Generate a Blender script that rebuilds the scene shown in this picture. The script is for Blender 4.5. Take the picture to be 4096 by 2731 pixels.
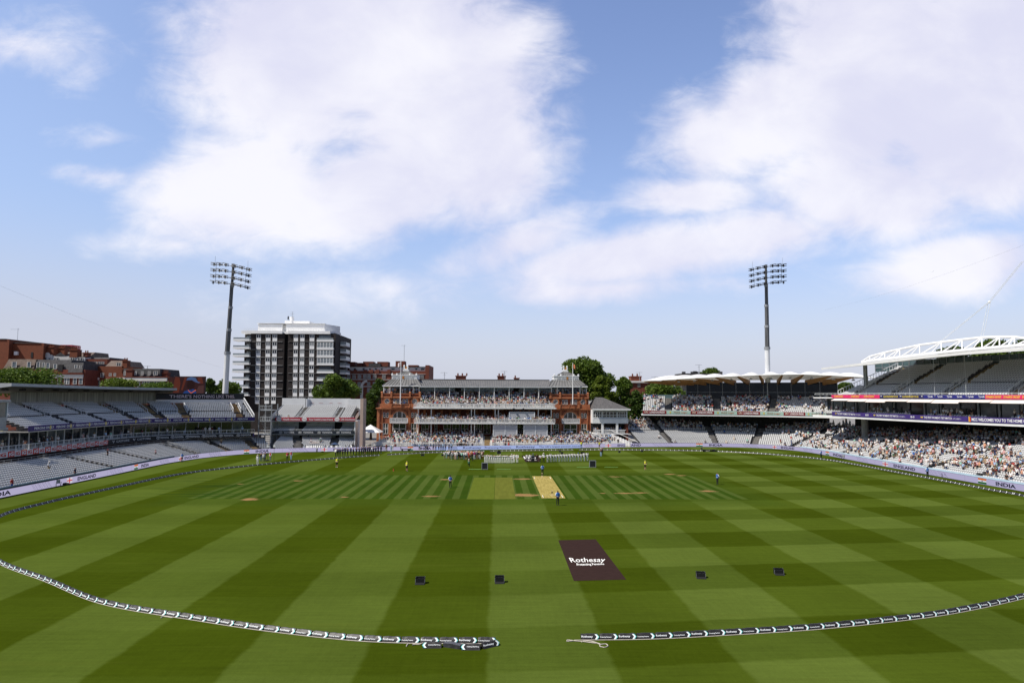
import bpy, math, random, mathutils
from mathutils import Vector
random.seed(7)
for o in list(bpy.data.objects): bpy.data.objects.remove(o)
S = bpy.context.scene
COL = S.collection
# ---------------------------------------------------------------- camera
FPX, CH, PW, PH = 2731.0, 13.3, 4096, 2731
YAW = math.atan((2048-1989)/FPX); PIT = math.atan((1581-1365.5)/FPX); ROLL = 0.0044
FW = Vector((math.sin(YAW)*math.cos(PIT), math.cos(YAW)*math.cos(PIT), math.sin(PIT)))
RT = Vector((math.cos(YAW), -math.sin(YAW), 0)); UP = RT.cross(FW)
RT2 = RT*math.cos(ROLL)+UP*math.sin(ROLL); UP2 = UP*math.cos(ROLL)-RT*math.sin(ROLL)
cd = bpy.data.cameras.new('camera'); cam = bpy.data.objects.new('camera', cd); COL.objects.link(cam)
cd.sensor_width = 36; cd.lens = 24.0; cd.clip_start = .5; cd.clip_end = 6000
m = mathutils.Matrix((RT2, UP2, -FW)).transposed().to_4x4(); m.translation = (0, 0, CH)
cam.matrix_world = m
S.camera = cam
def ray(px, py): return FW*FPX + RT2*(px-PW/2) - UP2*(py-PH/2)
def G(px, py, z=0.0):          # point of the photograph on a level plane
    d = ray(px, py); t = (z-CH)/d.z; return (d.x*t, d.y*t)
def D(px, py, Y):              # point of the photograph on the facade plane y = Y
    d = ray(px, py); t = Y/d.y; return (d.x*t, CH+d.z*t)
def projx(x, y, z=0):
    v = Vector((x, y, z-CH)); return PW/2+FPX*v.dot(RT2)/v.dot(FW)
# ---------------------------------------------------------------- sky, sun
SUN = Vector((-1.2, -0.5, 1.78)).normalized()
S.view_settings.view_transform = 'Standard'; S.view_settings.look = 'None'
S.view_settings.exposure = 0.65; S.view_settings.gamma = 1.0
W = bpy.data.worlds.new('World'); S.world = W; W.use_nodes = True
nt = W.node_tree; nt.nodes.clear()
def N(nt, typ, **kw):
    n = nt.nodes.new(typ)
    for k, v in kw.items():
        if k[0] == '_': n.inputs[int(k[1:])].default_value = v
        else: setattr(n, k, v)
    return n
def L(nt, a, b): nt.links.new(a, b)
def mth(nt, op, a, b=None, c=None, clamp=False):
    n = nt.nodes.new('ShaderNodeMath'); n.operation = op; n.use_clamp = clamp
    for i, v in enumerate((a, b, c)):
        if v is None: continue
        if isinstance(v, (int, float)): n.inputs[i].default_value = v
        else: nt.links.new(v, n.inputs[i])
    return n.outputs[0]
def mixc(nt, f, a, b, mode='MIX'):
    n = nt.nodes.new('ShaderNodeMix'); n.data_type = 'RGBA'; n.blend_type = mode
    for i, v in ((0, f), (6, a), (7, b)):
        if isinstance(v, (int, float)): n.inputs[i].default_value = v
        elif isinstance(v, tuple): n.inputs[i].default_value = (v[0], v[1], v[2], 1)
        else: nt.links.new(v, n.inputs[i])
    return n.outputs[2]
def ramp(nt, x, a, b, smooth=True):
    n = nt.nodes.new('ShaderNodeMapRange'); n.interpolation_type = 'SMOOTHSTEP' if smooth else 'LINEAR'
    nt.links.new(x, n.inputs[0]); n.inputs[1].default_value = a; n.inputs[2].default_value = b
    return n.outputs[0]
sky = N(nt, 'ShaderNodeTexSky', sky_type='NISHITA', sun_disc=False)
sky.sun_elevation = math.asin(SUN.z); sky.sun_rotation = math.atan2(SUN.x, SUN.y)
sky.altitude = 0; sky.air_density = 1.0; sky.dust_density = .8; sky.ozone_density = 3.5
tc = N(nt, 'ShaderNodeTexCoord'); sp = N(nt, 'ShaderNodeSeparateXYZ'); L(nt, tc.outputs['Generated'], sp.inputs[0])
yy = mth(nt, 'MAXIMUM', mth(nt, 'ABSOLUTE', sp.outputs[1]), .12)
u = mth(nt, 'DIVIDE', sp.outputs[0], yy); v = mth(nt, 'DIVIDE', sp.outputs[2], yy)
cmb = N(nt, 'ShaderNodeCombineXYZ'); L(nt, u, cmb.inputs[0]); L(nt, v, cmb.inputs[1])
mp = N(nt, 'ShaderNodeMapping'); mp.inputs['Scale'].default_value = (1, 1.35, 1); mp.inputs['Rotation'].default_value = (0, 0, .25)
L(nt, cmb.outputs[0], mp.inputs[0])
def noise(nt, vec, sc, det=6, rough=.55, dist=0.0, w=None):
    n = nt.nodes.new('ShaderNodeTexNoise'); n.inputs['Scale'].default_value = sc; n.inputs['Detail'].default_value = det
    n.inputs['Roughness'].default_value = rough; n.inputs['Distortion'].default_value = dist
    if vec is not None: nt.links.new(vec, n.inputs['Vector'])
    return n.outputs[0]
n1 = noise(nt, mp.outputs[0], 5.5, 10, .58, .3); n2 = noise(nt, mp.outputs[0], 1.9, 3, .5); mp3 = N(nt, 'ShaderNodeMapping'); mp3.inputs['Scale'].default_value = (1, 2.1, 1); mp3.inputs['Rotation'].default_value = (0, 0, -.22); L(nt, cmb.outputs[0], mp3.inputs[0])
n3 = noise(nt, mp3.outputs[0], 11.0, 9, .64, .8)
def skyuv(px, py):
    d = ray(px, py); return d.x/d.y, d.z/d.y
# cloud banks as directions in the sky: centre, half-sizes, tilt, strength
CL = [(1180, 250, 560, 520, 0, 1), (1750, 330, 520, 620, 0, 1), (960, 760, 470, 300, 12, 1), (1500, 760, 560, 260, 14, 1), (1420, 90, 700, 260, 0, 1), (1950, 640, 330, 330, 0, .9),
      (3480, 180, 520, 480, 0, 1), (3150, 430, 470, 260, 20, 1), (3850, 520, 620, 420, 0, 1), (3420, 480, 420, 380, 0, 1), (3500, 760, 520, 260, 0, .9), (2830, 560, 260, 240, 0, .6), (4000, 100, 500, 400, 0, 1),
      (2760, 780, 330, 90, 4, .75), (2560, 1030, 640, 150, 10, .85), (2100, 960, 380, 110, 20, .45), (3050, 940, 420, 130, 6, .7), (3850, 1060, 460, 150, 8, .8), (2450, 1150, 520, 70, 3, .5),
      (110, 190, 330, 90, -10, .22), (370, 705, 150, 40, -4, .24), (400, 560, 100, 36, 0, .18), (1500, 1150, 260, 50, 0, .1), (700, 980, 260, 70, 0, .35)]
fld = None
for (px, py, a, b, rot, st) in CL:
    u0, v0 = skyuv(px, py)
    g = N(nt, 'ShaderNodeMapping', vector_type='TEXTURE')
    g.inputs['Location'].default_value = (u0, v0, 0); g.inputs['Rotation'].default_value = (0, 0, math.radians(rot))
    g.inputs['Scale'].default_value = (a/FPX, b/FPX, 1)
    L(nt, cmb.outputs[0], g.inputs[0])
    ln = N(nt, 'ShaderNodeVectorMath', operation='LENGTH'); L(nt, g.outputs[0], ln.inputs[0])
    k = mth(nt, 'MULTIPLY', mth(nt, 'SUBTRACT', 1.0, ln.outputs['Value']), st)
    fld = k if fld is None else mth(nt, 'SMOOTH_MAX', fld, k, .12)
f2 = mth(nt, 'ADD', fld, mth(nt, 'MULTIPLY', mth(nt, 'SUBTRACT', n1, .5), 1.0))
f2 = mth(nt, 'ADD', f2, mth(nt, 'MULTIPLY', mth(nt, 'SUBTRACT', n3, .5), .55))
dens = ramp(nt, f2, -.2, .46)
back = ramp(nt, mth(nt, 'ADD', n2, 0.0), .42, .62)
front = ramp(nt, sp.outputs[1], .1, .3)
dens = mth(nt, 'ADD', mth(nt, 'MULTIPLY', dens, front), mth(nt, 'MULTIPLY', mth(nt, 'MULTIPLY', back, .3), mth(nt, 'SUBTRACT', 1.0, front)))
up = ramp(nt, sp.outputs[2], .0, .05)
dens = mth(nt, 'MULTIPLY', mth(nt, 'MULTIPLY', dens, up), .93)
ccol = mixc(nt, ramp(nt, mth(nt, 'ADD', mth(nt, 'MULTIPLY', n2, .6), mth(nt, 'MULTIPLY', n1, .4)), .38, .62), (3.25, 3.25, 3.95), (4.2, 4.15, 4.4))
# thin lilac veil that thickens towards the horizon (summer haze)
hz = mth(nt, 'POWER', mth(nt, 'SUBTRACT', 1.0, mth(nt, 'MINIMUM', mth(nt, 'MAXIMUM', sp.outputs[2], 0.0), 1.0)), 4.0)
left = ramp(nt, u, .05, -.75)
vf = mth(nt, 'ADD', mth(nt, 'MULTIPLY', hz, 1.05), mth(nt, 'ADD', .0, mth(nt, 'MULTIPLY', left, .26)), clamp=True)
low = ramp(nt, sp.outputs[2], .27, .04)
base = mixc(nt, mth(nt, 'MINIMUM', vf, .98), mixc(nt, 1.0, sky.outputs[0], (.84, .76, .82), 'MULTIPLY'), mixc(nt, low, (1.86, 2.48, 3.6), (2.55, 2.68, 3.15)))
skyc = mixc(nt, dens, base, ccol)
skyc = mixc(nt, mth(nt, 'MULTIPLY', ramp(nt, sp.outputs[1], .62, .2), .72), skyc, (.45, .68, 1.2))  # sky outside the view darkened on purpose to lower the ambient fill
bg = N(nt, 'ShaderNodeBackground'); bg.inputs[1].default_value = .15; L(nt, skyc, bg.inputs[0])
wo = N(nt, 'ShaderNodeOutputWorld'); L(nt, bg.outputs[0], wo.inputs[0])
sd = bpy.data.lights.new('sun', 'SUN'); sd.energy = 3.7; sd.angle = math.radians(.53); sd.color = (1, .945, .86)
so = bpy.data.objects.new('sun', sd); COL.objects.link(so); so.rotation_euler = SUN.to_track_quat('Z', 'Y').to_euler(); so.location = (-60, -30, 120)
# ---------------------------------------------------------------- materials
MATS = {}
def mat(name, rgb, rough=.7, var=.12, sc=.8, metal=0.0, emit=None, spec=.4, streak=None, trans=0.0, rgb2=None):
    if name in MATS: return MATS[name]
    m = bpy.data.materials.new(name); m.use_nodes = True; t = m.node_tree
    b = t.nodes['Principled BSDF']; b.inputs['Roughness'].default_value = rough; b.inputs['Metallic'].default_value = metal
    b.inputs['Specular IOR Level'].default_value = spec
    if emit:
        b.inputs['Base Color'].default_value = (0, 0, 0, 1); b.inputs['Specular IOR Level'].default_value = .1
        b.inputs['Emission Color'].default_value = (*rgb, 1); b.inputs['Emission Strength'].default_value = emit*.6
    elif var > 0:
        g = N(t, 'ShaderNodeNewGeometry'); mpn = N(t, 'ShaderNodeMapping'); L(t, g.outputs['Position'], mpn.inputs[0])
        if streak: mpn.inputs['Scale'].default_value = streak
        nz = noise(t, mpn.outputs[0], sc, 5, .6)
        k = ramp(t, nz, .3, .7)
        lo = tuple(c*(1-var) for c in (rgb2 or rgb)); hi = tuple(min(1, c*(1+var)) for c in rgb)
        L(t, mixc(t, k, lo, hi), b.inputs['Base Color'])
    else: b.inputs['Base Color'].default_value = (*rgb, 1)
    MATS[name] = m; return m
# ---------------------------------------------------------------- mesh tools
class MB:
    def __init__(s): s.v = []; s.f = []; s.m = []; s.g = []
    def add(s, vs, fs, mi=0):
        k = len(s.v); s.v.extend(vs); s.f.extend([tuple(i+k for i in f) for f in fs]); s.m.extend([mi]*len(fs) if isinstance(mi, int) else mi)
    def box(s, x0, y0, z0, x1, y1, z1, mi=0):
        s.add([(x0, y0, z0), (x1, y0, z0), (x1, y1, z0), (x0, y1, z0), (x0, y0, z1), (x1, y0, z1), (x1, y1, z1), (x0, y1, z1)],
              [(0, 3, 2, 1), (4, 5, 6, 7), (0, 1, 5, 4), (1, 2, 6, 5), (2, 3, 7, 6), (3, 0, 4, 7)], mi)
    def quad(s, a, b, c, d, mi=0): s.add([a, b, c, d], [(0, 1, 2, 3)], mi)
    def bar(s, p, q, w, h, mi=0):      # square bar from p to q, w sideways, h upwards
        p = Vector(p); q = Vector(q); d = (q-p).normalized(); z = Vector((0, 0, 1))
        sd = d.cross(z); sd = sd.normalized() if sd.length > 1e-4 else Vector((1, 0, 0)); u = sd.cross(d)
        vs = []
        for c in (p, q):
            for a, b in ((-1, -1), (1, -1), (1, 1), (-1, 1)): vs.append(tuple(c+sd*(a*w/2)+u*(b*h/2)))
        s.add(vs, [(3, 2, 1, 0), (4, 5, 6, 7), (0, 1, 5, 4), (1, 2, 6, 5), (2, 3, 7, 6), (3, 0, 4, 7)], mi)
    def tube(s, pts, r, n=6, mi=0, cap=True):
        pts = [Vector(p) for p in pts]; R = r if isinstance(r, (list, tuple)) else [r]*len(pts); vs = []; fs = []
        for i, p in enumerate(pts):
            d = (pts[min(i+1, len(pts)-1)]-pts[max(i-1, 0)]).normalized()
            a = d.cross(Vector((0, 0, 1))); a = a.normalized() if a.length > 1e-3 else Vector((1, 0, 0)); b = a.cross(d)
            for j in range(n):
                t = 2*math.pi*j/n; vs.append(tuple(p+a*math.cos(t)*R[i]+b*math.sin(t)*R[i]))
        for i in range(len(pts)-1):
            for j in range(n): fs.append((i*n+j, i*n+(j+1) % n, (i+1)*n+(j+1) % n, (i+1)*n+j))
        if cap: fs += [tuple(range(n)), tuple((len(pts)-1)*n+j for j in reversed(range(n)))]
        s.add(vs, fs, mi)
    def prism(s, poly, z0, z1, mi=0):
        n = len(poly); vs = [(x, y, z0) for x, y in poly]+[(x, y, z1) for x, y in poly]
        s.add(vs, [tuple(reversed(range(n))), tuple(range(n, 2*n))]+[(i, (i+1) % n, n+(i+1) % n, n+i) for i in range(n)], mi)
    def vprism(s, poly, y0, y1, mi=0):     # outline in x,z extruded along y
        n = len(poly); vs = [(x, y0, z) for x, z in poly]+[(x, y1, z) for x, z in poly]
        s.add(vs, [tuple(range(n)), tuple(reversed(range(n, 2*n)))]+[(i, n+i, n+(i+1) % n, (i+1) % n) for i in range(n)], mi)
    def strip(s, A, B, mi=0):
        n = len(A); s.add(list(A)+list(B), [(i, i+1, n+i+1, n+i) for i in range(n-1)], mi)
    def ball(s, c, r, n=8, mi=0, sq=(1, 1, 1)):
        vs = []; fs = []; k = n//2
        for i in range(k+1):
            t = math.pi*i/k
            for j in range(n):
                p = 2*math.pi*j/n; vs.append((c[0]+r*sq[0]*math.sin(t)*math.cos(p), c[1]+r*sq[1]*math.sin(t)*math.sin(p), c[2]+r*sq[2]*math.cos(t)))
        for i in range(k):
            for j in range(n): fs.append((i*n+j, (i+1)*n+j, (i+1)*n+(j+1) % n, i*n+(j+1) % n))
        s.add(vs, fs, mi)
    def split(s, n):      # cut the mesh into its separate pieces, n faces each (or at the marks in s.g)
        out = []; K = list(range(0, len(s.f), n)) if n else sorted(set([0]+s.g)); K = [k for k in K if k < len(s.f)]
        for k, k2 in zip(K, K[1:]+[len(s.f)]):
            b = MB(); fs = s.f[k:k2]; idx = sorted({i for f in fs for i in f}); mp_ = {i: j for j, i in enumerate(idx)}
            b.v = [s.v[i] for i in idx]; b.f = [tuple(mp_[i] for i in f) for f in fs]; b.m = s.m[k:k2]; out.append(b)
        return out
    def mesh(s, name, mats):
        me = bpy.data.meshes.new(name); me.from_pydata(s.v, [], s.f)
        for mm in (mats if isinstance(mats, (list, tuple)) else [mats]): me.materials.append(mm)
        if any(s.m): me.polygons.foreach_set('material_index', s.m)
        me.update(); return me
def link(name, data, parent=None, loc=(0, 0, 0), rz=0):
    o = bpy.data.objects.new(name, data); COL.objects.link(o); o.location = loc; o.rotation_euler = (0, 0, rz)
    if parent: o.parent = parent
    return o
def thing(name, label, cat, loc=(0, 0, 0), rz=0, group=None, data=None):
    o = link(name, data, None, loc, rz); o['label'] = label; o['category'] = cat
    if group: o['group'] = group
    return o
def part(name, mb, mats, parent, kind=None, label=None, loc=(0, 0, 0), rz=0):
    o = link(name, mb if isinstance(mb, bpy.types.Mesh) else mb.mesh(name, mats), parent, loc, rz)
    if kind: o['kind'] = kind
    if label: o['label'] = label
    return o
def struct(name, mb, mats, label=None):
    o = link(name, mb.mesh(name, mats)); o['kind'] = 'structure'; o['label'] = label or name.replace('_', ' '); o['category'] = name.replace('_', ' '); return o
# ---------------------------------------------------------------- lettering
TC = {}
def textgeo(s, bold=.0):
    if (s, bold) in TC: return TC[(s, bold)]
    c = bpy.data.curves.new('letters', 'FONT'); c.body = s; c.resolution_u = 2; c.offset = bold; c.size = 1
    o = bpy.data.objects.new('letters', c); COL.objects.link(o)
    dg = bpy.context.evaluated_depsgraph_get(); me = bpy.data.meshes.new_from_object(o.evaluated_get(dg))
    vs = [tuple(v.co) for v in me.vertices]; fs = [tuple(p.vertices) for p in me.polygons]
    bpy.data.objects.remove(o); bpy.data.curves.remove(c); bpy.data.meshes.remove(me)
    xs = [v[0] for v in vs]; ys = [v[1] for v in vs]
    TC[(s, bold)] = (vs, fs, min(xs), max(xs), min(ys), max(ys)); return TC[(s, bold)]
def text(mb, s, fn, w, h, bold=.02, mi=0, x0=0, y0=0, baseline=False):
    """letters in the rectangle x0..x0+w, y0..y0+h; fn(x, y) gives the world point"""
    mb.g.append(len(mb.f)); vs, fs, a, b, c, d = textgeo(s, bold)
    if baseline: c = 0; d = .72
    mb.add([tuple(fn(x0+(p[0]-a)/(b-a)*w, y0+(p[1]-c)/(d-c)*h)) for p in vs], fs, mi)
def plane_fn(O, R, off=(0, 0, 0)):
    O = Vector(O)+Vector(off); R = Vector(R).normalized(); return lambda x, y: (O.x+R.x*x, O.y+R.y*x, O.z+y)
# ---------------------------------------------------------------- paths in plan
class Path:
    """smooth plan line; side = +1 puts the normal on the left of the walking direction"""
    def __init__(s, pts, side=1, step=1.0, smooth=True):
        P = [Vector((p[0], p[1])) for p in pts]; out = []
        for i in range(len(P)-1):
            a = P[max(i-1, 0)]; b = P[i]; c = P[i+1]; d = P[min(i+2, len(P)-1)]
            n = max(1, int((c-b).length/step))
            for k in range(n):
                t = k/n
                out.append(.5*((2*b)+(c-a)*t+(2*a-5*b+4*c-d)*t*t+(3*b-a-3*c+d)*t**3) if smooth else b.lerp(c, t))
        out.append(P[-1]); s.p = out; s.side = side
        s.s = [0]
        for i in range(1, len(out)): s.s.append(s.s[-1]+(out[i]-out[i-1]).length)
        s.len = s.s[-1]; s.n = []
        for i in range(len(out)):
            j0 = max(i-4, 0); j1 = min(i+4, len(out)-1); d = (out[j1]-out[j0]).normalized(); s.n.append(Vector((-d.y, d.x))*side)
        s.px = None
    def at(s, q, d=0.0):
        q = min(max(q, 0), s.len)
        import bisect
        i = min(max(bisect.bisect_right(s.s, q)-1, 0), len(s.p)-2); t = (q-s.s[i])/max(1e-6, s.s[i+1]-s.s[i])
        p = s.p[i].lerp(s.p[i+1], t); n = s.n[i].lerp(s.n[i+1], t).normalized(); return p+n*d
    def nrm(s, q):
        a = s.at(q, 0); b = s.at(q, 1); return b-a
    def s_at_px(s, px, d=0.0, z=0.0):
        best = None
        for i in range(len(s.s)):
            p = s.at(s.s[i], d)
            if p.y < 5: continue
            x = projx(p.x, p.y, z)
            if best and (best[0]-px)*(x-px) <= 0 and best[0] != x:
                t = (px-best[0])/(x-best[0]); return best[1]+(s.s[i]-best[1])*t
            best = (x, s.s[i])
        e = [(abs(projx(s.at(q, d).x, max(5, s.at(q, d).y), z)-px), q) for q in (s.s[0], s.s[-1])]
        return min(e)[1]
    def ribbon(s, mb, d, z0, z1, a=0, b=None, mi=0, step=1.0, thick=0.0):
        b = s.len if b is None else b; n = max(1, int((b-a)/step)); Q = [a+(b-a)*i/n for i in range(n+1)]
        A = []; B = []
        for q in Q:
            p = s.at(q, d); A.append((p.x, p.y, z0)); B.append((p.x, p.y, z1))
        mb.strip(A, B, mi)
        if thick:
            A2 = []; B2 = []
            for q in Q:
                p = s.at(q, d+thick); A2.append((p.x, p.y, z0)); B2.append((p.x, p.y, z1))
            mb.strip(B, B2, mi); mb.strip(B2, A2, mi); mb.strip(A2, A, mi)
            for E in ((A[0], B[0], B2[0], A2[0]), (A[-1], A2[-1], B2[-1], B[-1])): mb.quad(*E, mi)
# ================================================================ ground and playing field
gm = mat('paving', (.2, .19, .175), .9, .2, .3)
mb = MB(); mb.quad((-1500, -400, -.05), (1500, -400, -.05), (1500, 2600, -.05), (-1500, 2600, -.05)); struct('ground', mb, gm, 'grey paved ground around and beyond the stands')
m = bpy.data.materials.new('turf'); m.use_nodes = True; t = m.node_tree; b = t.nodes['Principled BSDF']
b.inputs['Roughness'].default_value = .85; b.inputs['Specular IOR Level'].default_value = 0
g = N(t, 'ShaderNodeNewGeometry'); sp = N(t, 'ShaderNodeSeparateXYZ'); L(t, g.outputs['Position'], sp.inputs[0])
X, Y = sp.outputs[0], sp.outputs[1]
wob = mth(t, 'MULTIPLY', mth(t, 'SUBTRACT', noise(t, g.outputs['Position'], .5, 5, .62), .5), .6)
def stripes(c, origin, period, soft=.03, wb=1.0):
    k = mth(t, 'FRACT', mth(t, 'DIVIDE', mth(t, 'SUBTRACT', mth(t, 'ADD', c, mth(t, 'MULTIPLY', wob, wb)), origin), period))
    return mth(t, 'MULTIPLY', ramp(t, k, 0, soft), mth(t, 'SUBTRACT', 1.0, ramp(t, k, .5, .5+soft)))
def win(c, a, b_, soft):
    return mth(t, 'MULTIPLY', ramp(t, c, a-soft, a+soft), mth(t, 'SUBTRACT', 1.0, ramp(t, c, b_-soft, b_+soft)))
ca = stripes(X, -.6, 12.6)                                   # light columns towards the pavilion
yw = mth(t, 'SUBTRACT', Y, mth(t, 'MULTIPLY', mth(t, 'SMOOTH_MAX', mth(t, 'ADD', X, 1.0), 0.0, 8.0), .105))
ra = stripes(yw, 52.7, 12.7)                                 # light cross rows
big = noise(t, g.outputs['Position'], .09, 4, .55)
mp2 = N(t, 'ShaderNodeMapping'); mp2.inputs['Scale'].default_value = (.25, 3.5, 1); L(t, g.outputs['Position'], mp2.inputs[0])
stk = noise(t, mp2.outputs[0], 1.0, 5, .6)
mp3 = N(t, 'ShaderNodeMapping'); mp3.inputs['Scale'].default_value = (5.0, .3, 1); L(t, g.outputs['Position'], mp3.inputs[0])
stk2 = noise(t, mp3.outputs[0], .8, 4, .6)
fine = mth(t, 'ADD', mth(t, 'MULTIPLY', noise(t, g.outputs['Position'], 9.0, 6, .7), .6), mth(t, 'MULTIPLY', noise(t, g.outputs['Position'], 2.2, 5, .65), .4))
amp = mth(t, 'ADD', .25, mth(t, 'MULTIPLY', ramp(t, X, -12, 22), .75))  # row contrast rises to the right, a viewing-angle effect put into the colour
lc = mixc(t, amp, (.067, .095, .0135), mixc(t, ra, (.055, .080, .010), (.080, .111, .018)))     # light column: dull / bright row
dc = mixc(t, amp, (.040, .059, .0034), mixc(t, ra, (.038, .056, .0034), (.056, .081, .0078)))    # dark column
col = mixc(t, ca, dc, lc)  # stripes are sheen of the mown lay, put into the turf colour
# the square: narrow pitch-long stripes, turned the other way
sq = mth(t, 'MULTIPLY', win(X, -39.5, 33.0, .6), win(Y, 89.2, 115.5, .5))
ns = stripes(X, 9.25, 1.88, .06, .22)
sc_ = mixc(t, ns, (.028, .058, .006), (.062, .092, .018))
fadey = noise(t, g.outputs['Position'], .25, 4, .6)
sc_ = mixc(t, ramp(t, fadey, .62, .8), sc_, (.048, .076, .013))
col = mixc(t, mth(t, 'MULTIPLY', sq, .88), col, sc_)
apron = mth(t, 'MULTIPLY', mth(t, 'MULTIPLY', win(X, -42, 36, 1.5), win(Y, 84, 121, 2.0)), mth(t, 'SUBTRACT', 1.0, sq))
col = mixc(t, mth(t, 'MULTIPLY', apron, .5), col, (.042, .070, .008))
# dark tracks left of the square and bare earth where bowlers and batters stood
trk = mth(t, 'MULTIPLY', mth(t, 'MULTIPLY', win(X, -49, -30, 3), win(Y, 90, 112, 3)), ramp(t, noise(t, mp2.outputs[0], .35, 3, .5), .5, .6))
col = mixc(t, mth(t, 'MULTIPLY', trk, .5), col, (.014, .036, .007))
def gauss(cx, cy, rx, ry):
    mm = N(t, 'ShaderNodeMapping', vector_type='TEXTURE'); mm.inputs['Location'].default_value = (cx, cy, 0); mm.inputs['Scale'].default_value = (rx, ry, 100)
    L(t, g.outputs['Position'], mm.inputs[0]); ln = N(t, 'ShaderNodeVectorMath', operation='LENGTH'); L(t, mm.outputs[0], ln.inputs[0])
    return mth(t, 'SUBTRACT', 1.0, ln.outputs['Value'])
bare = None
for (px, py, rx, ry) in [(2092, 1979, 3.2, 2.0), (2092, 1915, 2.4, 1.3), (1728, 1984, 1.9, .9), (1000, 1996, 1.6, 1.6), (1190, 1922, 1.3, .8), (1378, 1987, .9, .7), (1780, 1917, 1.4, 1.0), (2465, 1906, 1.9, .7), (2505, 1972, 2.4, .7),
                         (2565, 1970, 1.6, .6), (2832, 1963, 1.9, 1.3), (2680, 1896, 1.6, .9), (2725, 1901, 1.4, .8), (2410, 1972, .8, .5), (960, 1935, .8, .6), (2050, 1793+40, 3.5, 1.2)]:
    x_, y_ = G(px, py); k = gauss(x_, y_, rx, ry); bare = k if bare is None else mth(t, 'MAXIMUM', bare, k)
bn = noise(t, mp2.outputs[0], 1.5, 8, .78, 1.2)
bare = mth(t, 'ADD', bare, mth(t, 'MULTIPLY', mth(t, 'SUBTRACT', noise(t, g.outputs['Position'], .9, 6, .75), .55), 1.5))
bmask = mth(t, 'MULTIPLY', ramp(t, bare, .0, .5), ramp(t, mth(t, 'ADD', bn, mth(t, 'MULTIPLY', bare, .22)), .52, .64))
hal = ramp(t, bare, -.1, .7)
col = mixc(t, mth(t, 'MULTIPLY', hal, .45), col, (.085, .085, .035))
col = mixc(t, mth(t, 'MULTIPLY', bmask, .8), col, (.36, .19, .085))
k1 = mth(t, 'ADD', .06, mth(t, 'ADD', mth(t, 'MULTIPLY', big, .5), mth(t, 'ADD', mth(t, 'MULTIPLY', stk, .42), mth(t, 'ADD', mth(t, 'MULTIPLY', fine, .62), mth(t, 'MULTIPLY', stk2, .18)))))
cc = N(t, 'ShaderNodeCombineXYZ')
for i in range(3): L(t, k1, cc.inputs[i])
col = mixc(t, 1.0, col, cc.outputs[0], 'MULTIPLY')
# thin yellowing where the mower turned
col = mixc(t, mth(t, 'MULTIPLY', ramp(t, noise(t, mp2.outputs[0], .22, 5, .65), .55, .8), .35), col, (.085, .10, .014))
L(t, col, b.inputs['Base Color'])
bp = N(t, 'ShaderNodeBump'); bp.inputs['Strength'].default_value = .35; bp.inputs['Distance'].default_value = .05; L(t, fine, bp.inputs['Height']); L(t, bp.outputs[0], b.inputs['Normal'])
BP = [(-63, 20), (-63, 60), (-63, 88), (-63, 112), (-63.2, 130), (-62.6, 138), (-60.8, 146), (-56, 154.5), (-49.8, 158.6), (-41.9, 161.3), (-22.7, 165), (-9.7, 167.2), (-2, 169), (9.6, 171.8), (21.5, 175.2), (28.1, 177), (35.2, 178.8), (46, 180),
      (56.3, 180), (65, 178), (71, 173.2), (74.2, 166), (75, 156), (74.7, 143.9), (74.3, 120), (74.6, 100), (75, 80), (75, 20)]
BD = Path(BP, 1, 1.0)
poly = [tuple(p) for p in BD.p]
mb = MB(); mb.add([(x, y, .0) for x, y in poly]+[(75, -10, 0), (-63, -10, 0)], [tuple(reversed(range(len(poly)+2)))]); struct('playing_field', mb, m, 'mown grass playing field with light and dark mowing stripes')
# prepared strips
def sheet(name, label, pts, z, mt):
    mb = MB(); mb.add([(x, y, z) for x, y in pts], [tuple(range(len(pts)))]); return struct(name, mb, mt, label)
pm = mat('pitch_clay', (.335, .265, .085), 1.0, .05, 1.3, streak=(3.0, .25, 1), rgb2=(.255, .205, .06), spec=0)
pt = sheet('pitch', 'pale straw coloured cricket pitch prepared for the match', [(5.9, 90), (9.0, 90), (9.0, 114.3), (5.9, 114.3)], .012, pm)
white = mat('line_white', (.85, .84, .78), .8, .03)
mb = MB()
for yb in (91.7, 112.1):
    sgn = 1 if yb < 100 else -1
    mb.box(6.5, yb+sgn*1.22-.012, .015, 8.4, yb+sgn*1.22+.012, .018)
    for xx in (6.15, 8.72): mb.box(xx-.03, yb-1.2, .015, xx+.03, yb+.9, .019)
c = part('crease_lines', mb, mat('crease_white', (.8, .79, .74), .9, .1), pt)
om1 = mat('used_strip', (.088, .112, .015), 1.0, .06, .9, streak=(2, .3, 1), spec=0); om2 = mat('used_strip_dry', (.105, .115, .020), 1.0, .10, .9, streak=(2, .3, 1), spec=0)
sheet('worn_strip', 'olive green used strip left of its drier neighbour', [G(1868, 1996), G(1976, 1996), G(1980, 1909), G(1897, 1909)], .008, om1)
sheet('worn_strip', 'yellowed used strip beside the match pitch with faint crease marks', [G(1977.5, 1996), G(2063, 1995), G(2048, 1909), G(1981, 1909)], .008, om2)
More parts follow.
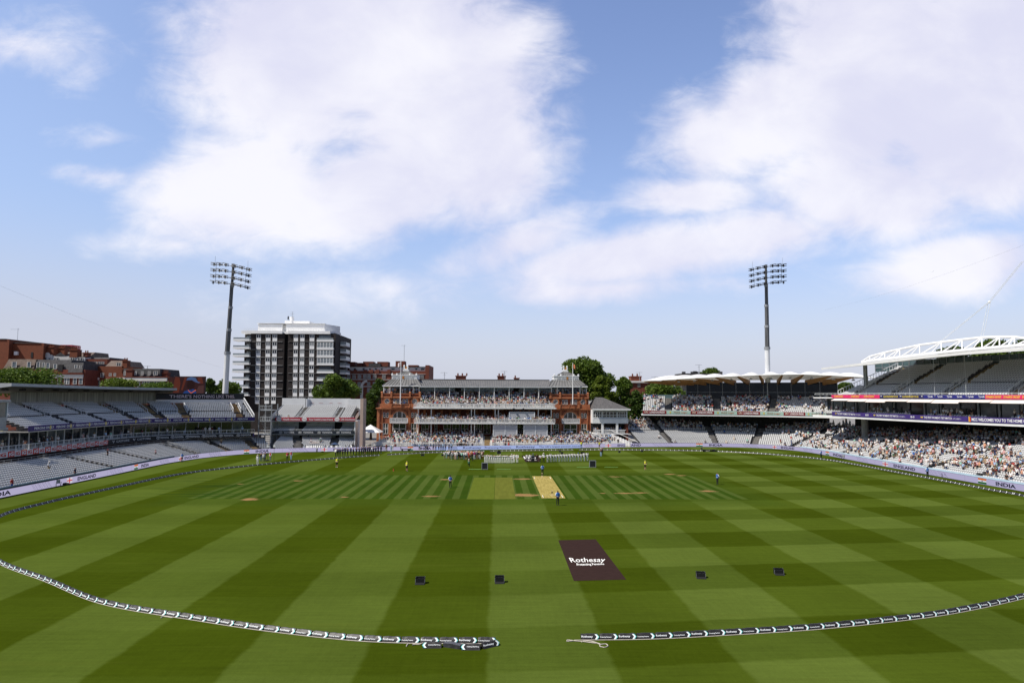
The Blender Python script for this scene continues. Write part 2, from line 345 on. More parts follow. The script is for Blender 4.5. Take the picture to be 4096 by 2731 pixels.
# painted sponsor mats on the grass
lm = mat('logo_brown', (.034, .020, .018), 1.0, .06, 2, spec=0)
def logo(corners, label, tx):
    TL, TR, BR, BL = [Vector(G(*p)) for p in corners]
    o = sheet('painted_logo', label, [tuple(BL), tuple(BR), tuple(TR), tuple(TL)], .01, lm)
    o['kind'] = 'structure'
    mb = MB()
    for (s, p0, p1, q0, q1, bd) in tx:   # p0/p1 photo points of the baseline, q0/q1 of the cap line
        P0, P1, Q0, Q1 = [Vector(G(*p)) for p in (p0, p1, q0, q1)]
        def fn(x, y):
            a = P0.lerp(P1, x); b_ = Q0.lerp(Q1, x); w = a.lerp(b_, y); return (w.x, w.y, .014)
        text(mb, s, fn, 1, 1, bd, baseline=True)
    part('lettering', mb, white, o)
Z5 = lambda a, b_: (2200+a/7.35, 2140+b_/7.35)
logo([(2233.3, 2160.1), (2383, 2156.3), (2504.8, 2316.9), (2295.2, 2322.3)], 'dark brown painted mat in front of the pitch with white lettering',
     [('Rothesay', Z5(625, 793), Z5(1605, 778), Z5(548, 660), Z5(1640, 655), .005), ('Protecting Pensions', Z5(795, 890), Z5(1600, 865), Z5(770, 825), Z5(1570, 815), .02)])
Z3 = lambda a, b_: (2080+a/5.88, 1780+b_/5.88)
logo([Z3(35, 240), Z3(440, 240), Z3(470, 385), Z3(125, 390)], 'small dark painted mat beyond the pitch behind the umpires',
     [('Rothesay', Z3(105, 322), Z3(400, 318), Z3(75, 265), Z3(370, 265), .02), ('Protecting Pensions', Z3(165, 360), Z3(400, 358), Z3(150, 335), Z3(385, 335), .02)])
# stumps
sw = mat('stump_wood', (.75, .6, .36), .5, .05); sb = mat('stump_black', (.02, .02, .022), .5, .1)
mb = MB()
for i in (-1, 0, 1):
    mb.tube([(i*.095, 0, 0), (i*.095, 0, .36)], .03, 6, 0); mb.tube([(i*.095, 0, .36), (i*.095, 0, .64)], .03, 6, 1); mb.tube([(i*.095, 0, .64), (i*.095, 0, .711)], .03, 6, 0)
for i in (-.05, .05): mb.tube([(i-.045, 0, .722), (i+.045, 0, .722)], .014, 5, 0)
me = mb.mesh('stumps', [sw, sb])
thing('stumps', 'three stumps with bails at the near end of the pitch beside a steward', 'stumps', (7.4, 91.7, .012), data=me)
thing('stumps', 'three stumps at the far end of the pitch before a steward\'s legs', 'stumps', (7.4, 112.1, .012), data=me)

# ================================================================ boundary rope
vb = mat('vinyl_black', (.020, .018, .018), .5, .3, 6, spec=.4); wm = mat('chevron_white', (.8, .82, .82), .6, .03); tm = mat('chevron_teal', (.12, .6, .58), .6, .05)
rpm = mat('rope_cord', (.42, .38, .32), .9, .15, 8)
def cushion_mesh(Lc, lod, word, flip=False, crease=0):
    w, h = .22, .27; body = MB(); n = 6 if lod == 0 else 1; rnd = random.Random(crease)
    rows = []
    for i in range(n+1):
        x = -Lc/2+.02+(Lc-.04)*i/n; k = (1 if 0 < i < n else .93)+rnd.uniform(-.05, .05)*(lod == 0)
        rows.append([(x, -w, .0), (x+rnd.uniform(-.02, .02), -w*.62, h*.55*k), (x, -.03, h*k), (x, .03, h*k), (x, w, 0)])
    vs = [p for r in rows for p in r]; fs = []
    for i in range(n):
        for j in range(4): fs.append((i*5+j, (i+1)*5+j, (i+1)*5+j+1, i*5+j+1))
    fs += [(4, 3, 2, 1, 0), tuple(n*5+j for j in range(5))]
    body.add(vs, fs, 0)
    let = MB(); sl = math.atan2(h, w-.03)
    sg = -1
    def fn(x, y):   # on the camera-side slope
        q = y/.34; return (x, -w-.035+q*(w-.03), .022+q*h*1.03)
    x1 = Lc/2-.03
    cv = [(x1-.2, .03), (x1-.1, .165), (x1-.2, .30), (x1-.11, .30), (x1-.0, .165), (x1-.11, .03)]
    if flip: cv = [(-x, y) for x, y in reversed(cv)]
    body.add([fn(*p) for p in cv], [(0, 1, 4, 5), (1, 2, 3, 4)], 1)
    cv2 = [(x+(.04 if not flip else -.04), y) for x, y in cv]
    if lod == 0: body.add([tuple(Vector(fn(*p))-Vector((0, -.004, .004))) for p in cv2], [(0, 1, 4, 5), (1, 2, 3, 4)], 2)
    if lod > 0: body.add([(x, -y_, z) for x, y_, z in [fn(*p) for p in cv]], [(5, 4, 1, 0), (4, 3, 2, 1)], 1)
    if lod == 0:
        if flip: text(let, word, lambda x, y: fn(-x, .33-y), Lc*.62, .10 if len(word) < 10 else .075, .02, x0=-Lc*.42, y0=.12)
        else: text(let, word, fn, Lc*.62, .13 if len(word) < 10 else .085, .02, x0=-Lc*.46, y0=.10)
    elif lod == 1: body.add([fn(*p) for p in ((-Lc*.4, .13), (Lc*.12, .13), (Lc*.12, .19), (-Lc*.4, .19))], [(0, 1, 2, 3)], 1 if False else 3)
    return body, let
grm = mat('lettering_faded', (.2, .2, .2), .7, .1)
CM = [vb, wm, tm, grm]
CUSH = {}
def cmesh(lod, k, word):
    key = (lod, k, word)
    if key not in CUSH:
        b_, l_ = cushion_mesh(1.0, lod, word, False, k+1)
        CUSH[key] = (b_.mesh('cushion', CM), l_.mesh('lettering', wm) if l_.f else None, b_)
    return CUSH[key]
def rope(pts, label):
    p = Path(pts, 1, .5); root = thing('boundary_rope', label, 'boundary rope', (p.p[0].x, p.p[0].y, 0)); root.rotation_euler = (0, 0, 0)
    O = Vector((p.p[0].x, p.p[0].y, 0)); n = int(p.len/1.03); items = []
    for i in range(n):
        q = (i+.5)*1.03; c_ = p.at(q); d = (p.at(q+.5)-p.at(q-.5)); a = math.atan2(d.y, d.x)
        if math.cos(a) < 0: a += math.pi       # lettering reads from the camera's side
        items.append((c_.length, c_, a, i))
    items.sort(key=lambda t_: t_[0]); rest = MB()
    for k, (dist, c_, a, i) in enumerate(items):
        word = 'Rothesay' if i % 2 else 'Protecting Pensions'; lod = 0 if dist < 75 else 1
        if k < 100:
            me, le, _ = cmesh(lod, i % 3 if lod == 0 else 0, word if lod == 0 else '')
            o = link('cushion', me, root, (c_.x-O.x, c_.y-O.y, 0), a)
            if le: link('lettering', le, o)
        else:
            _, _, b_ = cmesh(1, 0, ''); ca_, sa = math.cos(a), math.sin(a)
            rest.add([(x*ca_-y*sa+c_.x-O.x, x*sa+y*ca_+c_.y-O.y, z) for x, y, z in b_.v], b_.f, list(b_.m))
    if rest.f: part('cushion', rest, CM, root, kind='stuff')
    mb = MB(); nn = int(p.len/1.0)
    side = [p.at(p.len*i/nn, 0) for i in range(nn+1)]
    mb.tube([(q.x-O.x, q.y-.26-O.y, .02) for q in side], .022, 4)
    part('cord', mb, rpm, root)
    return p, root, O
R1 = [(0.05, 38.1), (-6.5, 38.4), (-12.4, 40), (-17.6, 42), (-24.9, 45.2), (-31.9, 50.5), (-39.3, 56.1), (-47, 64.5), (-53.6, 76.2), (-54.6, 86), (-54.3, 93.1), (-53.8, 101.1), (-53.0, 112), (-50.9, 119.9), (-46.3, 128.4), (-41.8, 134.9), (-37.8, 139.8), (-34.7, 143.3), (-30.3, 148.2), (-25.7, 152.3)]
rope(R1, 'black cushioned boundary rope sweeping round the left side of the field')
rope([(-24.2, 153.4), (-20, 156.4), (-15.4, 159.2), (-9, 161.6), (-2.8, 163.4)], 'short black boundary rope in front of the pavilion, left of the guests')
rope([(-1.6, 164), (9.3, 166.6), (18.9, 168.4)], 'short stretch of black boundary rope behind the white lined-up teams')
R4 = [(20.1, 168.6), (30.4, 169), (41, 168.3), (50.7, 166), (60.2, 160.3), (66.9, 151), (69.5, 144), (70.5, 136), (70.7, 122.5), (71, 110.4), (71.1, 98), (71.3, 92), (69, 80), (62, 68), (52, 57.5), (43, 50.5), (35.4, 46.2), (28.4, 43), (23.4, 41.4), (18.1, 40.1), (13.1, 39.3), (8.5, 38.7), (4.3, 38.6)]
rope(R4, 'black cushioned boundary rope with white chevrons round the right side of the field')
# loose cushions and cord by the gap
for i, (px0, py0, px1, py1, wd, lb) in enumerate([(1690, 2585, 1768, 2584, 'Protecting Pensions', 'upside-down black cushion lying nearest the loose cord left of the gap'), (1845, 2592, 1922, 2592, 'Protecting Pensions', 'upside-down black cushion in the middle of the loose cushions by the gap'),
                                                  (1924, 2590, 1992, 2574, 'Rothesay', 'black cushion folded back at the end of the left boundary rope')]):
    a = Vector(G(px0, py0)); b_ = Vector(G(px1, py1)); bd, le = cushion_mesh(1.02, 0, wd, i < 2, 11+i); c_ = (a+b_)/2
    o = thing('loose_cushion', lb, 'rope cushion', (c_.x, c_.y-.05, 0), math.atan2(b_.y-a.y, b_.x-a.x), data=bd.mesh('cushion', CM)); part('lettering', le, wm, o)
a = Vector(G(1776, 2582)); b_ = Vector(G(1845, 2592)); mb = MB(); mb.vprism([(-.48, 0), (.5, 0), (.5, .19), (0, .23), (-.48, .2)], -.16, .16)
thing('loose_cushion', 'plain dark cushion lying blank side up between two upside-down ones', 'rope cushion', ((a.x+b_.x)/2, (a.y+b_.y)/2, 0), math.atan2(b_.y-a.y, b_.x-a.x), data=mb.mesh('cushion', [mat('vinyl_grey', (.05, .05, .055), .4, .4, 7)]))
def cord(pts, label):
    P_ = Path([G(*p) for p in pts], 1, .12); mb = MB(); O = P_.p[0]; mb.tube([(q.x-O.x, q.y-O.y, .03) for q in P_.p], .03, 5); thing('tangled_rope', label, 'rope', (O.x, O.y, 0), data=mb.mesh('cord', [rpm]))
q3 = lambda a, b_: (1500+a/2.138, 2100+b_/2.138)
cord([q3(1700, 990), q3(1640, 995), q3(1645, 983), q3(1700, 990), q3(1790, 998), q3(1860, 1008), q3(1920, 1015), q3(1925, 1040), q3(1960, 1047), q3(1992, 1035), q3(1975, 1018), q3(1930, 1022), q3(1900, 1010), q3(1850, 995), q3(1790, 990), q3(1768, 1000)], 'looped pale cord trailing from the right rope end')
cord([q3(268, 1038), q3(285, 1015), q3(320, 1012), q3(345, 1022), q3(320, 1028), q3(330, 1018), q3(380, 1022), q3(408, 1008)], 'tangled pale cord beside the loose cushions on the left')
cord([(643, 2472), (655, 2466), (690, 2471), (644, 2463)], 'short kinked cord end by the left rope')
# ================================================================ LED boards round the field
led = mat('led_lilac', (.44, .41, .60), .5, 0, emit=1.0); ledb = mat('led_blue', (.36, .44, .74), .5, 0, emit=1.0)
lnav = mat('led_navy', (.012, .012, .03), .5, 0, emit=1.0); lred = mat('led_red', (.55, .03, .05), .5, 0, emit=1.0); lwhi = mat('led_white', (.62, .62, .68), .5, 0, emit=1.0)
lora = mat('led_saffron', (.62, .14, .02), .5, 0, emit=1.0); lgre = mat('led_green', (.01, .12, .03), .5, 0, emit=1.0)
lgry = mat('led_thin_line', (.10, .10, .16), .5, 0, emit=1.0)
hous = mat('board_housing', (.03, .03, .035), .6, .1)
BH0, BH1 = .07, .98
def sfp(px): 
    return BD.s_at_px(px, -.02, .1)
def board(a, b, label, items, base=None, z1=BH1):
    sa = sfp(a) if a is not None else 10; sb_ = sfp(b) if b is not None else BD.len-25
    mid = BD.at((sa+sb_)/2); O = (mid.x, mid.y, 0)
    root = thing('led_board', label, 'LED board', O)
    def sh(mb): mb.v = [(x-O[0], y-O[1], z) for x, y, z in mb.v]; return mb
    mb = MB(); BD.ribbon(mb, -.02, BH0, z1, sa+.01, sb_-.01); part('screen', sh(mb), base or led, root)
    mb = MB(); BD.ribbon(mb, -.01, .0, z1+.02, sa+.01, sb_-.01, thick=.12); part('housing', sh(mb), hous, root)
    def fn(s0, off=-.035): return lambda x, y: (*BD.at(s0+x, off), BH0+y)
    hh = z1-BH0
    for it in items:
        k = it[0]; s0 = sfp(it[1]); s1 = sfp(it[2]); w = s1-s0; mb = MB()
        if k == 'T': text(mb, it[3], fn(s0), w, hh*(it[4] if len(it) > 4 else .62), .035 if len(it) < 6 else it[5], y0=hh*(it[6] if len(it) > 6 else .19)); part('lettering', sh(mb), lnav, root)
        elif k == 'E':
            F = fn(s0); 
            def rc(x0, y0, x1, y1, mi, o=-.035): Q = fn(s0, o); mb.quad(Q(x0*w, y0*hh), Q(x1*w, y0*hh), Q(x1*w, y1*hh), Q(x0*w, y1*hh), mi)
            rc(0, .06, 1, .94, 0); rc(.42, .06, .58, .94, 1, -.045); rc(0, .42, 1, .60, 1, -.046); part('flag', sh(mb), [lwhi, lred], root)
        elif k == 'I':
            def rc(x0, y0, x1, y1, mi, o=-.035): Q = fn(s0, o); mb.quad(Q(x0*w, y0*hh), Q(x1*w, y0*hh), Q(x1*w, y1*hh), Q(x0*w, y1*hh), mi)
            rc(0, .06, 1, .36, 2); rc(0, .36, 1, .66, 0); rc(0, .66, 1, .96, 1)
            Q = fn(s0, -.045); mb.add([Q(w*.5+.11*math.cos(i*math.pi/4), hh*.51+.11*math.sin(i*math.pi/4)) for i in range(8)], [tuple(range(8))], 3); part('flag', sh(mb), [lwhi, lora, lgre, lnav], root)
        elif k == 'S':
            n = 11; Q = fn(s0)
            for i in range(n):
                x = w*(.02+.8*i/n+(.02 if i % 3 == 0 else 0)); th = .035 if i % 2 else .06; y1 = hh*.97; y0_ = hh*(.0 if i % 3 else .2); sl = w*.16
                mb.quad(Q(x+sl*(1-y0_/hh), y0_), Q(x+sl*(1-y0_/hh)+th, y0_), Q(x+th, y1), Q(x, y1))
            part('diagonal_lines', sh(mb), lgry, root)
    return root
board(None, 216, 'long lilac LED board at the left edge ending in INDIA', [('T', -62, 43, 'INDIA'), ('S', 120, 214)])
board(216, 430, 'lilac LED board with an England flag and ENGLAND, behind the chair at the left', [('E', 266, 288), ('T', 309, 383, 'ENGLAND')])
board(430, 525, 'lilac LED board with only thin diagonal lines between ENGLAND and INDIA at the left', [('S', 434, 498)])
board(525, 699, 'lilac LED board with an Indian flag, INDIA and diagonal lines below the left stand', [('I', 536, 551), ('T', 564, 595, 'INDIA'), ('S', 635, 681)])
board(699, 905, 'lilac LED board reading ENGLAND behind the steward in blue vest at the left stand', [('E', 714, 730), ('T', 737, 795, 'ENGLAND'), ('S', 832, 890)])
board(905, 1130, 'lilac LED board reading INDIA partly hidden by photographers', [('I', 975, 998), ('T', 1022, 1075, 'INDIA')])
board(1130, 1265, 'lilac LED board with diagonal lines below the small red-bannered stand', [('S', 1150, 1240)])
board(1270, 1500, 'lilac LED board reading ENGLAND behind the row of people in navy', [('E', 1285, 1309), ('T', 1333, 1395, 'ENGLAND')])
board(1500, 1742, 'lilac LED board with Indian flag behind the buggy and the officials in light blue', [('S', 1526, 1552), ('I', 1630, 1652), ('T', 1680, 1724, 'INDIA')])
board(1742, 1937, 'LED board ending in the word Rothesay behind the group in black', [('S', 1806, 1832), ('T', 1852, 1925, 'Rothesay', .7, .012, .12)], ledb)
board(1937, 1962, 'narrow LED board turned slightly with the first letters Prot', [('T', 1940, 1960.5, 'Prot', .62, .005, .2)], ledb)
board(1962, 2330, 'pale blue LED board reading Rothesay and The UK\'s largest pension insurer', [('T', 1963, 2044, 'ecting Pensions', .62, .005, .12), ('T', 2065, 2140, 'Rothesay', .72, .012, .12), ('T', 2156, 2322, 'The UK’s largest pension insurer', .62, .005, .14)], ledb)
board(2330, 2502, 'lilac LED board with England flag and the letters ENG cut by the gate', [('S', 2334, 2376), ('E', 2421, 2445), ('T', 2470, 2501, 'ENG')])
board(2522, 2760, 'lilac LED board starting with the letters AND right of the gate', [('T', 2523, 2564, 'AND'), ('S', 2606, 2700)])
board(2760, 3060, 'lilac LED board with Indian flag and INDIA below the curved canopy stand', [('I', 2785, 2811), ('T', 2837, 2891, 'INDIA'), ('S', 2968, 3040)])
board(3060, 3280, 'lilac LED board reading ENGLAND at the curve between the two right-hand stands', [('E', 3090, 3107), ('T', 3124, 3178, 'ENGLAND'), ('S', 3210, 3256)])
board(3280, 3500, 'lilac LED board reading INDIA behind the folding chair furthest away', [('I', 3303, 3317), ('T', 3333, 3370, 'INDIA'), ('S', 3424, 3478)])
board(3500, 3860, 'lilac LED board reading ENGLAND left of the right-hand steward in blue', [('E', 3531, 3553), ('T', 3575, 3662, 'ENGLAND'), ('S', 3708, 3800)])
board(3860, None, 'lilac LED board reading INDIA at the right edge of the photo', [('I', 3913, 3947), ('T', 3984, 4065, 'INDIA')])
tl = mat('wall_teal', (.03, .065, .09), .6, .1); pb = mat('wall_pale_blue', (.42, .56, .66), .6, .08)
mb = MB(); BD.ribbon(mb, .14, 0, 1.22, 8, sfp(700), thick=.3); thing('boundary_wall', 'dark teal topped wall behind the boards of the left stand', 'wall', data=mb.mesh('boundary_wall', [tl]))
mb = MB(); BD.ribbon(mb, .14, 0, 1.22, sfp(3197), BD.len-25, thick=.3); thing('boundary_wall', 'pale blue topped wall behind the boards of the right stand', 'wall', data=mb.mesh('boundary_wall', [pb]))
# ================================================================ stands: seats, steps, fascias
sw_ = mat('seat_plastic', (.60, .60, .59), .45, .06, 3, spec=.5); swu = mat('seat_shade_and_bracket', (.10, .10, .105), .6, .1, 3)
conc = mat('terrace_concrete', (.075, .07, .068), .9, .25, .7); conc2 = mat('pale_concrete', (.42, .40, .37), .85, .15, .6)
stepm = mat('aisle_step', (.26, .18, .085), .8, .2, 1.5); stepg = mat('aisle_step_grey', (.20, .19, .175), .85, .2, 1.5)
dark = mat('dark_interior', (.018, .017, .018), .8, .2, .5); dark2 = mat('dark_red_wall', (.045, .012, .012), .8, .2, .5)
wht = mat('white_paint', (.74, .74, .73), .5, .05, .7); wht2 = mat('white_steel', (.70, .72, .73), .4, .05, .9); grym = mat('grey_steel', (.30, .31, .32), .45, .12, 1.2, metal=.3)
glassd = mat('dark_glass', (.020, .024, .028), .06, .2, .3, spec=.8); glasst = mat('teal_glass', (.085, .14, .145), .08, .15, .4, spec=.8); glassb = mat('bright_glass', (.10, .12, .13), .08, .3, .5, spec=.8)
def seat_geo():
    b = MB()
    o = [(-.19, .0), (.19, .0), (.20, .25), (.205, .31), (.15, .40), (-.15, .40), (-.205, .31), (-.20, .25)]
    fr = [(x, .20+z*.22, .44+z) for x, z in o]; bk = [(x, y+.04, z) for x, y, z in fr]
    b.add(fr+bk, [(0, 1, 2, 7), (10, 9, 8, 15), (14, 13, 12, 11, 10, 15)]+[(i, 8+i, 8+(i+1) % 8, (i+1) % 8) for i in range(8)], [1, 0, 0]+[0]*8)  # lower back face coloured dark for the shaded gap between rows
    b.add([fr[7], fr[2], fr[3], fr[4], fr[5], fr[6]], [(0, 1, 2, 3, 4, 5)], 0)
    vs = [(-.18, .02, .42), (.18, .02, .42), (.18, .20, .40), (-.18, .20, .40), (-.17, .07, .635), (.17, .07, .635), (.17, .11, .635), (-.17, .11, .635)]
    b.add(vs, [(0, 1, 5, 4), (1, 2, 6, 5), (3, 0, 4, 7), (4, 5, 6, 7)], 0)
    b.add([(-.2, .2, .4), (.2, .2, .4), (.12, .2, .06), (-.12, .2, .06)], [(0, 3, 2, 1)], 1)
    return b
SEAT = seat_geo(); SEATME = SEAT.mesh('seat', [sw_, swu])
SPOTS = []      # places where spectators can stand: (x, y, floor z, facing angle, zone, row, s)
class Stand:
    def __init__(s, name, label, cat, O):
        s.root = thing(name, label, cat, (O[0], O[1], 0)); s.O = Vector((O[0], O[1], 0)); s.seats = []
    def put(s, name, mb, mats, **k):
        if len(set(mb.g)) > 1:
            return [s.put(name, b_, mats, **k) for b_ in mb.split(0)][0]
        mb.v = [(x-s.O.x, y-s.O.y, z) for x, y, z in mb.v]
        return part(name, mb, mats, s.root, **k)
    def tier(s, path, d0, rows, dep, z0, rise, s0, s1, aisles=(), zone='', zw=1.1, gap=None, steps=stepm, seat=True, cm=None, wallm=None, pitch=.5, s0f=None, s1f=None, skip=None, base=None):
        c = MB(); ST = {}; n = max(2, int((s1-s0)/2.0))
        for r in range(rows):
            d = d0+r*dep+(gap[1] if gap and r >= gap[0] else 0); z = z0+r*rise+(gap[2] if gap and r >= gap[0] else 0)
            a = s0f(d) if s0f else s0; b = s1f(d) if s1f else s1
            zp = z0+(r-1)*rise+(gap[2] if gap and r-1 >= gap[0] else 0) if r else (base if base is not None else z0-.6); dn = d0+(r+1)*dep+(gap[1] if gap and r+1 >= gap[0] else 0)
            Q = [a+(b-a)*i/n for i in range(n+1)]
            p0 = [path.at(q, d) for q in Q]; p1 = [path.at(q, dn+.01) for q in Q]
            c.strip([(p.x, p.y, zp) for p in p0], [(p.x, p.y, z) for p in p0])
            c.strip([(p.x, p.y, z) for p in p0], [(p.x, p.y, z) for p in p1])
            for (ax, hw) in aisles:
                if not a < ax < b: continue
                st = ST.setdefault(ax, MB())
                for k in (0, 1):
                    dd = d+k*dep/2; A = path.at(ax-hw, dd); B = path.at(ax+hw, dd); A2 = path.at(ax-hw, dd+dep/2+.005); B2 = path.at(ax+hw, dd+dep/2+.005); zz = z+.02+k*rise/2; zl = z-rise/2+k*rise/2
                    st.add([(A.x, A.y, zl), (B.x, B.y, zl), (B.x, B.y, zz), (A.x, A.y, zz), (B2.x, B2.y, zz), (A2.x, A2.y, zz)], [(0, 1, 2, 3), (3, 2, 4, 5)])
            q = a+.3
            while q < b-.3:
                p = path.at(q, d+.18); nn = path.nrm(q); e = (path.at(q+.5, d)-path.at(q, d)).length/.5
                if not any(abs(q-ax) < hw+.28/e for ax, hw in aisles) and not (skip and skip(r, q)):
                    ang = math.atan2(nn.y, nn.x)-math.pi/2
                    if seat: s.seats.append((p.x, p.y, z, ang))
                    SPOTS.append((p.x, p.y, z, ang, zone, r, q))
                q += pitch/max(.4, e)
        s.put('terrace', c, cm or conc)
        for st in ST.values(): s.put('aisle_steps', st, steps)
    def finish(s, individual=100):
        s.seats.sort(key=lambda t_: math.hypot(t_[0], t_[1]))
        for x, y, z, a in s.seats[:individual]:
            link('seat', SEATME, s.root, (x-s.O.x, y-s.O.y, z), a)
        rest = MB(); V = SEAT.v; F = SEAT.f; Mi = SEAT.m
        for x, y, z, a in s.seats[individual:]:
            ca_, sa = math.cos(a), math.sin(a); k = len(rest.v)
            rest.v.extend([(px*ca_-py*sa+x, px*sa+py*ca_+y, pz+z) for px, py, pz in V]); rest.f.extend([tuple(i+k for i in f) for f in F]); rest.m.extend(Mi)
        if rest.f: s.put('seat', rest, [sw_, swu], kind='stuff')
def path_pt(path, px, py, d=0.0, z=8.0):
    q = path.s_at_px(px, d, z); p = path.at(q, d); t = p.y/ray(px, py).y; return (p.x, p.y, CH+ray(px, py).z*t), q
def rail(mb, path, d, z, h, a, b, balus=.35, r=.03, mid=True):
    mb.g.append(len(mb.f))
    n = max(1, int((b-a)/1.5)); Q = [path.at(a+(b-a)*i/n, d) for i in range(n+1)]
    for i in range(n):
        mb.bar((Q[i].x, Q[i].y, z+h), (Q[i+1].x, Q[i+1].y, z+h), r*2, r*2); mb.bar((Q[i].x, Q[i].y, z+.08), (Q[i+1].x, Q[i+1].y, z+.08), r*1.4, r*1.4)
    for q in Q: mb.bar((q.x, q.y, z), (q.x, q.y, z+h), r*2, r*2)
    if balus:
        k = int((b-a)/balus)
        for i in range(k):
            q = path.at(a+(i+.5)*balus, d); mb.bar((q.x, q.y, z+.08), (q.x, q.y, z+h), r*.9, r*.9)
def raked(mb, P0, P1, h=1.0, n=8, r=.035, bal=True):
    mb.g.append(len(mb.f)); P0 = Vector(P0); P1 = Vector(P1); u_ = Vector((0, 0, h)); mb.bar(P0+u_, P1+u_, r*2, r*2); mb.bar(P0+u_*.12, P1+u_*.12, r*1.5, r*1.5)
    for i in range(n+1):
        p = P0.lerp(P1, i/n); k = 2 if i in (0, n) else 1.1; mb.bar(p, p+u_, r*k, r*k)
def banner(st, path, d, z0, z1, items, base, name='banner', a=None, b=None, label=None, thick=.1):
    mb = MB(); path.ribbon(mb, d, z0, z1, a, b, thick=thick); o = st.put(name, mb, base, label=label)
    def sub(mb2, nm, mt):
        mb2.v = [(x-st.O.x, y-st.O.y, z) for x, y, z in mb2.v]; link(nm, mb2.mesh(nm, mt), o)
    return o, sub
# ---------------------------------------------------------------- left stand
T = Stand('grandstand', 'long left stand with empty white seats on two tiers and a flat grey roof', 'stand', (-75, 120))
sE = BD.s_at_px(1084, 2.0, .5)
S_ = lambda y: next(s for s, p in zip(BD.s, BD.p) if p.y >= y)
TA = [(BD.s_at_px(px, 4, 1.3), .7) for px in (385, 545, 735, 880, 1010)]+[(S_(66), .7), (S_(82), .7)]
T.tier(BD, .55, 11, .82, .45, .17, S_(50), sE, TA, 'tavern lower', base=0)
TF = Path([(-75.5, 55), (-75.3, 80), (-75, 109), (-75.2, 130), (-74.3, 144), (-70, 151.6), (-64, 156), (-56.3, 161)], 1, 1.0)
tl_ = lambda px, d=0, z=8: TF.s_at_px(px, d, z)
a0 = tl_(114); e0 = TF.len
mb = MB(); BD.ribbon(mb, 9.7, 1.5, 3.05, S_(50), sE, thick=.2); T.put('rear_wall', mb, mat('rear_wall_grey', (.23, .22, .21), .85, .15))
mb = MB(); BD.ribbon(mb, 15.5, 0, 3.4, S_(50), sE); T.put('undercroft_wall', mb, dark2)
mb = MB(); rail(mb, BD, 9.8, 3.05, .35, S_(50), sE, 0)
rr = [0]
for (ax, hw) in TA:
    for sgn in (-1, 1):
        A = BD.at(ax+sgn*(hw+.1), 9.6); B = BD.at(ax+sgn*(hw+.1), 6.5)
        raked(mb, (A.x, A.y, 2.1), (B.x, B.y, 1.7), 1.0, 8)
A = BD.at(TA[2][0]+1, 9.6); B = BD.at(TA[2][0]+1, 1.0); raked(mb, (A.x, A.y, 2.3), (B.x, B.y, .6), 1.0, 30)
T.put('handrail', mb, grym)
mb = MB(); TF.ribbon(mb, 0, 3.45, 4.35, 0, e0, thick=.25); TF.ribbon(mb, .2, 3.9, 4.15, 0, e0, thick=4.3); T.put('box_floor', mb, conc2)
mb = MB()
for i in range(9):
    q = TF.at(4+i*12.5, 3.4); mb.box(q.x-.3, q.y-.3, 0, q.x+.3, q.y+.3, 3.45)
[T.put('column', b_, conc2) for b_ in mb.split(6)]
mb = MB(); TF.ribbon(mb, 3.6, 4.15, 7.2, 0, e0); T.put('box_glazing', mb, glassd)
mb = MB(); k = int(e0/2.4); rn = random.Random(5)
for i in range(k):
    q0 = TF.at(i*2.4, 3.5); w_ = .12 if rn.random() < .6 else .28; mb.box(q0.x-.07, q0.y-w_/2, 4.15, q0.x+.07, q0.y+w_/2, 7.2)
    if rn.random() < .3:
        qa = TF.at(i*2.4+.1, 3.55); qb = TF.at(i*2.4+2.3, 3.55); mb.quad((qa.x, qa.y, 4.9), (qb.x, qb.y, 4.9), (qb.x, qb.y, 6.9), (qa.x, qa.y, 6.9), 1)
TF.ribbon(mb, 3.45, 4.15, 4.3, 0, e0, thick=.12); TF.ribbon(mb, 3.45, 7.0, 7.18, 0, e0, thick=.12); T.put('box_frame', mb, [wht, glassb])
for i in range(int(e0/.7)):
    p = TF.at(i*.7, .9+(i*7 % 5)*.35); n_ = TF.nrm(i*.7); SPOTS.append((p.x, p.y, 4.2, math.atan2(n_.y, n_.x)-math.pi/2, 'tavern box', 0, i*.7))
mb = MB(); rail(mb, TF, .06, 4.35, .85, 0, e0, .3, .03); T.put('handrail', mb, wht2)
# banner with lower advertisements
redm = mat('banner_red', (.62, .035, .02), .55, .06); whb = mat('banner_white', (.72, .71, .70), .55, .05); blk = mat('banner_black', (.016, .016, .02), .5, .1); purp = mat('banner_purple', (.042, .022, .145), .55, .08); whl = mat('banner_letter', (.8, .8, .8), .5, .02)
def tfn(path, s0, d, z): return lambda x, y: (*path.at(s0+x, d), z+y)
def panel(st, path, px0, px1, z0, z1, d, base, texts, label=None, name='banner', thick=.06, zz=None, extra=None):
    """px0..px1: photo columns of the panel; texts: (word, px0, px1, y0, y1, bold, material)"""
    zz = zz or (z0+z1)/2; sa = path.s_at_px(px0, d, zz) if px0 is not None else 0.2; sb2 = path.s_at_px(px1, d, zz) if px1 is not None else path.len
    mb = MB(); path.ribbon(mb, d, z0, z1, sa, sb2, thick=thick); o = st.put(name, mb, base, label=label)
    groups = {}
    for (w, a, b, y0, y1, bd, mt) in texts:
        g_ = groups.setdefault(mt.name, (MB(), mt))[0]
        qa = path.s_at_px(a, d, zz); qb = path.s_at_px(b, d, zz)
        text(g_, w, tfn(path, qa, d-.03, z0), qb-qa, (y1-y0)*(z1-z0), bd, y0=y0*(z1-z0))
    if extra: extra(groups, path, d, z0, z1, zz)
    for mb2, mt in groups.values():
        mb2.v = [(x-st.O.x, y-st.O.y, z) for x, y, z in mb2.v]
        for b_ in (mb2.split(0) if len(set(mb2.g)) > 1 else [mb2]): link('lettering', b_.mesh('lettering', mt), o)
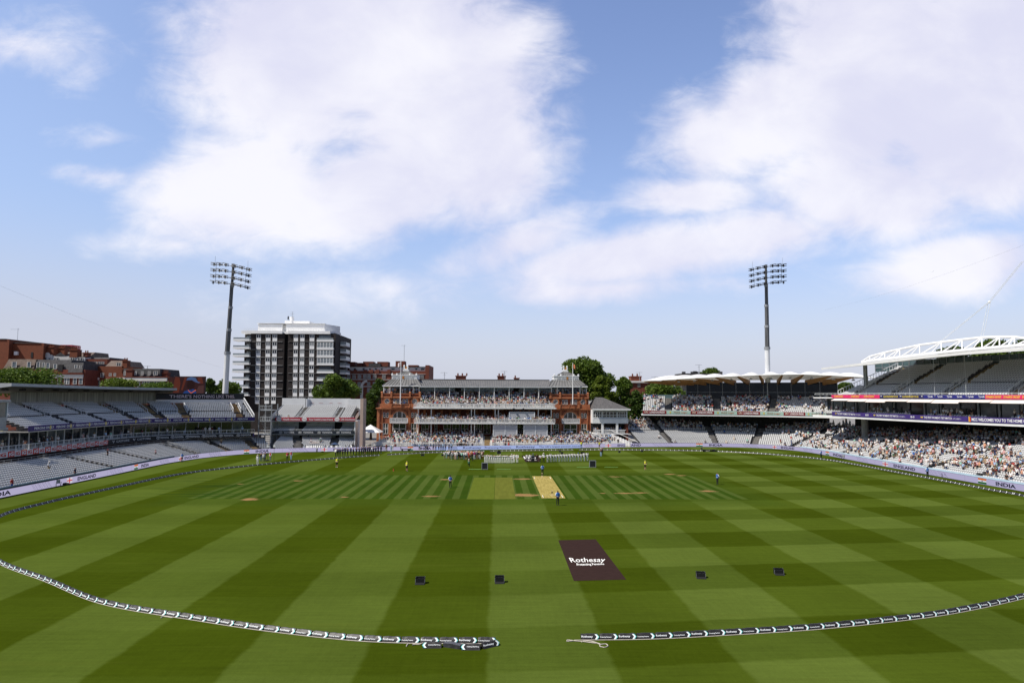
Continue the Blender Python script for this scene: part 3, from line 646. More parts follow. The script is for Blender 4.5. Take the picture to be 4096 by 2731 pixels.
# 'iG' squares
igx = [-12, 31, 58, 83, 108, 131, 156.5, 179.5, 204, 225.5, 246, 267, 287, 306.5, 325.5, 343.5, 361, 378.5, 396, 413.5, 432]
for i in range(len(igx)-1):
    a, b = igx[i], igx[i+1]; rd = i % 2 == 1
    panel(T, TF, a, b, 3.5, 4.36, -.06, redm if rd else whb, [('iG', a+(b-a)*.16, b-(b-a)*.16, .17, .86, .035, whl if rd else redm)])
cas = []
for a, b in ((465, 517), (548, 603)): cas.append(('CASTORE', a, b, .25, .7, .0, whl))
def tick(px):
    def f_(gr, path, d, z0, z1, zz):
        mb = gr[whl.name][0]
        for p in px:
            s0 = path.s_at_px(p, d, zz); F = tfn(path, s0, d-.03, z0)
            mb.add([F(0, .65), F(.18, .65), F(.36, .3), F(.36, .15)], [(0, 3, 2, 1)]); mb.add([F(.40, .15), F(.40, .3), F(.58, .65), F(.74, .65)], [(0, 3, 2, 1)])
    return f_
panel(T, TF, 432, 618, 3.5, 4.36, -.06, blk, cas, extra=tick([449, 531]))
def ovals(pos, rz=.5, k=None):
    def f_(gr, path, d, z0, z1, zz):
        mb = gr[whl.name][0]; h = z1-z0
        for p in pos:
            s0 = path.s_at_px(p, d, zz); F = tfn(path, s0, d-.03, z0)
            def ring(cx, cy, rx, ry, w_):
                n = 16; vs = []
                for i in range(n): t_ = 2*math.pi*i/n; vs += [F(cx+rx*math.cos(t_), cy+ry*math.sin(t_)), F(cx+(rx-w_)*math.cos(t_), cy+(ry-w_)*math.sin(t_))]
                mb.add(vs, [(2*i, 2*((i+1) % n), 2*((i+1) % n)+1, 2*i+1) for i in range(n)])
            ring(0, .5*h, .5*h, .33*h, .06*h); ring(0, .54*h, .17*h, .28*h, .05*h); ring(0, .66*h, .32*h, .13*h, .05*h)
    return f_
ty = [(641, 675), (698.5, 734), (758.5, 799), (824, 866), (894.5, 933.5), (964, 1004)]
panel(T, TF, 618, 1012, 3.5, 4.36, -.06, blk, [('TOYOTA', a, b, .26, .72, .02, whl) for a, b in ty], extra=ovals([632.5, 690, 750, 815, 883.5, 953]))
panel(T, TF, 1012, None, 3.5, 4.36, -.06, purp, [])
# upper banner
yel = mat('glass_of_beer', (.55, .42, .10), .5, .1)
pz0, pz1 = 7.2, 8.05
wp = [(137, 179), (225, 260), (303, 337), (374.5, 406), (440, 469), (499, 528), (555.5, 585), (619, 648), (694, 726), (774, 811), (861, 899), (950.5, 990)]
on_ = [(183.5, 215), (266, 296), (341, 370), (408, 435), (471.5, 495), (529.5, 553), (585.5, 605), (653, 684), (733, 769), (818, 854), (907, 942)]
def beer(gr, path, d, z0, z1, zz):
    mb = gr.setdefault(yel.name, (MB(), yel))[0]
    for a, b in on_:
        c_ = a+(b-a)*.56; s0 = path.s_at_px(c_-3.2, d, zz); s1 = path.s_at_px(c_+3.2, d, zz); F = tfn(path, s0, d-.05, z0); w_ = s1-s0
        mb.add([F(w_*.12, .10), F(w_*.88, .10), F(w_, .72), F(0, .72)], [(0, 1, 2, 3)])
panel(T, TF, 114, None, pz0, pz1, -.08, purp, [('PERONI', a, b, .28, .72, .012, whl) for a, b in wp]+[('ON  LY', a, b, .26, .74, .012, whl) for a, b in on_], extra=beer)
mb = MB(); TF.ribbon(mb, -.02, 7.02, 7.2, a0, e0, thick=5.0); T.put('upper_slab', mb, conc2)
UA = [(tl_(px, 2, 8), .75) for px in (262, 400, 525, 640, 745, 960)]
T.tier(TF, .35, 12, .8, 7.35, .29, a0, e0-.3, UA, 'tavern upper', gap=(5, 1.0, .28), base=7.1)
mb = MB()
for (ax, hw) in UA:
    for sgn in (-1, 1):
        A = TF.at(ax+sgn*(hw+.1), 5.2); B = TF.at(ax+sgn*(hw+.1), 8.6); raked(mb, (A.x, A.y, 8.9), (B.x, B.y, 10.3), 1.0, 5, .045)
A = TF.at(e0-.1, 0.2); B = TF.at(e0-.1, 11); raked(mb, (A.x, A.y, 7.4), (B.x, B.y, 11.2), 1.2, 16, .06)
T.put('handrail', mb, wht)
mb = MB(); TF.ribbon(mb, 11.9, 11.0, 13.6, tl_(60, 11, 12), tl_(640, 11.5, 12), mi=0); T.put('corrugated_wall', mb, mat('corrugated', (.33, .33, .29), .7, .4, 1.5, streak=(2.2, 2.2, .05)))
# flat roof
ra0 = tl_(46, 5, 14.9); ra1 = tl_(708, 5, 14.6)
mb = MB(); n = 30; A = []; B = []; C_ = []; E_ = []; F_ = []
for i in range(n+1):
    q = ra0+(ra1-ra0)*i/n; zt = 14.95-.35*i/n; p = TF.at(q, 5); p2 = TF.at(q, 15); p3 = TF.at(q, 11.8)
    A.append((p.x, p.y, zt)); B.append((p.x, p.y, zt-.5)); C_.append((p3.x, p3.y, 13.5)); E_.append((p2.x, p2.y, zt-.05)); F_.append((p2.x, p2.y, 13.3))
mb.strip(B, A, 0); mb.strip(A, E_, 1); mb.strip(C_, B, 2); mb.strip(F_, C_, 2); mb.strip(E_, F_, 1)
for i in (0, n): mb.add([A[i], B[i], C_[i], F_[i], E_[i]], [(0, 1, 2, 3, 4)], 0)
T.put('roof', mb, [mat('roof_edge_grey', (.42, .43, .44), .6, .08), mat('roof_top_grey', (.16, .15, .14), .8, .1), mat('soffit', (.12, .11, .09), .9, .25, .8)])
mb = MB()
for i in range(9):
    q = TF.at(ra0+(ra1-ra0)*(i+.5)/9, 7.5); mb.box(q.x-.35, q.y-.35, 13.75, q.x+.35, q.y+.35, 14.1)
[T.put('speaker', b_, dark) for b_ in mb.split(6)]
T.finish()
# long advertising board on the stand
B9 = Stand('advertising_board', 'long black board reading THERE\'S NOTHING LIKE THIS on top of left stand', 'sign', TF.at(tl_(800, 11, 12), 11))
pA, qA = path_pt(TF, 626, 1573, 11.3, 13); pB, qB = path_pt(TF, 990, 1575, 11.3, 13)
mb = MB(); TF.ribbon(mb, 11.3, 12.0, 13.45, qA, qB, thick=.3); B9.put('panel', mb, blk)
mb = MB(); TF.ribbon(mb, 11.25, 11.2, 11.98, qA, qB, thick=.2); B9.put('base_wall', mb, whb)
mb = MB(); s0 = TF.s_at_px(677, 11.3, 12.6); s1 = TF.s_at_px(939, 11.3, 12.6); text(mb, 'THERE’S NOTHING LIKE THIS.', tfn(TF, s0, 11.22, 12.0), s1-s0, .72, .015, y0=.36); B9.put('lettering', mb, mat('board_pink_white', (.62, .50, .52), .6, .05))
# glass box and scoreboard at the far left
pz, q = path_pt(TF, 36, 1595, 1.0, 10)
x_, y_ = pz[0], pz[1]
bx = thing('media_box', 'small glazed grey box at the left end of the upper seats', 'box', (x_-2.4, y_-2.5, 0)); mb = MB(); mb.box(-2.6, -2.6, 7.6, 2.4, 2.5, 8.0); mb.box(-2.6, -2.6, 11.9, 2.5, 2.6, 12.3); mb.box(-2.4, -2.4, 8.0, 2.2, 2.3, 9.6, 0); part('body', mb, grym, bx)
mb = MB(); mb.box(-2.3, -2.3, 9.6, 2.15, 2.25, 11.9); part('glazing', mb, mat('box_glass', (.12, .16, .155), .1, .2, .6, spec=.8), bx)
mb = MB(); 
for (a, b) in ((2.2, -2.4), (2.2, 2.3), (2.2, 0), (-2.4, 2.3), (0, -2.4)): mb.box(a-.08, b-.08, 9.6, a+.08, b+.08, 11.9)
part('frame', mb, wht2, bx)
sc = thing('scoreboard', 'black electronic scoreboard with yellow figures at the left edge', 'scoreboard', (*G(5, 1795, 4.2), 0))
mb = MB(); mb.box(-1.9, -.2, 4.6, .75, .2, 7.5); part('panel', mb, blk, sc); mb = MB()
for i, w in enumerate(('Nº', '285', '31')): text(mb, w, plane_fn((-.45, -.24, 6.9-i*.55), (1, 0, 0)), .7, .3, .01)
part('figures', mb, mat('figure_yellow', (.6, .55, .12), .5, 0, emit=.8), sc)
# near wing: diagonal seats joining the banner end
mb = MB(); p1 = TF.at(a0, 0); p2 = TF.at(a0, 5); mb.add([(p1.x, p1.y, 7.0), (p2.x-1, p2.y, 8.5), (p2.x-1, p2.y, 9.3), (p1.x, p1.y, 8.05)], [(0, 1, 2, 3)])
# ---------------------------------------------------------------- stair tower between the stands
st = Stand('stair_tower', 'open grey steel stair tower between the long left stand and its small neighbour', 'stairs', (-55, 165))
mb = MB()
for z in (3.9, 7.0, 9.6): mb.box(-56.2, 163.5, z-.15, -53.3, 168, z)
for x in (-56.2, -53.3):
    for y in (163.5, 168): mb.box(x-.1, y-.1, 0, x+.1, y+.1, 11)
st.put('frame', mb, grym); mb = MB()
for k, (z0_, z1_) in enumerate(((.4, 3.9), (3.9, 7.0), (7.0, 9.6))):
    for i in range(8):
        t_ = i/8; y = 163.7+t_*4 if k % 2 == 0 else 167.7-t_*4; mb.box(-55.9, y, z0_+(z1_-z0_)*t_, -53.7, y+.4, z0_+(z1_-z0_)*t_+.08)
st.put('steps', mb, grym); mb = MB()
for z in (3.9, 7.0, 9.6): raked(mb, (-56.2, 163.5, z), (-53.3, 163.5, z), 1.0, 7)
st.put('handrail', mb, wht2)
# ---------------------------------------------------------------- small stand with red banner
A_ = Stand('grandstand', 'small white stand with a red insurance banner left of the brick pavilion', 'stand', (-44, 168))
AL = Path([(-54.6, 166.6), (-34.3, 167.2)], 1, 1.0, False); sA = BD.s_at_px(1100, .6, .5); sB = BD.s_at_px(1415, .6, .5)
al = lambda px: AL.s_at_px(px, 0, 7)
AA = [(BD.s_at_px(px, 4, 1.3), .75) for px in (1190, 1338)]
A_.tier(BD, .55, 11, .82, .45, .21, sA, sB, AA, 'allen lower', steps=stepg, base=0, skip=lambda r, q: r < 2 and q > BD.s_at_px(1210, 1, .5), s0f=lambda d: sA+max(0, d-3)*.35, s1f=lambda d: sB)
AX = [(al(1190), .7), (al(1338), .7)]
A_.tier(AL, .3, 5, .85, 4.0, .2, .3, AL.len-.6, AX, 'allen middle', steps=dark, base=3.7)
A_.tier(AL, .3, 11, .86, 7.2, .27, .5, AL.len-.8, AX, 'allen upper', steps=stepg, base=6.8)
mb = MB(); AL.ribbon(mb, 4.6, 4.3, 6.9); AL.ribbon(mb, 5.5, 0, 3.95); A_.put('rear_wall', mb, wht)
mb = MB(); AL.ribbon(mb, .0, 6.75, 6.95, thick=9); AL.ribbon(mb, 0, 3.65, 3.8, thick=6); A_.put('slab', mb, wht)
mb = MB()
for px in (1190, 1338):
    q = al(px); p = AL.at(q); mb.box(p.x-.9, p.y+4.3, 4.0, p.x+.9, p.y+4.5, 6.7); mb.box(p.x-.9, p.y+5.2, 1.5, p.x+.9, p.y+5.4, 3.6)
A_.put('doorway', mb, dark)
mb = MB()
for s0, s1, d, z1 in ((0, al(1178), 9.8, 12.35), (al(1360), AL.len, 9.8, 12.2), (al(1176), al(1362), 12.5, 12.3)):
    AL.ribbon(mb, d, 9.3, z1, s0, s1, thick=.3)
for q in (al(1178), al(1360)):
    p = AL.at(q); mb.box(p.x-.1, p.y+9.8, 9.6, p.x+.1, p.y+12.6, 12.2)
p = AL.at(0); mb.add([(p.x, p.y, 6.9), (p.x, p.y+10, 9.6), (p.x, p.y+10, 10.8), (p.x, p.y, 8.1)], [(0, 1, 2, 3)]); p = AL.at(AL.len)
mb.add([(p.x, p.y, 6.9), (p.x, p.y+10, 9.6), (p.x, p.y+10, 10.8), (p.x, p.y, 8.1)], [(0, 1, 2, 3)]); mb.box(p.x-.3, p.y+.3, 0, p.x, p.y+10, 6.9); p = AL.at(0); mb.box(p.x, p.y+.3, 0, p.x+.3, p.y+10, 6.9)
A_.put('parapet_wall', mb, wht)
lr = mat('faded_red_letter', (.35, .10, .08), .6, .05); mb = MB()
for px in (1197, 1235, 1279, 1315):
    q = al(px); text(mb, 'LORD’S', tfn(AL, q-.5, 12.4, 11.0), 1.0, .22, .01); 
for px in (1120, 1158, 1220, 1258, 1295, 1360, 1405):
    q = al(px); text(mb, 'LORD’S', tfn(AL, q-.45, 4.5, 6.2), .9, .2, .01); text(mb, 'LORD’S', tfn(AL, q-.45, 5.4, 3.2), .9, .2, .01)
A_.put('lettering', mb, lr)
crim = mat('banner_crimson', (.42, .016, .04), .55, .05)
def discs(gr, path, d, z0, z1, zz):
    mb = gr.setdefault('disc', (MB(), whl))[0]
    for p in (1116, 1217.5, 1348):
        s0 = path.s_at_px(p, d, zz); F = tfn(path, s0, d-.04, z0); mb.add([F(.62*math.cos(i*math.pi/8), .43+.46*math.sin(i*math.pi/8)) for i in range(16)], [tuple(range(16))])
    mb = gr.setdefault('script', (MB(), crim))[0]
    for p in (1116, 1217.5, 1348):
        s0 = path.s_at_px(p, d, zz); text(mb, 'Vitality', tfn(path, s0-.5, d-.06, z0), 1.0, .4, .0, y0=.22)
z2 = lambda a: 600+a/2.412
panel(A_, AL, z2(1210), z2(1983), 6.92, 7.78, -.1, crim, [('Health insurance', z2(1283), z2(1447), .24, .76, .015, whl), ('Your health’s best friend', z2(1530), z2(1765), .2, .76, .015, whl), ('Life insurance', z2(1842), z2(1977), .24, .76, .015, whl)], extra=discs)
panel(A_, AL, z2(1205), z2(1975), 3.78, 4.58, -.1, mat('banner_slate', (.02, .024, .035), .5, .1), [('TOYOTA', z2(a), z2(b), .26, .76, .02, whl) for a, b in ((1290, 1391), (1478, 1575), (1661, 1760), (1843, 1940))], extra=ovals([z2(1261), z2(1447), z2(1632), z2(1814)]))
mb = MB(); rail(mb, AL, .05, 7.78, .3, .4, AL.len-.4, 0); rail(mb, AL, .05, 4.6, .35, .4, AL.len-.4, 0)
for px in (1180, 1200, 1328, 1348):
    A = AL.at(al(px), .3); B = AL.at(al(px), 9.5); raked(mb, (A.x, A.y, 7.3), (B.x, B.y, 9.9), .5, 4, .03)
A_.put('handrail', mb, wht2)
A_.finish(60)
mb = MB(); x0, z1 = D(1443, 1594, 168); x1, _ = D(1461, 1594, 168); mb.box(x0+.05, 167.3, 0, x1-.3, 171, z1)
tw = thing('side_wall', 'plain pinkish brown block beside the small red-bannered stand', 'wall', data=mb.mesh('side_wall', [mat('pink_render', (.46, .34, .285), .85, .1, .3)]))
# ================================================================ brick pavilion
FY = 191.0
def zm3(a, b): return (1450+a/3.267, 1380+b/3.267)
def zm4(a, b): return (1950+a/3.266, 1380+b/3.266)
def P3(a, b, Y=FY): return D(*zm3(a, b), Y)
XC = D(1941, 1600, FY)[0]
def brickm(name, c1, c2, mortar, sx=4.0, fac=.5):
    m = bpy.data.materials.new(name); m.use_nodes = True; t = m.node_tree; b = t.nodes['Principled BSDF']; b.inputs['Roughness'].default_value = .9
    g = N(t, 'ShaderNodeNewGeometry'); n_ = noise(t, g.outputs['Position'], .9, 6, .7); n2_ = noise(t, g.outputs['Position'], 6.0, 4, .7)
    k = mth(t, 'ADD', mth(t, 'MULTIPLY', n_, .6), mth(t, 'MULTIPLY', n2_, .5)); c = mixc(t, ramp(t, k, .38, .7), c1, c2)
    sp = N(t, 'ShaderNodeSeparateXYZ'); L(t, g.outputs['Position'], sp.inputs[0]); z = mth(t, 'FRACT', mth(t, 'MULTIPLY', sp.outputs[2], 1/.3))
    c = mixc(t, mth(t, 'MULTIPLY', ramp(t, z, .86, .92), fac), c, mortar); L(t, c, b.inputs['Base Color']); return m
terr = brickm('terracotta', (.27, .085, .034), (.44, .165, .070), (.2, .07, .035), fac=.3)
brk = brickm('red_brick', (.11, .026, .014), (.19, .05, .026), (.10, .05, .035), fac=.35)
lead = mat('lead_roof', (.15, .147, .145), .8, .15, .8); seam = mat('lead_seam', (.10, .10, .10), .6, .1)
pv = thing('pavilion', 'red brick and terracotta pavilion with two domed towers and white balconies', 'pavilion', (XC, FY, 0)); PO = Vector((XC, FY, 0))
def pput(name, mb, mats, parent=None, **k):
    mb.v = [(x-PO.x, y-PO.y, z) for x, y, z in mb.v]; return part(name, mb, mats, parent or pv, **k)
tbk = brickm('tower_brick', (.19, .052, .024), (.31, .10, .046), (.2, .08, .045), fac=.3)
def both(name, fn, mats, parent=None):
    """build a piece for the left tower and its mirror image on the right"""
    out = []
    for s in (1, -1):
        mb = MB(); fn(mb)
        if s < 0: mb.v = [(2*XC-x, y, z) for x, y, z in mb.v]; mb.f = [tuple(reversed(f)) for f in mb.f]
        out.append(pput(name, mb, mats))
    return out
def zb(mb, x0, y0, x1, y1, Ya, Yb, mi=0, Yp=None):      # box given by zoomed photo corners on plane Ya
    Yp = Yp or Ya; X0, Z1 = P3(x0, y0, Yp); X1, Z0 = P3(x1, y1, Yp); mb.box(X0, Ya, Z0, X1, Yb, Z1, mi)
zz_ = lambda b, Y=FY: P3(400, b, Y)[1]
xx_ = lambda a, Y=FY: P3(a, 800, Y)[0]
def tower(mb):
    X0, X1 = xx_(198), xx_(742); mb.box(X0, FY, 0, X1, FY+12, zz_(830), 0)
    X0, X1 = xx_(240), xx_(762); mb.box(X0, FY+.5, zz_(818), X1, FY+12, zz_(640), 0)
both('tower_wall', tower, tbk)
def trim(mb):
    for (a, b) in ((193, 226), (258, 268), (345, 376), (600, 630), (712, 745)): mb.box(xx_(a), FY-.28, .02, xx_(b), FY-.002, zz_(838), 0)
    mb.box(xx_(180), FY-.75, zz_(832), xx_(757), FY+12, zz_(819), 0); mb.box(xx_(190), FY-.4, zz_(845), xx_(750), FY-.3, zz_(833), 0)
    mb.box(xx_(196), FY-.35, 1.0, xx_(744), FY-.29, zz_(1180), 0)
    mb.box(xx_(228), FY-.2, zz_(815), xx_(383), FY+.49, zz_(765), 0); mb.box(xx_(626), FY-.2, zz_(815), xx_(764), FY+.49, zz_(765), 0)
    mb.box(xx_(236), FY+.1, zz_(690), xx_(766), FY+.48, zz_(668), 0); mb.box(xx_(238), FY+.25, zz_(640), xx_(764), FY+12, zz_(630), 0)
    for a in (250, 373, 618, 745): mb.box(xx_(a-12), FY+.0, zz_(690), xx_(a+12), FY+.47, zz_(622), 0); mb.ball((xx_(a), FY+.4, zz_(618)), .42, 8, 0, (1, 1, .7))
    for a in (272, 380, 600, 730): mb.box(xx_(a-7), FY+.3, zz_(763), xx_(a+7), FY+.49, zz_(692), 0)
    mb.box(xx_(226), FY-.2, zz_(1020), xx_(716), FY-.1, zz_(1012), 0)
    # arch ring
    n = 18; c = xx_(487); zc = zz_(950); r0, r1 = xx_(577)-c, xx_(600)-c; vs = []
    for i in range(n+1):
        t_ = math.pi*i/n
        for r in (r0, r1):
            for y in (FY-.3, FY-.01): vs.append((c+r*math.cos(t_), y, zc+r*math.sin(t_)*.93))
    fs = []
    for i in range(n): a = i*4; fs += [(a, a+4, a+6, a+2), (a, a+1, a+5, a+4), (a+2, a+6, a+7, a+3)]
    mb.add(vs, fs, 0)
both('terracotta_trim', trim, terr)
wfr = mat('window_white', (.66, .64, .60), .5, .05)
def window(x0, y0, x1, y1, Y, nx=1, ny=1, arch=False, fr=.09, glass=glassd):
    for s in (1, -1):
        mb = MB(); X0, X1 = xx_(x0), xx_(x1); Z1, Z0 = zz_(y0), zz_(y1)
        mb.box(X0, Y-.02, Z0, X1, Y+.03, Z1, 1)
        for i in range(nx+1): x = X0+(X1-X0)*i/nx; mb.box(x-fr/2, Y-.09, Z0, x+fr/2, Y-.025, Z1, 0)
        for j in range(ny+1): z = Z0+(Z1-Z0)*j/ny; mb.box(X0+fr/2, Y-.085, z-fr/2, X1-fr/2, Y-.03, z+fr/2, 0)
        if s < 0: mb.v = [(2*XC-x, y, z) for x, y, z in mb.v]; mb.f = [tuple(reversed(f)) for f in mb.f]
        pput('window', mb, [wfr, glass])
for a, b in ((275, 300), (318, 343), (643, 668), (686, 711)): window(a, 883, b, 943, FY-.05, 1, 2)
window(275, 1020, 338, 1157, FY-.05, 2, 2, fr=.13); window(643, 1020, 708, 1157, FY-.05, 2, 2, fr=.13); window(402, 1024, 570, 1160, FY-.05, 2, 2, fr=.14)
for a, b in ((398, 428), (443, 474), (520, 552), (563, 596)): window(a, 708, b, 764, FY+.45, 2, 1)
def lun(mb):
    c = xx_(487); zc = zz_(945); r = xx_(572)-c; n = 16
    mb.add([(c+r*math.cos(math.pi*i/n), FY-.06, zc+r*.93*math.sin(math.pi*i/n)) for i in range(n+1)], [tuple(reversed(range(n+1)))], 0)
    for x in (-.38, .38): mb.box(c+x*r-.1, FY-.12, zc, c+x*r+.1, FY-.07, zc+r*.93*math.sqrt(1-.38**2), 1)
    for i in range(n):
        p = [c+r*math.cos(math.pi*i/n), zc+r*.93*math.sin(math.pi*i/n)]; q = [c+r*math.cos(math.pi*(i+1)/n), zc+r*.93*math.sin(math.pi*(i+1)/n)]
        mb.bar((p[0], FY-.1, p[1]), (q[0], FY-.1, q[1]), .1, .14, 1)
both('arched_window', lun, [glassd, wfr])
def rose(mb):
    for a in (318, 680):
        c = xx_(a); z = zz_(734); 
        mb.add([(c+.66*math.cos(i*math.pi/9), FY+.42, z+.66*math.sin(i*math.pi/9)) for i in range(18)], [tuple(reversed(range(18)))], 0)
        for i in range(18):
            t_, u_ = i*math.pi/9, (i+1)*math.pi/9
            for r, w, mi in ((.88, .42, 1), (.66, .1, 2)): mb.bar((c+r*math.cos(t_), FY+.3, z+r*math.sin(t_)), (c+r*math.cos(u_), FY+.3, z+r*math.sin(u_)), .3, w, mi)
        for dx in (-.2, .2): mb.box(c+dx-.035, FY+.33, z-.6, c+dx+.035, FY+.4, z+.6, 2); mb.box(c-.6, FY+.32, z+dx-.035, c+.6, FY+.38, z+dx+.035, 2)
both('round_windows', rose, [glassd, terr, wfr])
def tbal(mb):
    mb.box(xx_(378), FY-.9, zz_(816), xx_(628), FY+.4, zz_(808)); mb.box(xx_(378), FY-.9, zz_(772), xx_(628), FY-.6, zz_(766))
    for i in range(26): x = xx_(382)+(xx_(624)-xx_(382))*i/25; mb.box(x-.07, FY-.82, zz_(808), x+.07, FY-.66, zz_(772))
    for a in (378, 500, 616): mb.box(xx_(a), FY-.95, zz_(810), xx_(a+12), FY-.55, zz_(764))
both('balustrade', tbal, terr)
def ibal(mb):
    X0, X1, Za, Zb = xx_(370), xx_(602), zz_(1003), zz_(948); mb.box(X0, FY-1.5, Za-.25, X1, FY-.05, Za+.02, 0); mb.box(X0, FY-1.5, Zb-.1, X1, FY-1.38, Zb, 0)
    w_ = (X1-X0)/3
    for k in range(3):
        a = X0+k*w_; mb.box(a, FY-1.49, Za, a+.12, FY-1.39, Zb, 0)
        for i in range(5):
            for j in range(2):
                x = a+.3+(w_-.4)*i/4.5; z = Za+.25+(Zb-Za)*.42*j
                mb.bar((x, FY-1.45, z-.2), (x+.35, FY-1.45, z+.25), .05, .07, 0); mb.bar((x+.35, FY-1.45, z-.2), (x, FY-1.45, z+.25), .05, .07, 0)
        for i in range(7): x = a+w_*i/7; mb.box(x, FY-1.47, Za, x+.05, FY-1.42, Zb, 0)
    mb.box(X1-.12, FY-1.49, Za, X1, FY-1.39, Zb, 0)
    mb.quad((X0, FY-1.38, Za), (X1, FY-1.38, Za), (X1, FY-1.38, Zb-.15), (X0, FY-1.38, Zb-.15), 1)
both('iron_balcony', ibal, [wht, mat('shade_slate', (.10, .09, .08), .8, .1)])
# open roof storey of the towers
def loggia(mb):
    for a in (268, 352, 655, 732): mb.box(xx_(a)-.12, FY+.7, zz_(632), xx_(a)+.12, FY+.95, zz_(528), 0)
    for a in (268, 732): mb.box(xx_(a)-.12, FY+10.4, zz_(632), xx_(a)+.12, FY+10.6, zz_(528), 0)
both('posts', loggia, wht)
for s in (1, -1):
    for i in range(14):
        for k in (0, 1): x = xx_(285+i*32); SPOTS.append((x if s > 0 else 2*XC-x, FY+1.3+k*1.2, zz_(640)+.05, 0, 'tower loggia', k, i))
    for i in range(9): x = xx_(390+i*26); SPOTS.append((x if s > 0 else 2*XC-x, FY-.45, zz_(808)+.02, 0, 'tower balcony', 0, i))
both('glass_screen', lambda mb: mb.box(xx_(300), FY+7, zz_(632), xx_(720), FY+7.1, zz_(530)), glasst)
def troof(mb):
    def frus(x0, x1, y0, y1, z0, a0_, a1_, b0, b1, z1, mi=0):
        mb.add([(x0, y0, z0), (x1, y0, z0), (x1, y1, z0), (x0, y1, z0), (a0_, b0, z1), (a1_, b0, z1), (a1_, b1, z1), (a0_, b1, z1)], [(0, 3, 2, 1), (4, 5, 6, 7), (0, 1, 5, 4), (1, 2, 6, 5), (2, 3, 7, 6), (3, 0, 4, 7)], mi)
    x0, x1, a0_, a1_ = xx_(255), xx_(768), xx_(350), xx_(700); z0, z1 = zz_(527), zz_(442)
    frus(x0, x1, FY-.2, FY+11.5, z0, a0_, a1_, FY+2.4, FY+9.2, z1)
    mb.box(x0, FY-.21, z0-.25, x1, FY+11.5, z0-.01, 2)
    for i in range(13):
        t_ = i/12; mb.bar((x0+(x1-x0)*t_, FY-.2, z0+.05), (a0_+(a1_-a0_)*t_, FY+2.4, z1+.05), .09, .12, 1)
        for xa, xb in ((x0, a0_), (x1, a1_)): mb.bar((xa, FY-.2+11.7*t_, z0+.05), (xb, FY+2.4+6.8*t_, z1+.05), .09, .12, 1)
    x0, x1, a0_, a1_ = xx_(368), xx_(668), xx_(492), xx_(560); z0, z1 = zz_(398), zz_(330)
    frus(x0, x1, FY+2.7, FY+8.9, z0, a0_, a1_, FY+5.2, FY+6.4, z1)
    for i in range(8):
        t_ = i/7; mb.bar((x0+(x1-x0)*t_, FY+2.7, z0+.05), (a0_+(a1_-a0_)*t_, FY+5.2, z1+.05), .08, .1, 1)
both('tower_roof', troof, [lead, seam, wht])
def lant(mb):
    X0, X1 = xx_(358), xx_(690); z0, z1 = zz_(443), zz_(396); mb.box(X0, FY+2.4, z0, X1, FY+9.2, z1, 0); mb.box(X0-.12, FY+2.3, z1, X1+.12, FY+9.3, z1+.22, 0)
    for a, b in ((372, 415), (432, 588), (603, 648)):
        n = max(2, int((b-a)/14)); xa, xb = xx_(a), xx_(b); za, zb_ = z0+.35, z1-.3
        mb.quad((xa, FY+2.38, za), (xb, FY+2.38, za), (xb, FY+2.38, zb_), (xa, FY+2.38, zb_), 1)
        for i in range(n):
            p, q = xa+(xb-xa)*i/n, xa+(xb-xa)*(i+1)/n; mb.bar((p, FY+2.35, za), (q, FY+2.35, zb_), .04, .1, 0); mb.bar((q, FY+2.34, za), (p, FY+2.34, zb_), .04, .1, 0)
    c = xx_(512); zc = (z0+z1)/2; mb.add([(c+.32*math.cos(i*math.pi/6), FY+2.3, zc+.45*math.sin(i*math.pi/6)) for i in range(12)], [tuple(reversed(range(12)))], 2)
    for a in (363, 425, 596, 684): mb.ball((xx_(a), FY+2.6, z1+.4), .22, 6, 0, (1.2, 1, 1.5))
    # cupola
    X0, X1 = xx_(488), xx_(565); z0, z1 = zz_(332), zz_(300); mb.box(X0, FY+5.0, z0, X1, FY+6.6, z0+.5, 0); mb.box(X0+.35, FY+5.2, z0+.5, X1-.35, FY+6.4, z1, 0)
    for a in (501, 547): mb.box(xx_(a)-.18, FY+5.3, z1, xx_(a)+.18, FY+5.8, zz_(262), 0); mb.ball((xx_(a), FY+5.55, zz_(258)), .27, 6, 0)
    mb.box(xx_(510), FY+5.4, zz_(298), xx_(540), FY+5.55, zz_(268), 2)
both('roof_lantern', lant, [wht, dark, mat('gilded_ornament', (.45, .18, .03), .5, .3, 3)])
# central range
xl, xr = xx_(742), 2*XC-xx_(742); CY = FY+2.5
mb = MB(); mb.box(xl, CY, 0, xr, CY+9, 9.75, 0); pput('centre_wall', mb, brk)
mb = MB()
for i in range(15): x = xl+(xr-xl)*(i+.5)/15; mb.box(x-.35, CY-.25, 5.9, x+.35, CY-.01, 9.5, 0)
mb.box(xl, CY-.3, 9.2, xr, CY-.26, 9.6, 0); pput('terracotta_pilasters', mb, terr)
def cwin(x0, y0, x1, y1, nx, ny, name='window'):
    mb = MB(); X0, Z1 = D(*zm3(x0, y0), CY); X1, Z0 = D(*zm3(x1, y1), CY)
    mb.box(X0, CY-.1, Z0, X1, CY-.01, Z1, 1)
    for i in range(nx+1): x = X0+(X1-X0)*i/nx; mb.box(x-.07, CY-.18, Z0, x+.07, CY-.11, Z1, 0)
    for j in range(ny+1): z = Z0+(Z1-Z0)*j/ny; mb.box(X0, CY-.17, z-.07, X1, CY-.12, z+.07, 0)
    pput(name, mb, [wfr, glassd])
LR = [(775, 865, 2, 2), (945, 974, 1, 2), (1062, 1150, 2, 2), (1175, 1265, 2, 2), (1290, 1380, 2, 2), (1468, 1557, 3, 2), (1582, 1670, 2, 1)]
for a, b, nx, ny in LR:
    cwin(a, 1030, b, 1158, nx, ny)
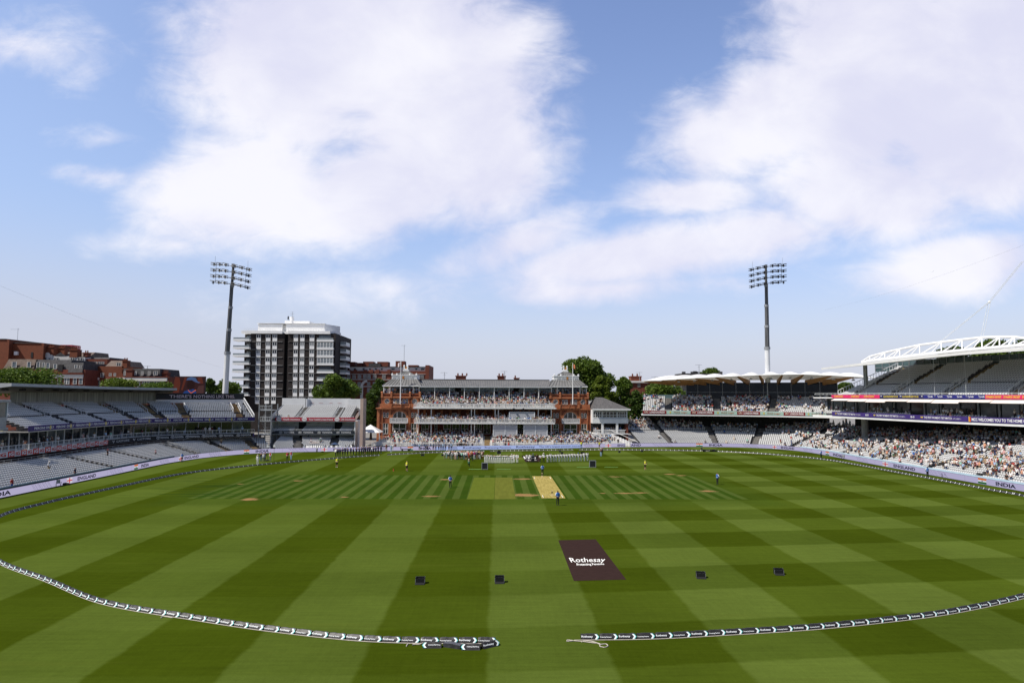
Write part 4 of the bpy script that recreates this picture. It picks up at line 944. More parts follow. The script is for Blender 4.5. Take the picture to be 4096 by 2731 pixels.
for a, b in ((385, 470), (790, 880), (985, 1010)): cwin(a+1633, 1030, b+1633-8, 1158, 2, 2)
for a in range(780, 2500, 98):
    if (a//98) % 2: cwin(a, 888, a+55, 948, 2, 1)
# balconies
BY1 = FY-5.0; xb0, xb1 = xx_(700), 2*XC-xx_(700)
mb = MB(); mb.box(xb0, BY1, 9.55, xb1, CY, 9.85, 0); mb.box(xb0-.2, BY1-.35, 9.72, xb1+.2, BY1-.02, 10.0, 0); pput('upper_balcony_floor', mb, wht)
mb = MB(); mb.box(xb0, BY1-.25, 10.9, xb1, BY1-.05, 11.05, 0); n = int((xb1-xb0)/.33)
for i in range(n): x = xb0+(xb1-xb0)*i/n; mb.box(x, BY1-.2, 10.0, x+.14, BY1-.1, 10.9, 0)
pput('balustrade', mb, wht)
mb = MB(); xm0, xm1 = xx_(712), 2*XC-xx_(712); mb.box(xm0, BY1-.9, 5.62, xm1, CY, 5.85, 0); pput('middle_balcony_floor', mb, wht)
mb = MB(); mb.box(xm0, BY1-.9, 6.95, xm1, BY1-.82, 7.03, 0); mb.box(xm0, BY1-.9, 5.86, xm1, BY1-.84, 5.98, 0)
for i in range(26): x = xm0+(xm1-xm0)*i/25; mb.box(x-.05, BY1-.9, 5.86, x+.05, BY1-.82, 7.03, 0)
for i in range(int((xm1-xm0)/.16)): x = xm0+i*.16; mb.box(x, BY1-.87, 5.98, x+.035, BY1-.85, 6.95, 0)
for j in range(5): mb.box(xm0, BY1-.88, 6.1+j*.17, xm1, BY1-.86, 6.13+j*.17, 0)
pput('iron_railing', mb, wht)
for a in (722, 893, 1420, 1610+122):
    for s in (1, -1):
        x = D(*zm3(a, 1100), BY1)[0]; x = x if s > 0 else 2*XC-x
        mb = MB(); mb.tube([(x, BY1+.6, .8), (x, BY1+.6, 9.5)], .13, 8); pput('column', mb, wht)
# top tier with benches and roof
bench = mat('bench_white', (.66, .65, .62), .6, .1, 2)
mb = MB(); bn = MB(); TD = []
for r in range(10):
    y = BY1+.8+r*1.0; z = 9.86+r*.38; mb.box(xb0+.4, y, 9.5, xb1-.4, y+1.0, z, 0) if r else None
    bn.box(xb0+1.2, y+.45, z+.36, xb1-1.2, y+.72, z+.42, 0); bn.box(xb0+1.2, y+.74, z+.55, xb1-1.2, y+.78, z+.8, 0)
    for i in range(24): x = xb0+2+(xb1-xb0-4)*i/23; bn.box(x-.05, y+.45, z, x+.05, y+.78, z+.36, 0)
    for i in range(int((xb1-xb0-3)/.58)): SPOTS.append((xb0+1.6+i*.58, y+.15, z, 0, 'pavilion top', r, i*.58))
pput('upper_terrace', mb, conc2); pput('bench', bn, bench, kind='stuff')
RB = BY1+11; mb = MB(); mb.box(xb0-1, RB, 13, xb1+1, RB+.1, zz_(545, RB), 0); pput('glass_screen', mb, mat('pale_teal_glass', (.30, .42, .42), .1, .25, .25, spec=.8))
mb = MB()
for i in range(18): x = xl+(xr-xl)*(i+.5)/18; mb.box(x-.06, RB-.1, 13, x+.06, RB-.02, zz_(545, RB), 0)
mb.box(xl, RB-.11, 14.2, xr, RB-.03, 14.35, 0); mb.box(D(1821, 1500, RB)[0], RB-.3, 13.2, D(1845, 1500, RB)[0], RB-.12, 17, 1); mb.box(D(2055, 1500, RB)[0], RB-.3, 13.2, D(2077, 1500, RB)[0], RB-.12, 17, 1); pput('screen_frame', mb, [wht, dark])
EY = BY1+4.5; ze = D(1941, 1380+541/3.267, EY)[1]; zr = D(1941, 1380+459/3.267, RB)[1]
mb = MB(); xe0, xe1 = xx_(740), 2*XC-xx_(740); mb.add([(xe0, EY, ze), (xe1, EY, ze), (xe1, RB, zr), (xe0, RB, zr), (xe0, RB+5, ze), (xe1, RB+5, ze)], [(0, 1, 2, 3), (3, 2, 5, 4)], 0)
mb.box(xe0, EY-.1, ze-.28, xe1, EY-.02, ze+.05, 2); mb.box(xe0, RB-.2, zr, xe1, RB+.2, zr+.25, 1)
for i in range(75):
    x = xe0+(xe1-xe0)*i/74; mb.bar((x, EY, ze+.05), (x, RB, zr+.05), .09, .12, 1)
mb.quad((xe0, EY, ze-.3), (xe0, RB+4.9, ze-.3), (xe1, RB+4.9, ze-.3), (xe1, EY, ze-.3), 2)
pput('main_roof', mb, [lead, seam, mat('eaves_white', (.45, .46, .47), .6, .1)])
for px in (1738.6, 1798.2, 1857.9, 1917.5, 1977, 2037, 2096.6, 2155.7):
    x = D(px, 1560, EY)[0]; mb = MB(); mb.tube([(x, EY+.3, 10.2), (x, EY+.3, ze-.25)], .11, 8); pput('column', mb, wht)
for i in range(int((xm1-xm0-1)/.55)):
    for r in range(3): SPOTS.append((xm0+.6+i*.55, BY1-.5+r*.9, 5.87+r*.3, 0, 'pavilion middle', r, i*.55))
mb = MB(); mb.box(xm0+.5, BY1+.05, 5.86, xm1-.5, BY1+.85, 6.15, 0); mb.box(xm0+.5, BY1+.86, 5.86, xm1-.5, BY1+4.9, 6.45, 0); mb.box(xm0+.5, BY1+2.9, 6.45, xm1-.5, BY1+3.15, 6.52, 0); pput('middle_bench', mb, bench)
# lower terrace in front of the whole building
TY = 180.0; xt0 = D(1488, 1780, TY)[0]; xt1 = D(2502, 1780, TY)[0]; gx0, gx1 = D(1936, 1780, TY)[0], D(1960, 1780, TY)[0]
tr = Stand('members_terrace', 'white benches on the low terrace in front of the brick pavilion', 'terrace', (XC, TY))
mb = MB(); bn = MB()
for r in range(11):
    y = TY+.6+r*.95; z = .15+r*.19; sh_ = min(3.5, r*.35)
    for a, b in ((xt0+sh_, gx0), (gx1, xt1-sh_*.4)):
        mb.box(a, y, 0, b, y+.95, z, 0); bn.box(a+.4, y+.45, z+.34, b-.4, y+.75, z+.41, 0); bn.box(a+.4, y+.76, z+.5, b-.4, y+.81, z+.78, 0); bn.box(a+.4, y+.5, z, b-.4, y+.55, z+.34, 0)
        for i in range(int((b-a-1.2)/.56)): SPOTS.append((a+.8+i*.56, y+.15, z, 0, 'pavilion terrace', r, a+i*.56))
    mb.box(gx0, y, 0, gx1, y+.95, z+.02, 1)
tr.put('terrace', mb, [bench, stepm]); tr.put('bench', bn, bench, kind='stuff')
def fence(a, b, y, label):
    f = thing('picket_fence', label, 'fence', ((a+b)/2, y, 0)); c = (a+b)/2; mb = MB(); n = max(2, int((b-a)/2.2))
    for z in (.12, .92): mb.box(a-c, -.05, z, b-c, .05, z+.07, 0)
    part('rail', mb, wht, f); mb = MB()
    for i in range(int((b-a)/.2)): x = a-c+.1+i*.2; mb.box(x-.035, -.08, .05, x+.035, -.052, .9, 0)
    part('pickets', mb, wht, f); mb = MB()
    for i in range(n+1): x = a-c+(b-a)*i/n; mb.box(x-.07, -.12, 0, x+.07, .02, 1.05, 0)
    part('posts', mb, wht, f)
fence(xt0, gx0, TY, 'white picket fence left of the pavilion gate steps'); fence(gx1, xt1, TY, 'white picket fence right of the pavilion gate steps')
# sight screens
scm = mat('screen_grey', (.40, .41, .44), .5, .04)
def screen(px0, px1, py0, py1, Y, label, posts=()):
    x0, z1 = D(px0, py0, Y); x1, z0 = D(px1, py1, Y); t_ = thing('sight_screen', label, 'sight screen', ((x0+x1)/2, Y, 0)); w_ = (x1-x0)/2
    mb = MB(); mb.box(-w_, -.06, z0, w_, .06, z1); part('panel', mb, scm, t_); mb = MB()
    for k in (-1, 0, 1) if posts else (-1, 1): mb.box(k*w_-.1, -.14, z0-.1, k*w_+.1, -.065, z1)
    for z in (z0, (z0+z1)/2, z1) if posts else (z0, z1): mb.box(-w_, -.13, z-.05, w_, -.07, z+.05)
    part('frame', mb, wht2, t_)
screen(1973.5, 2067.5, 1699, 1744, BY1-.3, 'large grey sight screen standing left below the pavilion balcony', (1,))
screen(2095.5, 2188.5, 1699, 1744, BY1-.3, 'large grey sight screen standing right below the pavilion balcony', (1,))
screen(2037.5, 2138, 1647, 1677, BY1+.1, 'blank grey sight screen hung on the middle balcony under the cameras')
def tvcam(px, py, Y, label, s=1.0, z=None):
    x, zz = D(px, py, Y); t_ = thing('television_camera', label, 'camera', (x, Y, zz)); mb = MB()
    mb.box(-.35*s, -.5*s, .55*s, .35*s, .6*s, 1.2*s); mb.box(-.2*s, -1.1*s, .65*s, .2*s, -.5*s, 1.1*s); part('body', mb, dark, t_); mb = MB()
    for a in (-.5, 0, .5): mb.bar((0, 0, .6*s), (a*s, (.4 if a else -.5)*s, 0), .07, .07)
    part('tripod', mb, dark, t_)
tvcam(2055, 1648, BY1+.5, 'black television camera on the left of the hung sight screen', 1.0); tvcam(2093, 1648, BY1+.5, 'black television camera at the middle of the hung sight screen', 1.0)
# flagpoles
for s, px, cols, lb in ((1, 1601.3, None, 'white flagpole with a white and red flag before the left tower'), (-1, 2291.5, 1, 'white flagpole with an orange flag before the right tower')):
    x, z0 = D(px, 1616, FY-1.2); zt = D(px, 1442 if s > 0 else 1451, FY-1.2)[1]
    f = thing('flagpole', lb, 'flagpole', (x, FY-1.2, z0)); mb = MB(); mb.tube([(0, 0, 0), (0, 0, zt-z0)], [.16, .08], 8); part('pole', mb, wht, f)
    mb = MB(); vs = []
    for i in range(6):
        for j in (0, 1): vs.append(((-1 if s > 0 else 1)*i*.17, .12*math.sin(i*1.6), zt-z0-.2-j*1.1-i*.12))
    mb.add(vs, [(2*i, 2*i+1, 2*i+3, 2*i+2) for i in range(5)], 0); part('flag', mb, mat('flag_white', (.7, .6, .6), .8, .2, 2) if s > 0 else mat('flag_orange', (.6, .2, .08), .8, .3, 2), f)
# ---------------------------------------------------------------- slate-roofed house to the right of the pavilion
HY = 187.0; q4 = lambda a, b, Y=HY: D(*zm4(a, b), Y)
hs = thing('clubhouse', 'white and brick house with slate hipped roof right of the pavilion', 'house', (*[q4(1600, 1000)[0], HY], 0)); HO = Vector((q4(1600, 1000)[0], HY, 0))
def hput(name, mb, mats):
    mb.v = [(x-HO.x, y-HO.y, z) for x, y, z in mb.v]; return part(name, mb, mats, hs)
hx = lambda a: q4(a, 900)[0]; hz_ = lambda b: q4(1600, b)[1]
mb = MB(); mb.box(hx(1372), HY+.4, hz_(1022), hx(1832), HY+11, hz_(840), 0); mb.box(hx(1372), HY-.1, hz_(1022), hx(1838), HY+.39, hz_(960), 0); hput('upper_wall', mb, wht)
mb = MB(); mb.box(hx(1372), HY+3, 0, hx(1838), HY+11, hz_(1022), 1); mb.box(hx(1808), HY+.2, 0, hx(1838), HY+2.99, hz_(1024), 0); hput('lower_wall', mb, [brk, dark])
mb = MB(); z0, z1 = hz_(832), q4(1600, 683, HY+5.5)[1]; X0, X1 = hx(1366), hx(1856); mb.add([(X0, HY-1, z0), (X1, HY-1, z0), (X1, HY+12, z0), (X0, HY+12, z0), (hx(1440), HY+5.5, z1), (hx(1545), HY+5.5, z1)], [(0, 1, 5, 4), (1, 2, 5), (2, 3, 4, 5), (3, 0, 4), (0, 3, 2, 1)], 0)
mb.box(X0, HY-1.15, z0-.35, X1+.1, HY-.95, z0+.02, 1); hput('roof', mb, [mat('slate', (.085, .08, .078), .8, .35, 2.5), wht])
for a, b in ((1382, 1494), (1508, 1690), (1702, 1816)):
    mb = MB(); mb.box(hx(a), HY+.3, hz_(943), hx(b), HY+.38, hz_(868), 1); n = 4
    for i in range(n+1): x = hx(a)+(hx(b)-hx(a))*i/n; mb.box(x-.06, HY+.18, hz_(943), x+.06, HY+.29, hz_(868), 0)
    for z in (943, 915, 868): mb.box(hx(a), HY+.19, hz_(z)-.05, hx(b), HY+.28, hz_(z)+.05, 0)
    hput('window', mb, [wht, glassd])
for a in (1502, 1693): mb = MB(); mb.box(hx(a)-.3, HY, hz_(1150), hx(a)+.3, HY+.55, hz_(1015), 0); hput('veranda_column', mb, wht)
mb = MB(); mb.box(hx(1372), HY, hz_(1165), hx(1838), HY+2.99, hz_(1152), 0)
for a, b in ((1515, 1680), (1706, 1808), (1385, 1490)):
    mb.box(hx(a), HY+.1, hz_(1112), hx(b), HY+.25, hz_(1105), 0)
    for i in range(int((hx(b)-hx(a))/.28)): x = hx(a)+i*.28; mb.box(x, HY+.12, hz_(1150), x+.1, HY+.2, hz_(1110), 0)
hput('veranda_railing', mb, wht)
for i in range(int((hx(1800)-hx(1400))/.6)): SPOTS.append((hx(1400)+i*.6, HY+1.2+(i % 3)*.5, hz_(1152), 0, 'house veranda', 0, i))
mb = MB(); z0 = hz_(1232)
for i in range(10): t_ = i/10; x = hx(1395)+(hx(1570)-hx(1395))*t_; zt = hz_(1160)+(z0-hz_(1160))*t_; mb.box(x, HY-2, 0, x+.58, HY-.2, max(.2, zt), 0)
raked(mb, (hx(1395), HY-2, hz_(1165)), (hx(1560), HY-2, z0-.1), 1.0, 12, .05); hput('staircase', mb, wht)
# ================================================================ curved canopy stand
Wn = Stand('grandstand', 'white seated stand under a scalloped white canopy with timber beams', 'stand', (62, 188))
WF = Path([(40.2, 190.2), (52, 187), (64, 183.3), (74, 178.5), (83, 172.5), (87, 168)], 1, 1.0)
wq = lambda px, d=0, z=8.6: WF.s_at_px(px, d, z)
c1 = BD.s_at_px(3205, 1, .5); w0 = BD.s_at_px(2562, 1, .5)
zq = lambda a: 2450+a/2.4758
WA = [(BD.s_at_px(px, 6, 1.8), .6) for px in (2660, 2850, 3030, 3225)]
Wn.tier(BD, .6, 11, .82, .35, .27, w0, c1, WA, 'warner lower', steps=stepg, base=0)
Wn.tier(BD, 11.2, 9, .82, 3.55, .27, w0-6, c1-.5, WA, 'warner lower back', steps=stepg, base=3)
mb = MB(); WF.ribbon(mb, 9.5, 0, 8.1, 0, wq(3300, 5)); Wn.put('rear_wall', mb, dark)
mb = MB(); WF.ribbon(mb, 0, 7.95, 8.4, thick=.4); WF.ribbon(mb, .1, 8.0, 8.35, thick=12); Wn.put('upper_slab', mb, wht)
# slatted ends
mb = MB(); p = BD.at(w0-.6, .3); q = BD.at(w0-6, 12); 
for i in range(14): t_ = i/14; mb.box(p.x+(q.x-p.x)*t_-.5, p.y+(q.y-p.y)*t_, 0, p.x+(q.x-p.x)*t_+.3, p.y+(q.y-p.y)*t_+.9, .3+3.6*t_)
mb.bar((p.x-.3, p.y, 1.3), (q.x-.3, q.y, 5.0), .08, .08); Wn.put('end_stairs', mb, whb)
WU = [(wq(px, 4, 10), .8) for px in (2672, 2868, 3090)]
Wn.tier(WF, .5, 12, .8, 8.5, .36, .3, wq(3330, 4, 10), WU, 'warner upper', steps=stepg, base=8.3)
lp = mat('banner_maroon', (.17, .012, .016), .55, .08); mint = mat('banner_mint', (.30, .43, .37), .55, .05); mintl = mat('letter_grey_red', (.30, .16, .12), .55, .05); cream = mat('letter_cream', (.72, .62, .50), .55, .05)
xs = [301, 535, 773, 1008, 1234, 1463, 1695, 1910, 2118]
for i in range(8):
    a, b = zq(xs[i]), zq(xs[i+1]); w_ = b-a
    if i % 2 == 0: panel(Wn, WF, a, b, 8.42, 9.3, -.1, lp, [('LONDON PRIDE', a+w_*.29, b-w_*.08, .25, .74, .02, whl), ('UU', a+w_*.07, a+w_*.22, .3, .76, .03, cream)])
    else: panel(Wn, WF, a, b, 8.42, 9.3, -.1, mint, [('PRIDE', a+w_*.30, a+w_*.56, .26, .74, .01, mintl), ('Lager', a+w_*.60, a+w_*.88, .18, .74, .01, mat('letter_faded_red', (.45, .14, .08), .5, .05)), ('8', a+w_*.12, a+w_*.2, .15, .85, .03, mat('letter_gold', (.5, .42, .1), .5, .05))])
mb = MB(); WF.ribbon(mb, 10.3, 12.4, 17.2, wq(2745, 9, 14), wq(3345, 9, 14)); Wn.put('glass_wall', mb, mat('reflecting_glass', (.010, .011, .013), .12, .6, .22, spec=.35))  # strong tone variation painted in to suggest reflections
mb = MB(); k0 = wq(2745, 9, 14); k1 = wq(3345, 9, 14)
for i in range(12): p = WF.at(k0+(k1-k0)*i/11, 10.2); mb.box(p.x-.06, p.y-.06, 12.4, p.x+.06, p.y+.06, 17.2)
WF.ribbon(mb, 10.15, 14.4, 14.5, k0, k1, thick=.05); Wn.put('glazing_bars', mb, grym)
mb = MB(); WF.ribbon(mb, 10.1, 12.5, 13.7, 0, k0, thick=.06); Wn.put('glass_balustrade', mb, glasst)
mb = MB(); WF.ribbon(mb, .02, 9.3, 9.36, thick=.06); Wn.put('handrail', mb, wht2)
# canopy: one scallop per bay, timber beam under each joint
timb = mat('timber_beam', (.34, .17, .055), .6, .15, 1.5); fab = mat('canopy_fabric', (.80, .79, .77), .6, .03); 
def translucent(m_, k, c):
    t_ = m_.node_tree; b_ = t_.nodes['Principled BSDF']; tr_ = N(t_, 'ShaderNodeBsdfTranslucent'); tr_.inputs[0].default_value = (*c, 1); mx = N(t_, 'ShaderNodeMixShader'); mx.inputs[0].default_value = k
    L(t_, b_.outputs[0], mx.inputs[1]); L(t_, tr_.outputs[0], mx.inputs[2]); L(t_, mx.outputs[0], t_.nodes['Material Output'].inputs[0])
translucent(fab, .15, (.8, .76, .66))
edge = [(2569, 1523), (2640, 1520), (2700, 1516), (2777, 1511), (2860, 1507), (2950, 1503), (3038, 1499), (3130, 1497), (3215, 1496), (3330, 1500), (3420, 1505), (3500, 1510)]
nb = len(edge)-1; NS, NR = 8, 10; EA = []; EB = []
kw0 = wq(2747, 10.5, 17); kw1 = wq(3345, 10.5, 17)
for i, (px, py) in enumerate(edge):
    dd = ray(px, py); Yf = 191-.0*i if i < 2 else None
    if px < 2640: X_, Z_ = D(px, py, 190); EA.append(Vector((X_, 190, Z_)))
    elif px <= 3330: EA.append(Vector(path_pt(WF, px, py, -.2, 18)[0]))
    else: X_, Z_ = D(px, py, 168-(px-3330)*.03); EA.append(Vector((X_, 168-(px-3330)*.03, Z_)))
    q = kw0+(kw1-kw0)*i/nb; p = WF.at(q, 12.0); EB.append(Vector((p.x, p.y, 17.9)))
def cpos(bay, u_, v_):
    a = EA[bay].lerp(EA[bay+1], u_); b = EB[bay].lerp(EB[bay+1], u_); p = a.lerp(b, v_)
    dome = max(0, math.sin(math.pi*u_))*max(0, math.sin(math.pi*min(1, v_)))
    return (p.x, p.y, p.z+1.45*dome**.85)
mb = MB()
for bay in range(nb):
    G_ = [[cpos(bay, i/NS, j/NR) for i in range(NS+1)] for j in range(NR+1)]
    for j in range(NR): mb.strip(G_[j], G_[j+1], 0)
Wn.put('canopy', mb, [fab, wht])
for i in range(0, nb):
    p0 = Vector(cpos(i, 0, .05))-Vector((0, 0, .1)); p1 = Vector(cpos(i, 0, .98))-Vector((0, 0, .1)); mb = MB()
    sd_ = (p1-p0).cross(Vector((0, 0, 1))).normalized()*.22; vs = []; pm_ = p0.lerp(p1, .5)
    for s in (-1, 1):
        for p, h in ((p0, .25), (pm_, 1.1), (p1, 1.5)): vs += [tuple(p+sd_*s), tuple(p+sd_*s-Vector((0, 0, h)))]
    mb.add(vs, [(0, 1, 3, 2), (2, 3, 5, 4), (6, 8, 9, 7), (8, 10, 11, 9), (1, 7, 9, 3), (3, 9, 11, 5), (0, 6, 7, 1), (4, 5, 11, 10), (0, 2, 8, 6), (2, 4, 10, 8)]); Wn.put('timber_beam', mb, timb)
    if i:
        mb = MB(); c = Vector(cpos(i, .5, .3))-Vector((0, 0, 1.5)); mb.tube([c, c-Vector((0, 0, .45))], [.2, .5], 8); Wn.put('lamp', mb, grym)
mb = MB(); mb.tube([tuple(e_-Vector((0, 0, .05))) for e_ in EA], .13, 6); Wn.put('canopy_edge', mb, wht)
Wn.finish()
# ================================================================ big right stand
Gs = Stand('grandstand', 'large right stand with three levels, crowded lower seats and a white arched roof truss', 'stand', (85, 130))
GF = Path([(77.6, 167), (78.8, 160.8), (80.2, 150), (82.6, 135), (84.8, 124), (87.7, 113.7), (92, 100), (97, 85), (103, 68)], 1, 1.0)
gq = lambda px, d=0, z=9: GF.s_at_px(px, d, z)
GA = [(BD.s_at_px(px, 5, 1.6), .8) for px in (3330, 3440, 3600, 3800, 4010)]
gl0 = c1+.3; gl1 = BD.s_at_px(4096, 0, 0)+26
Gs.tier(BD, .6, 24, .82, .45, .235, gl0, gl1, GA+[(GA[-1][0]+14, .8)], 'grand lower', steps=stepg, base=0)
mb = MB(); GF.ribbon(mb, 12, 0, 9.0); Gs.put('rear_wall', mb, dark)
mb = MB(); GF.ribbon(mb, 0, 8.45, 8.9, thick=.5); GF.ribbon(mb, .2, 8.5, 8.8, thick=12); GF.ribbon(mb, .3, 12.95, 13.2, thick=6); Gs.put('slab', mb, wht)
for px in (3458,):
    q = GF.at(gq(px, 7), 7); mb = MB(); mb.tube([(q.x, q.y, 2), (q.x, q.y, 8.5)], .75, 12); Gs.put('column', mb, conc2)
mb = MB(); GF.ribbon(mb, 4.2, 8.9, 12.9); Gs.put('box_glazing', mb, glassd)
mb = MB(); n = int(GF.len/4.2); rn = random.Random(9)
for i in range(n):
    p = GF.at(2+i*4.2, 4.0); mb.bar((p.x, p.y, 8.9), (p.x, p.y, 12.9), .25, .25, 0)
    if rn.random() < .5: a, b = GF.at(2.4+i*4.2, 4.1), GF.at(5.5+i*4.2, 4.1); mb.quad((a.x, a.y, 9.3), (b.x, b.y, 9.3), (b.x, b.y, 12.3), (a.x, a.y, 12.3), 1)
GF.ribbon(mb, 4.0, 8.9, 9.0, thick=.15); GF.ribbon(mb, 4.0, 12.7, 12.85, thick=.15); Gs.put('box_frame', mb, [grym, glassb])
for r in range(3):
    for i in range(int(GF.len/.62)):
        q = i*.62
        if (i//7) % 4 == 3: continue
        p = GF.at(q, .8+r*.8); nn = GF.nrm(q); a = math.atan2(nn.y, nn.x)-math.pi/2
        if r < 2: Gs.seats.append((p.x, p.y, 9.0+r*.25, a))
        SPOTS.append((p.x, p.y, 9.0+r*.25, a, 'grand box', r, q))
navy = mat('banner_navy', (.016, .014, .075), .5, .1); pink = mat('banner_pink', (.62, .02, .12), .5, .06); yl = mat('letter_yellow', (.72, .55, .04), .5, .05)
z6 = lambda a: 3200+a/2.24
gt = [('THE FIRST WOMEN’S TEST MATCH', z6(336), z6(496), .3, .74, .008, whl), ('THE FIRST WOMEN’S TEST MATCH', z6(684), z6(882), .3, .74, .008, whl), ('THE FIRST WOMEN’S TEST MATCH', z6(1112), z6(1362), .3, .74, .008, whl), ('- AT LORD’S -', z6(500), z6(546), .36, .6, .0, whl), ('- AT LORD’S -', z6(886), z6(945), .36, .6, 0, whl), ('- AT LORD’S -', z6(1368), z6(1446), .36, .6, 0, whl),
      ('MCC WELCOMES YOU TO THE HOME OF', z6(1540), z6(2040), .2, .78, .02, whl)] + [('W', z6(a), z6(a+w_), .36, .7, .04, yl) for a, w_ in ((315, 16), (658, 20), (1080, 26))]+[('8-0', z6(588), z6(615), .3, .74, .01, whl), ('8-0', z6(992), z6(1026), .3, .74, .01, whl)]
def stripesg(gr, path, d, z0, z1, zz):
    for px, mt in ((z6(1513), mat('stripe_gold', (.7, .45, .03), .5, 0)), (z6(1519), mat('stripe_red', (.55, .03, .02), .5, 0))):
        mb = gr.setdefault(mt.name, (MB(), mt))[0]; q = path.s_at_px(px, d, zz); F = tfn(path, q, d-.04, z0); mb.quad(F(0, .02), F(.28, .02), F(.28, z1-z0-.02), F(0, z1-z0-.02))
panel(Gs, GF, 3328, None, 8.92, 9.85, -.1, purp, gt, extra=stripesg)
pkt = [('DYNAMOS CRICKET', z6(a), z6(b), .24, .76, .02, yl) for a, b in ((308, 387), (458, 533), (574, 667))]
panel(Gs, GF, 3326, z6(713), 13.05, 13.75, -.1, pink, pkt)
panel(Gs, GF, z6(713), z6(1108), 13.05, 13.75, -.1, navy, [('ALLSTARSCRICKET.CO.UK', z6(748), z6(880), .26, .74, .02, yl), ('ALLSTARSCRICKET.CO.UK', z6(917), z6(1064), .26, .74, .02, yl), ('*', z6(722), z6(735), .2, .8, .05, whl), ('*', z6(896), z6(910), .2, .8, .05, whl), ('*', z6(1086), z6(1100), .2, .8, .05, whl)])
panel(Gs, GF, z6(1108), z6(1659), 13.05, 13.75, -.1, mat('banner_royal', (.02, .02, .16), .5, .08), [('Tyrrells', z6(a), z6(b), .2, .8, .01, whl) for a, b in ((1146, 1190), (1233, 1278), (1317, 1363), (1406, 1454), (1504, 1556), (1601, 1655))])
panel(Gs, GF, z6(1659), None, 13.05, 13.75, -.1, pink, [('DYNAMOS CRICKET', z6(a), z6(b), .22, .78, .02, yl) for a, b in ((1668, 1806), (1826, 1975), (1995, 2140))])
# sloping white awnings between box level and upper rail
n = int(GF.len/6)-1; aw = mat('awning_cloth', (.72, .64, .60), .8, .08, .8)
for i in range(n):
    q0 = gq(3340)+i*6.0; q1 = q0+5.95; A = [GF.at(q0+(q1-q0)*k/3, 0.2) for k in range(4)]; B = [GF.at(q0+(q1-q0)*k/3, -.9) for k in range(4)]; mb = MB(); dz = .12*(i % 3)
    mb.strip([(p.x, p.y, 12.5-dz) for p in B], [(p.x, p.y, 12.95) for p in A]); mb.strip([(p.x, p.y, 12.42-dz) for p in B], [(p.x, p.y, 12.5-dz) for p in B]); mb.strip([(p.x, p.y, 12.85) for p in A], [(p.x, p.y, 12.42-dz) for p in B]); Gs.put('awning', mb, aw)
GU = [(gq(px, 5, 16), .75) for px in (3490, 3640, 3850)]+[(gq(4096, 5, 16)+1, .75), (gq(4096, 5, 16)+13, .75)]
u0 = gq(3350, 0, 14)
Gs.tier(GF, .5, 15, .82, 13.45, .43, u0, GF.len-1, GU, 'grand upper', gap=(5, .9, .2), base=13.2, s0f=lambda d: u0+.0+min(3, d*.25))
mb = MB(); rail(mb, GF, .05, 13.75, .35, 1, GF.len-1, 0); 
for (ax, hw) in GU:
    for sgn in (-1, 1):
        A = GF.at(ax+sgn*(hw+.1), 1.0); B = GF.at(ax+sgn*(hw+.1), 5.2); raked(mb, (A.x, A.y, 13.6), (B.x, B.y, 15.8), 1.1, 12, .05)
A = GF.at(u0, .2); B = GF.at(u0+3, 13.5); raked(mb, (A.x, A.y, 13.6), (B.x, B.y, 20), 1.2, 22, .06); Gs.put('handrail', mb, wht2)
k0 = gq(3490, 13, 19); mb = MB(); GF.ribbon(mb, 13.9, 19.4, 21.6, k0, GF.len-1); Gs.put('glass_screen', mb, mat('slate_glass', (.055, .09, .095), .12, .2, .4, spec=.7))
mb = MB(); n = int((GF.len-1-k0)/2.2)
for i in range(n): p = GF.at(k0+i*2.2, 13.8); mb.box(p.x-.05, p.y-.05, 19.3, p.x+.05, p.y+.05, 21.7)
GF.ribbon(mb, 13.75, 20.3, 20.4, k0, GF.len-1, thick=.05); Gs.put('screen_frame', mb, grym)
mb = MB(); p = GF.at(gq(3456, 3, 15), 3.5); mb.tube([(p.x, p.y, 13.3), (p.x, p.y, 20.6)], .45, 10); Gs.put('roof_column', mb, grym)
# roof sheet
rf = [(3285, 1479), (3400, 1466.5), (3550, 1450), (3700, 1433), (3850, 1419), (4000, 1409), (4096, 1403)]
A = []; B = []; C_ = []; E_ = []
for i, (px, py) in enumerate(rf):
    (x, y, z), q = path_pt(GF, px, py, -4.0, 20); 
    if i == 0: x0r, y0r = D(px, py, 163)[0], 163; A.append((x0r, y0r, D(px, py, 163)[1])); C_.append((A[0][0]+3, 163.5, A[0][2]+.3)); continue
    A.append((x, y, z)); p = GF.at(q, 15.0); C_.append((p.x, p.y, z+1.9))
e = A[-1]; e2 = A[-2]; A.append((e[0]+8, e[1]-22, e[2]-.3)); C_.append((C_[-1][0]+8, C_[-1][1]-22, e[2]+.5))
mb = MB(); mb.strip(A, C_, 0); up_ = [(x, y, z+.5) for x, y, z in A]; mb.strip(A, up_, 0); mb.strip(up_, [(x, y, z+.3) for x, y, z in C_], 0); mb.strip(C_, [(x, y, z+.3) for x, y, z in C_], 0)
translucent(mat('roof_white', (.80, .80, .80), .45, .04), .25, (.8, .78, .72)); Gs.put('roof', mb, MATS['roof_white'])
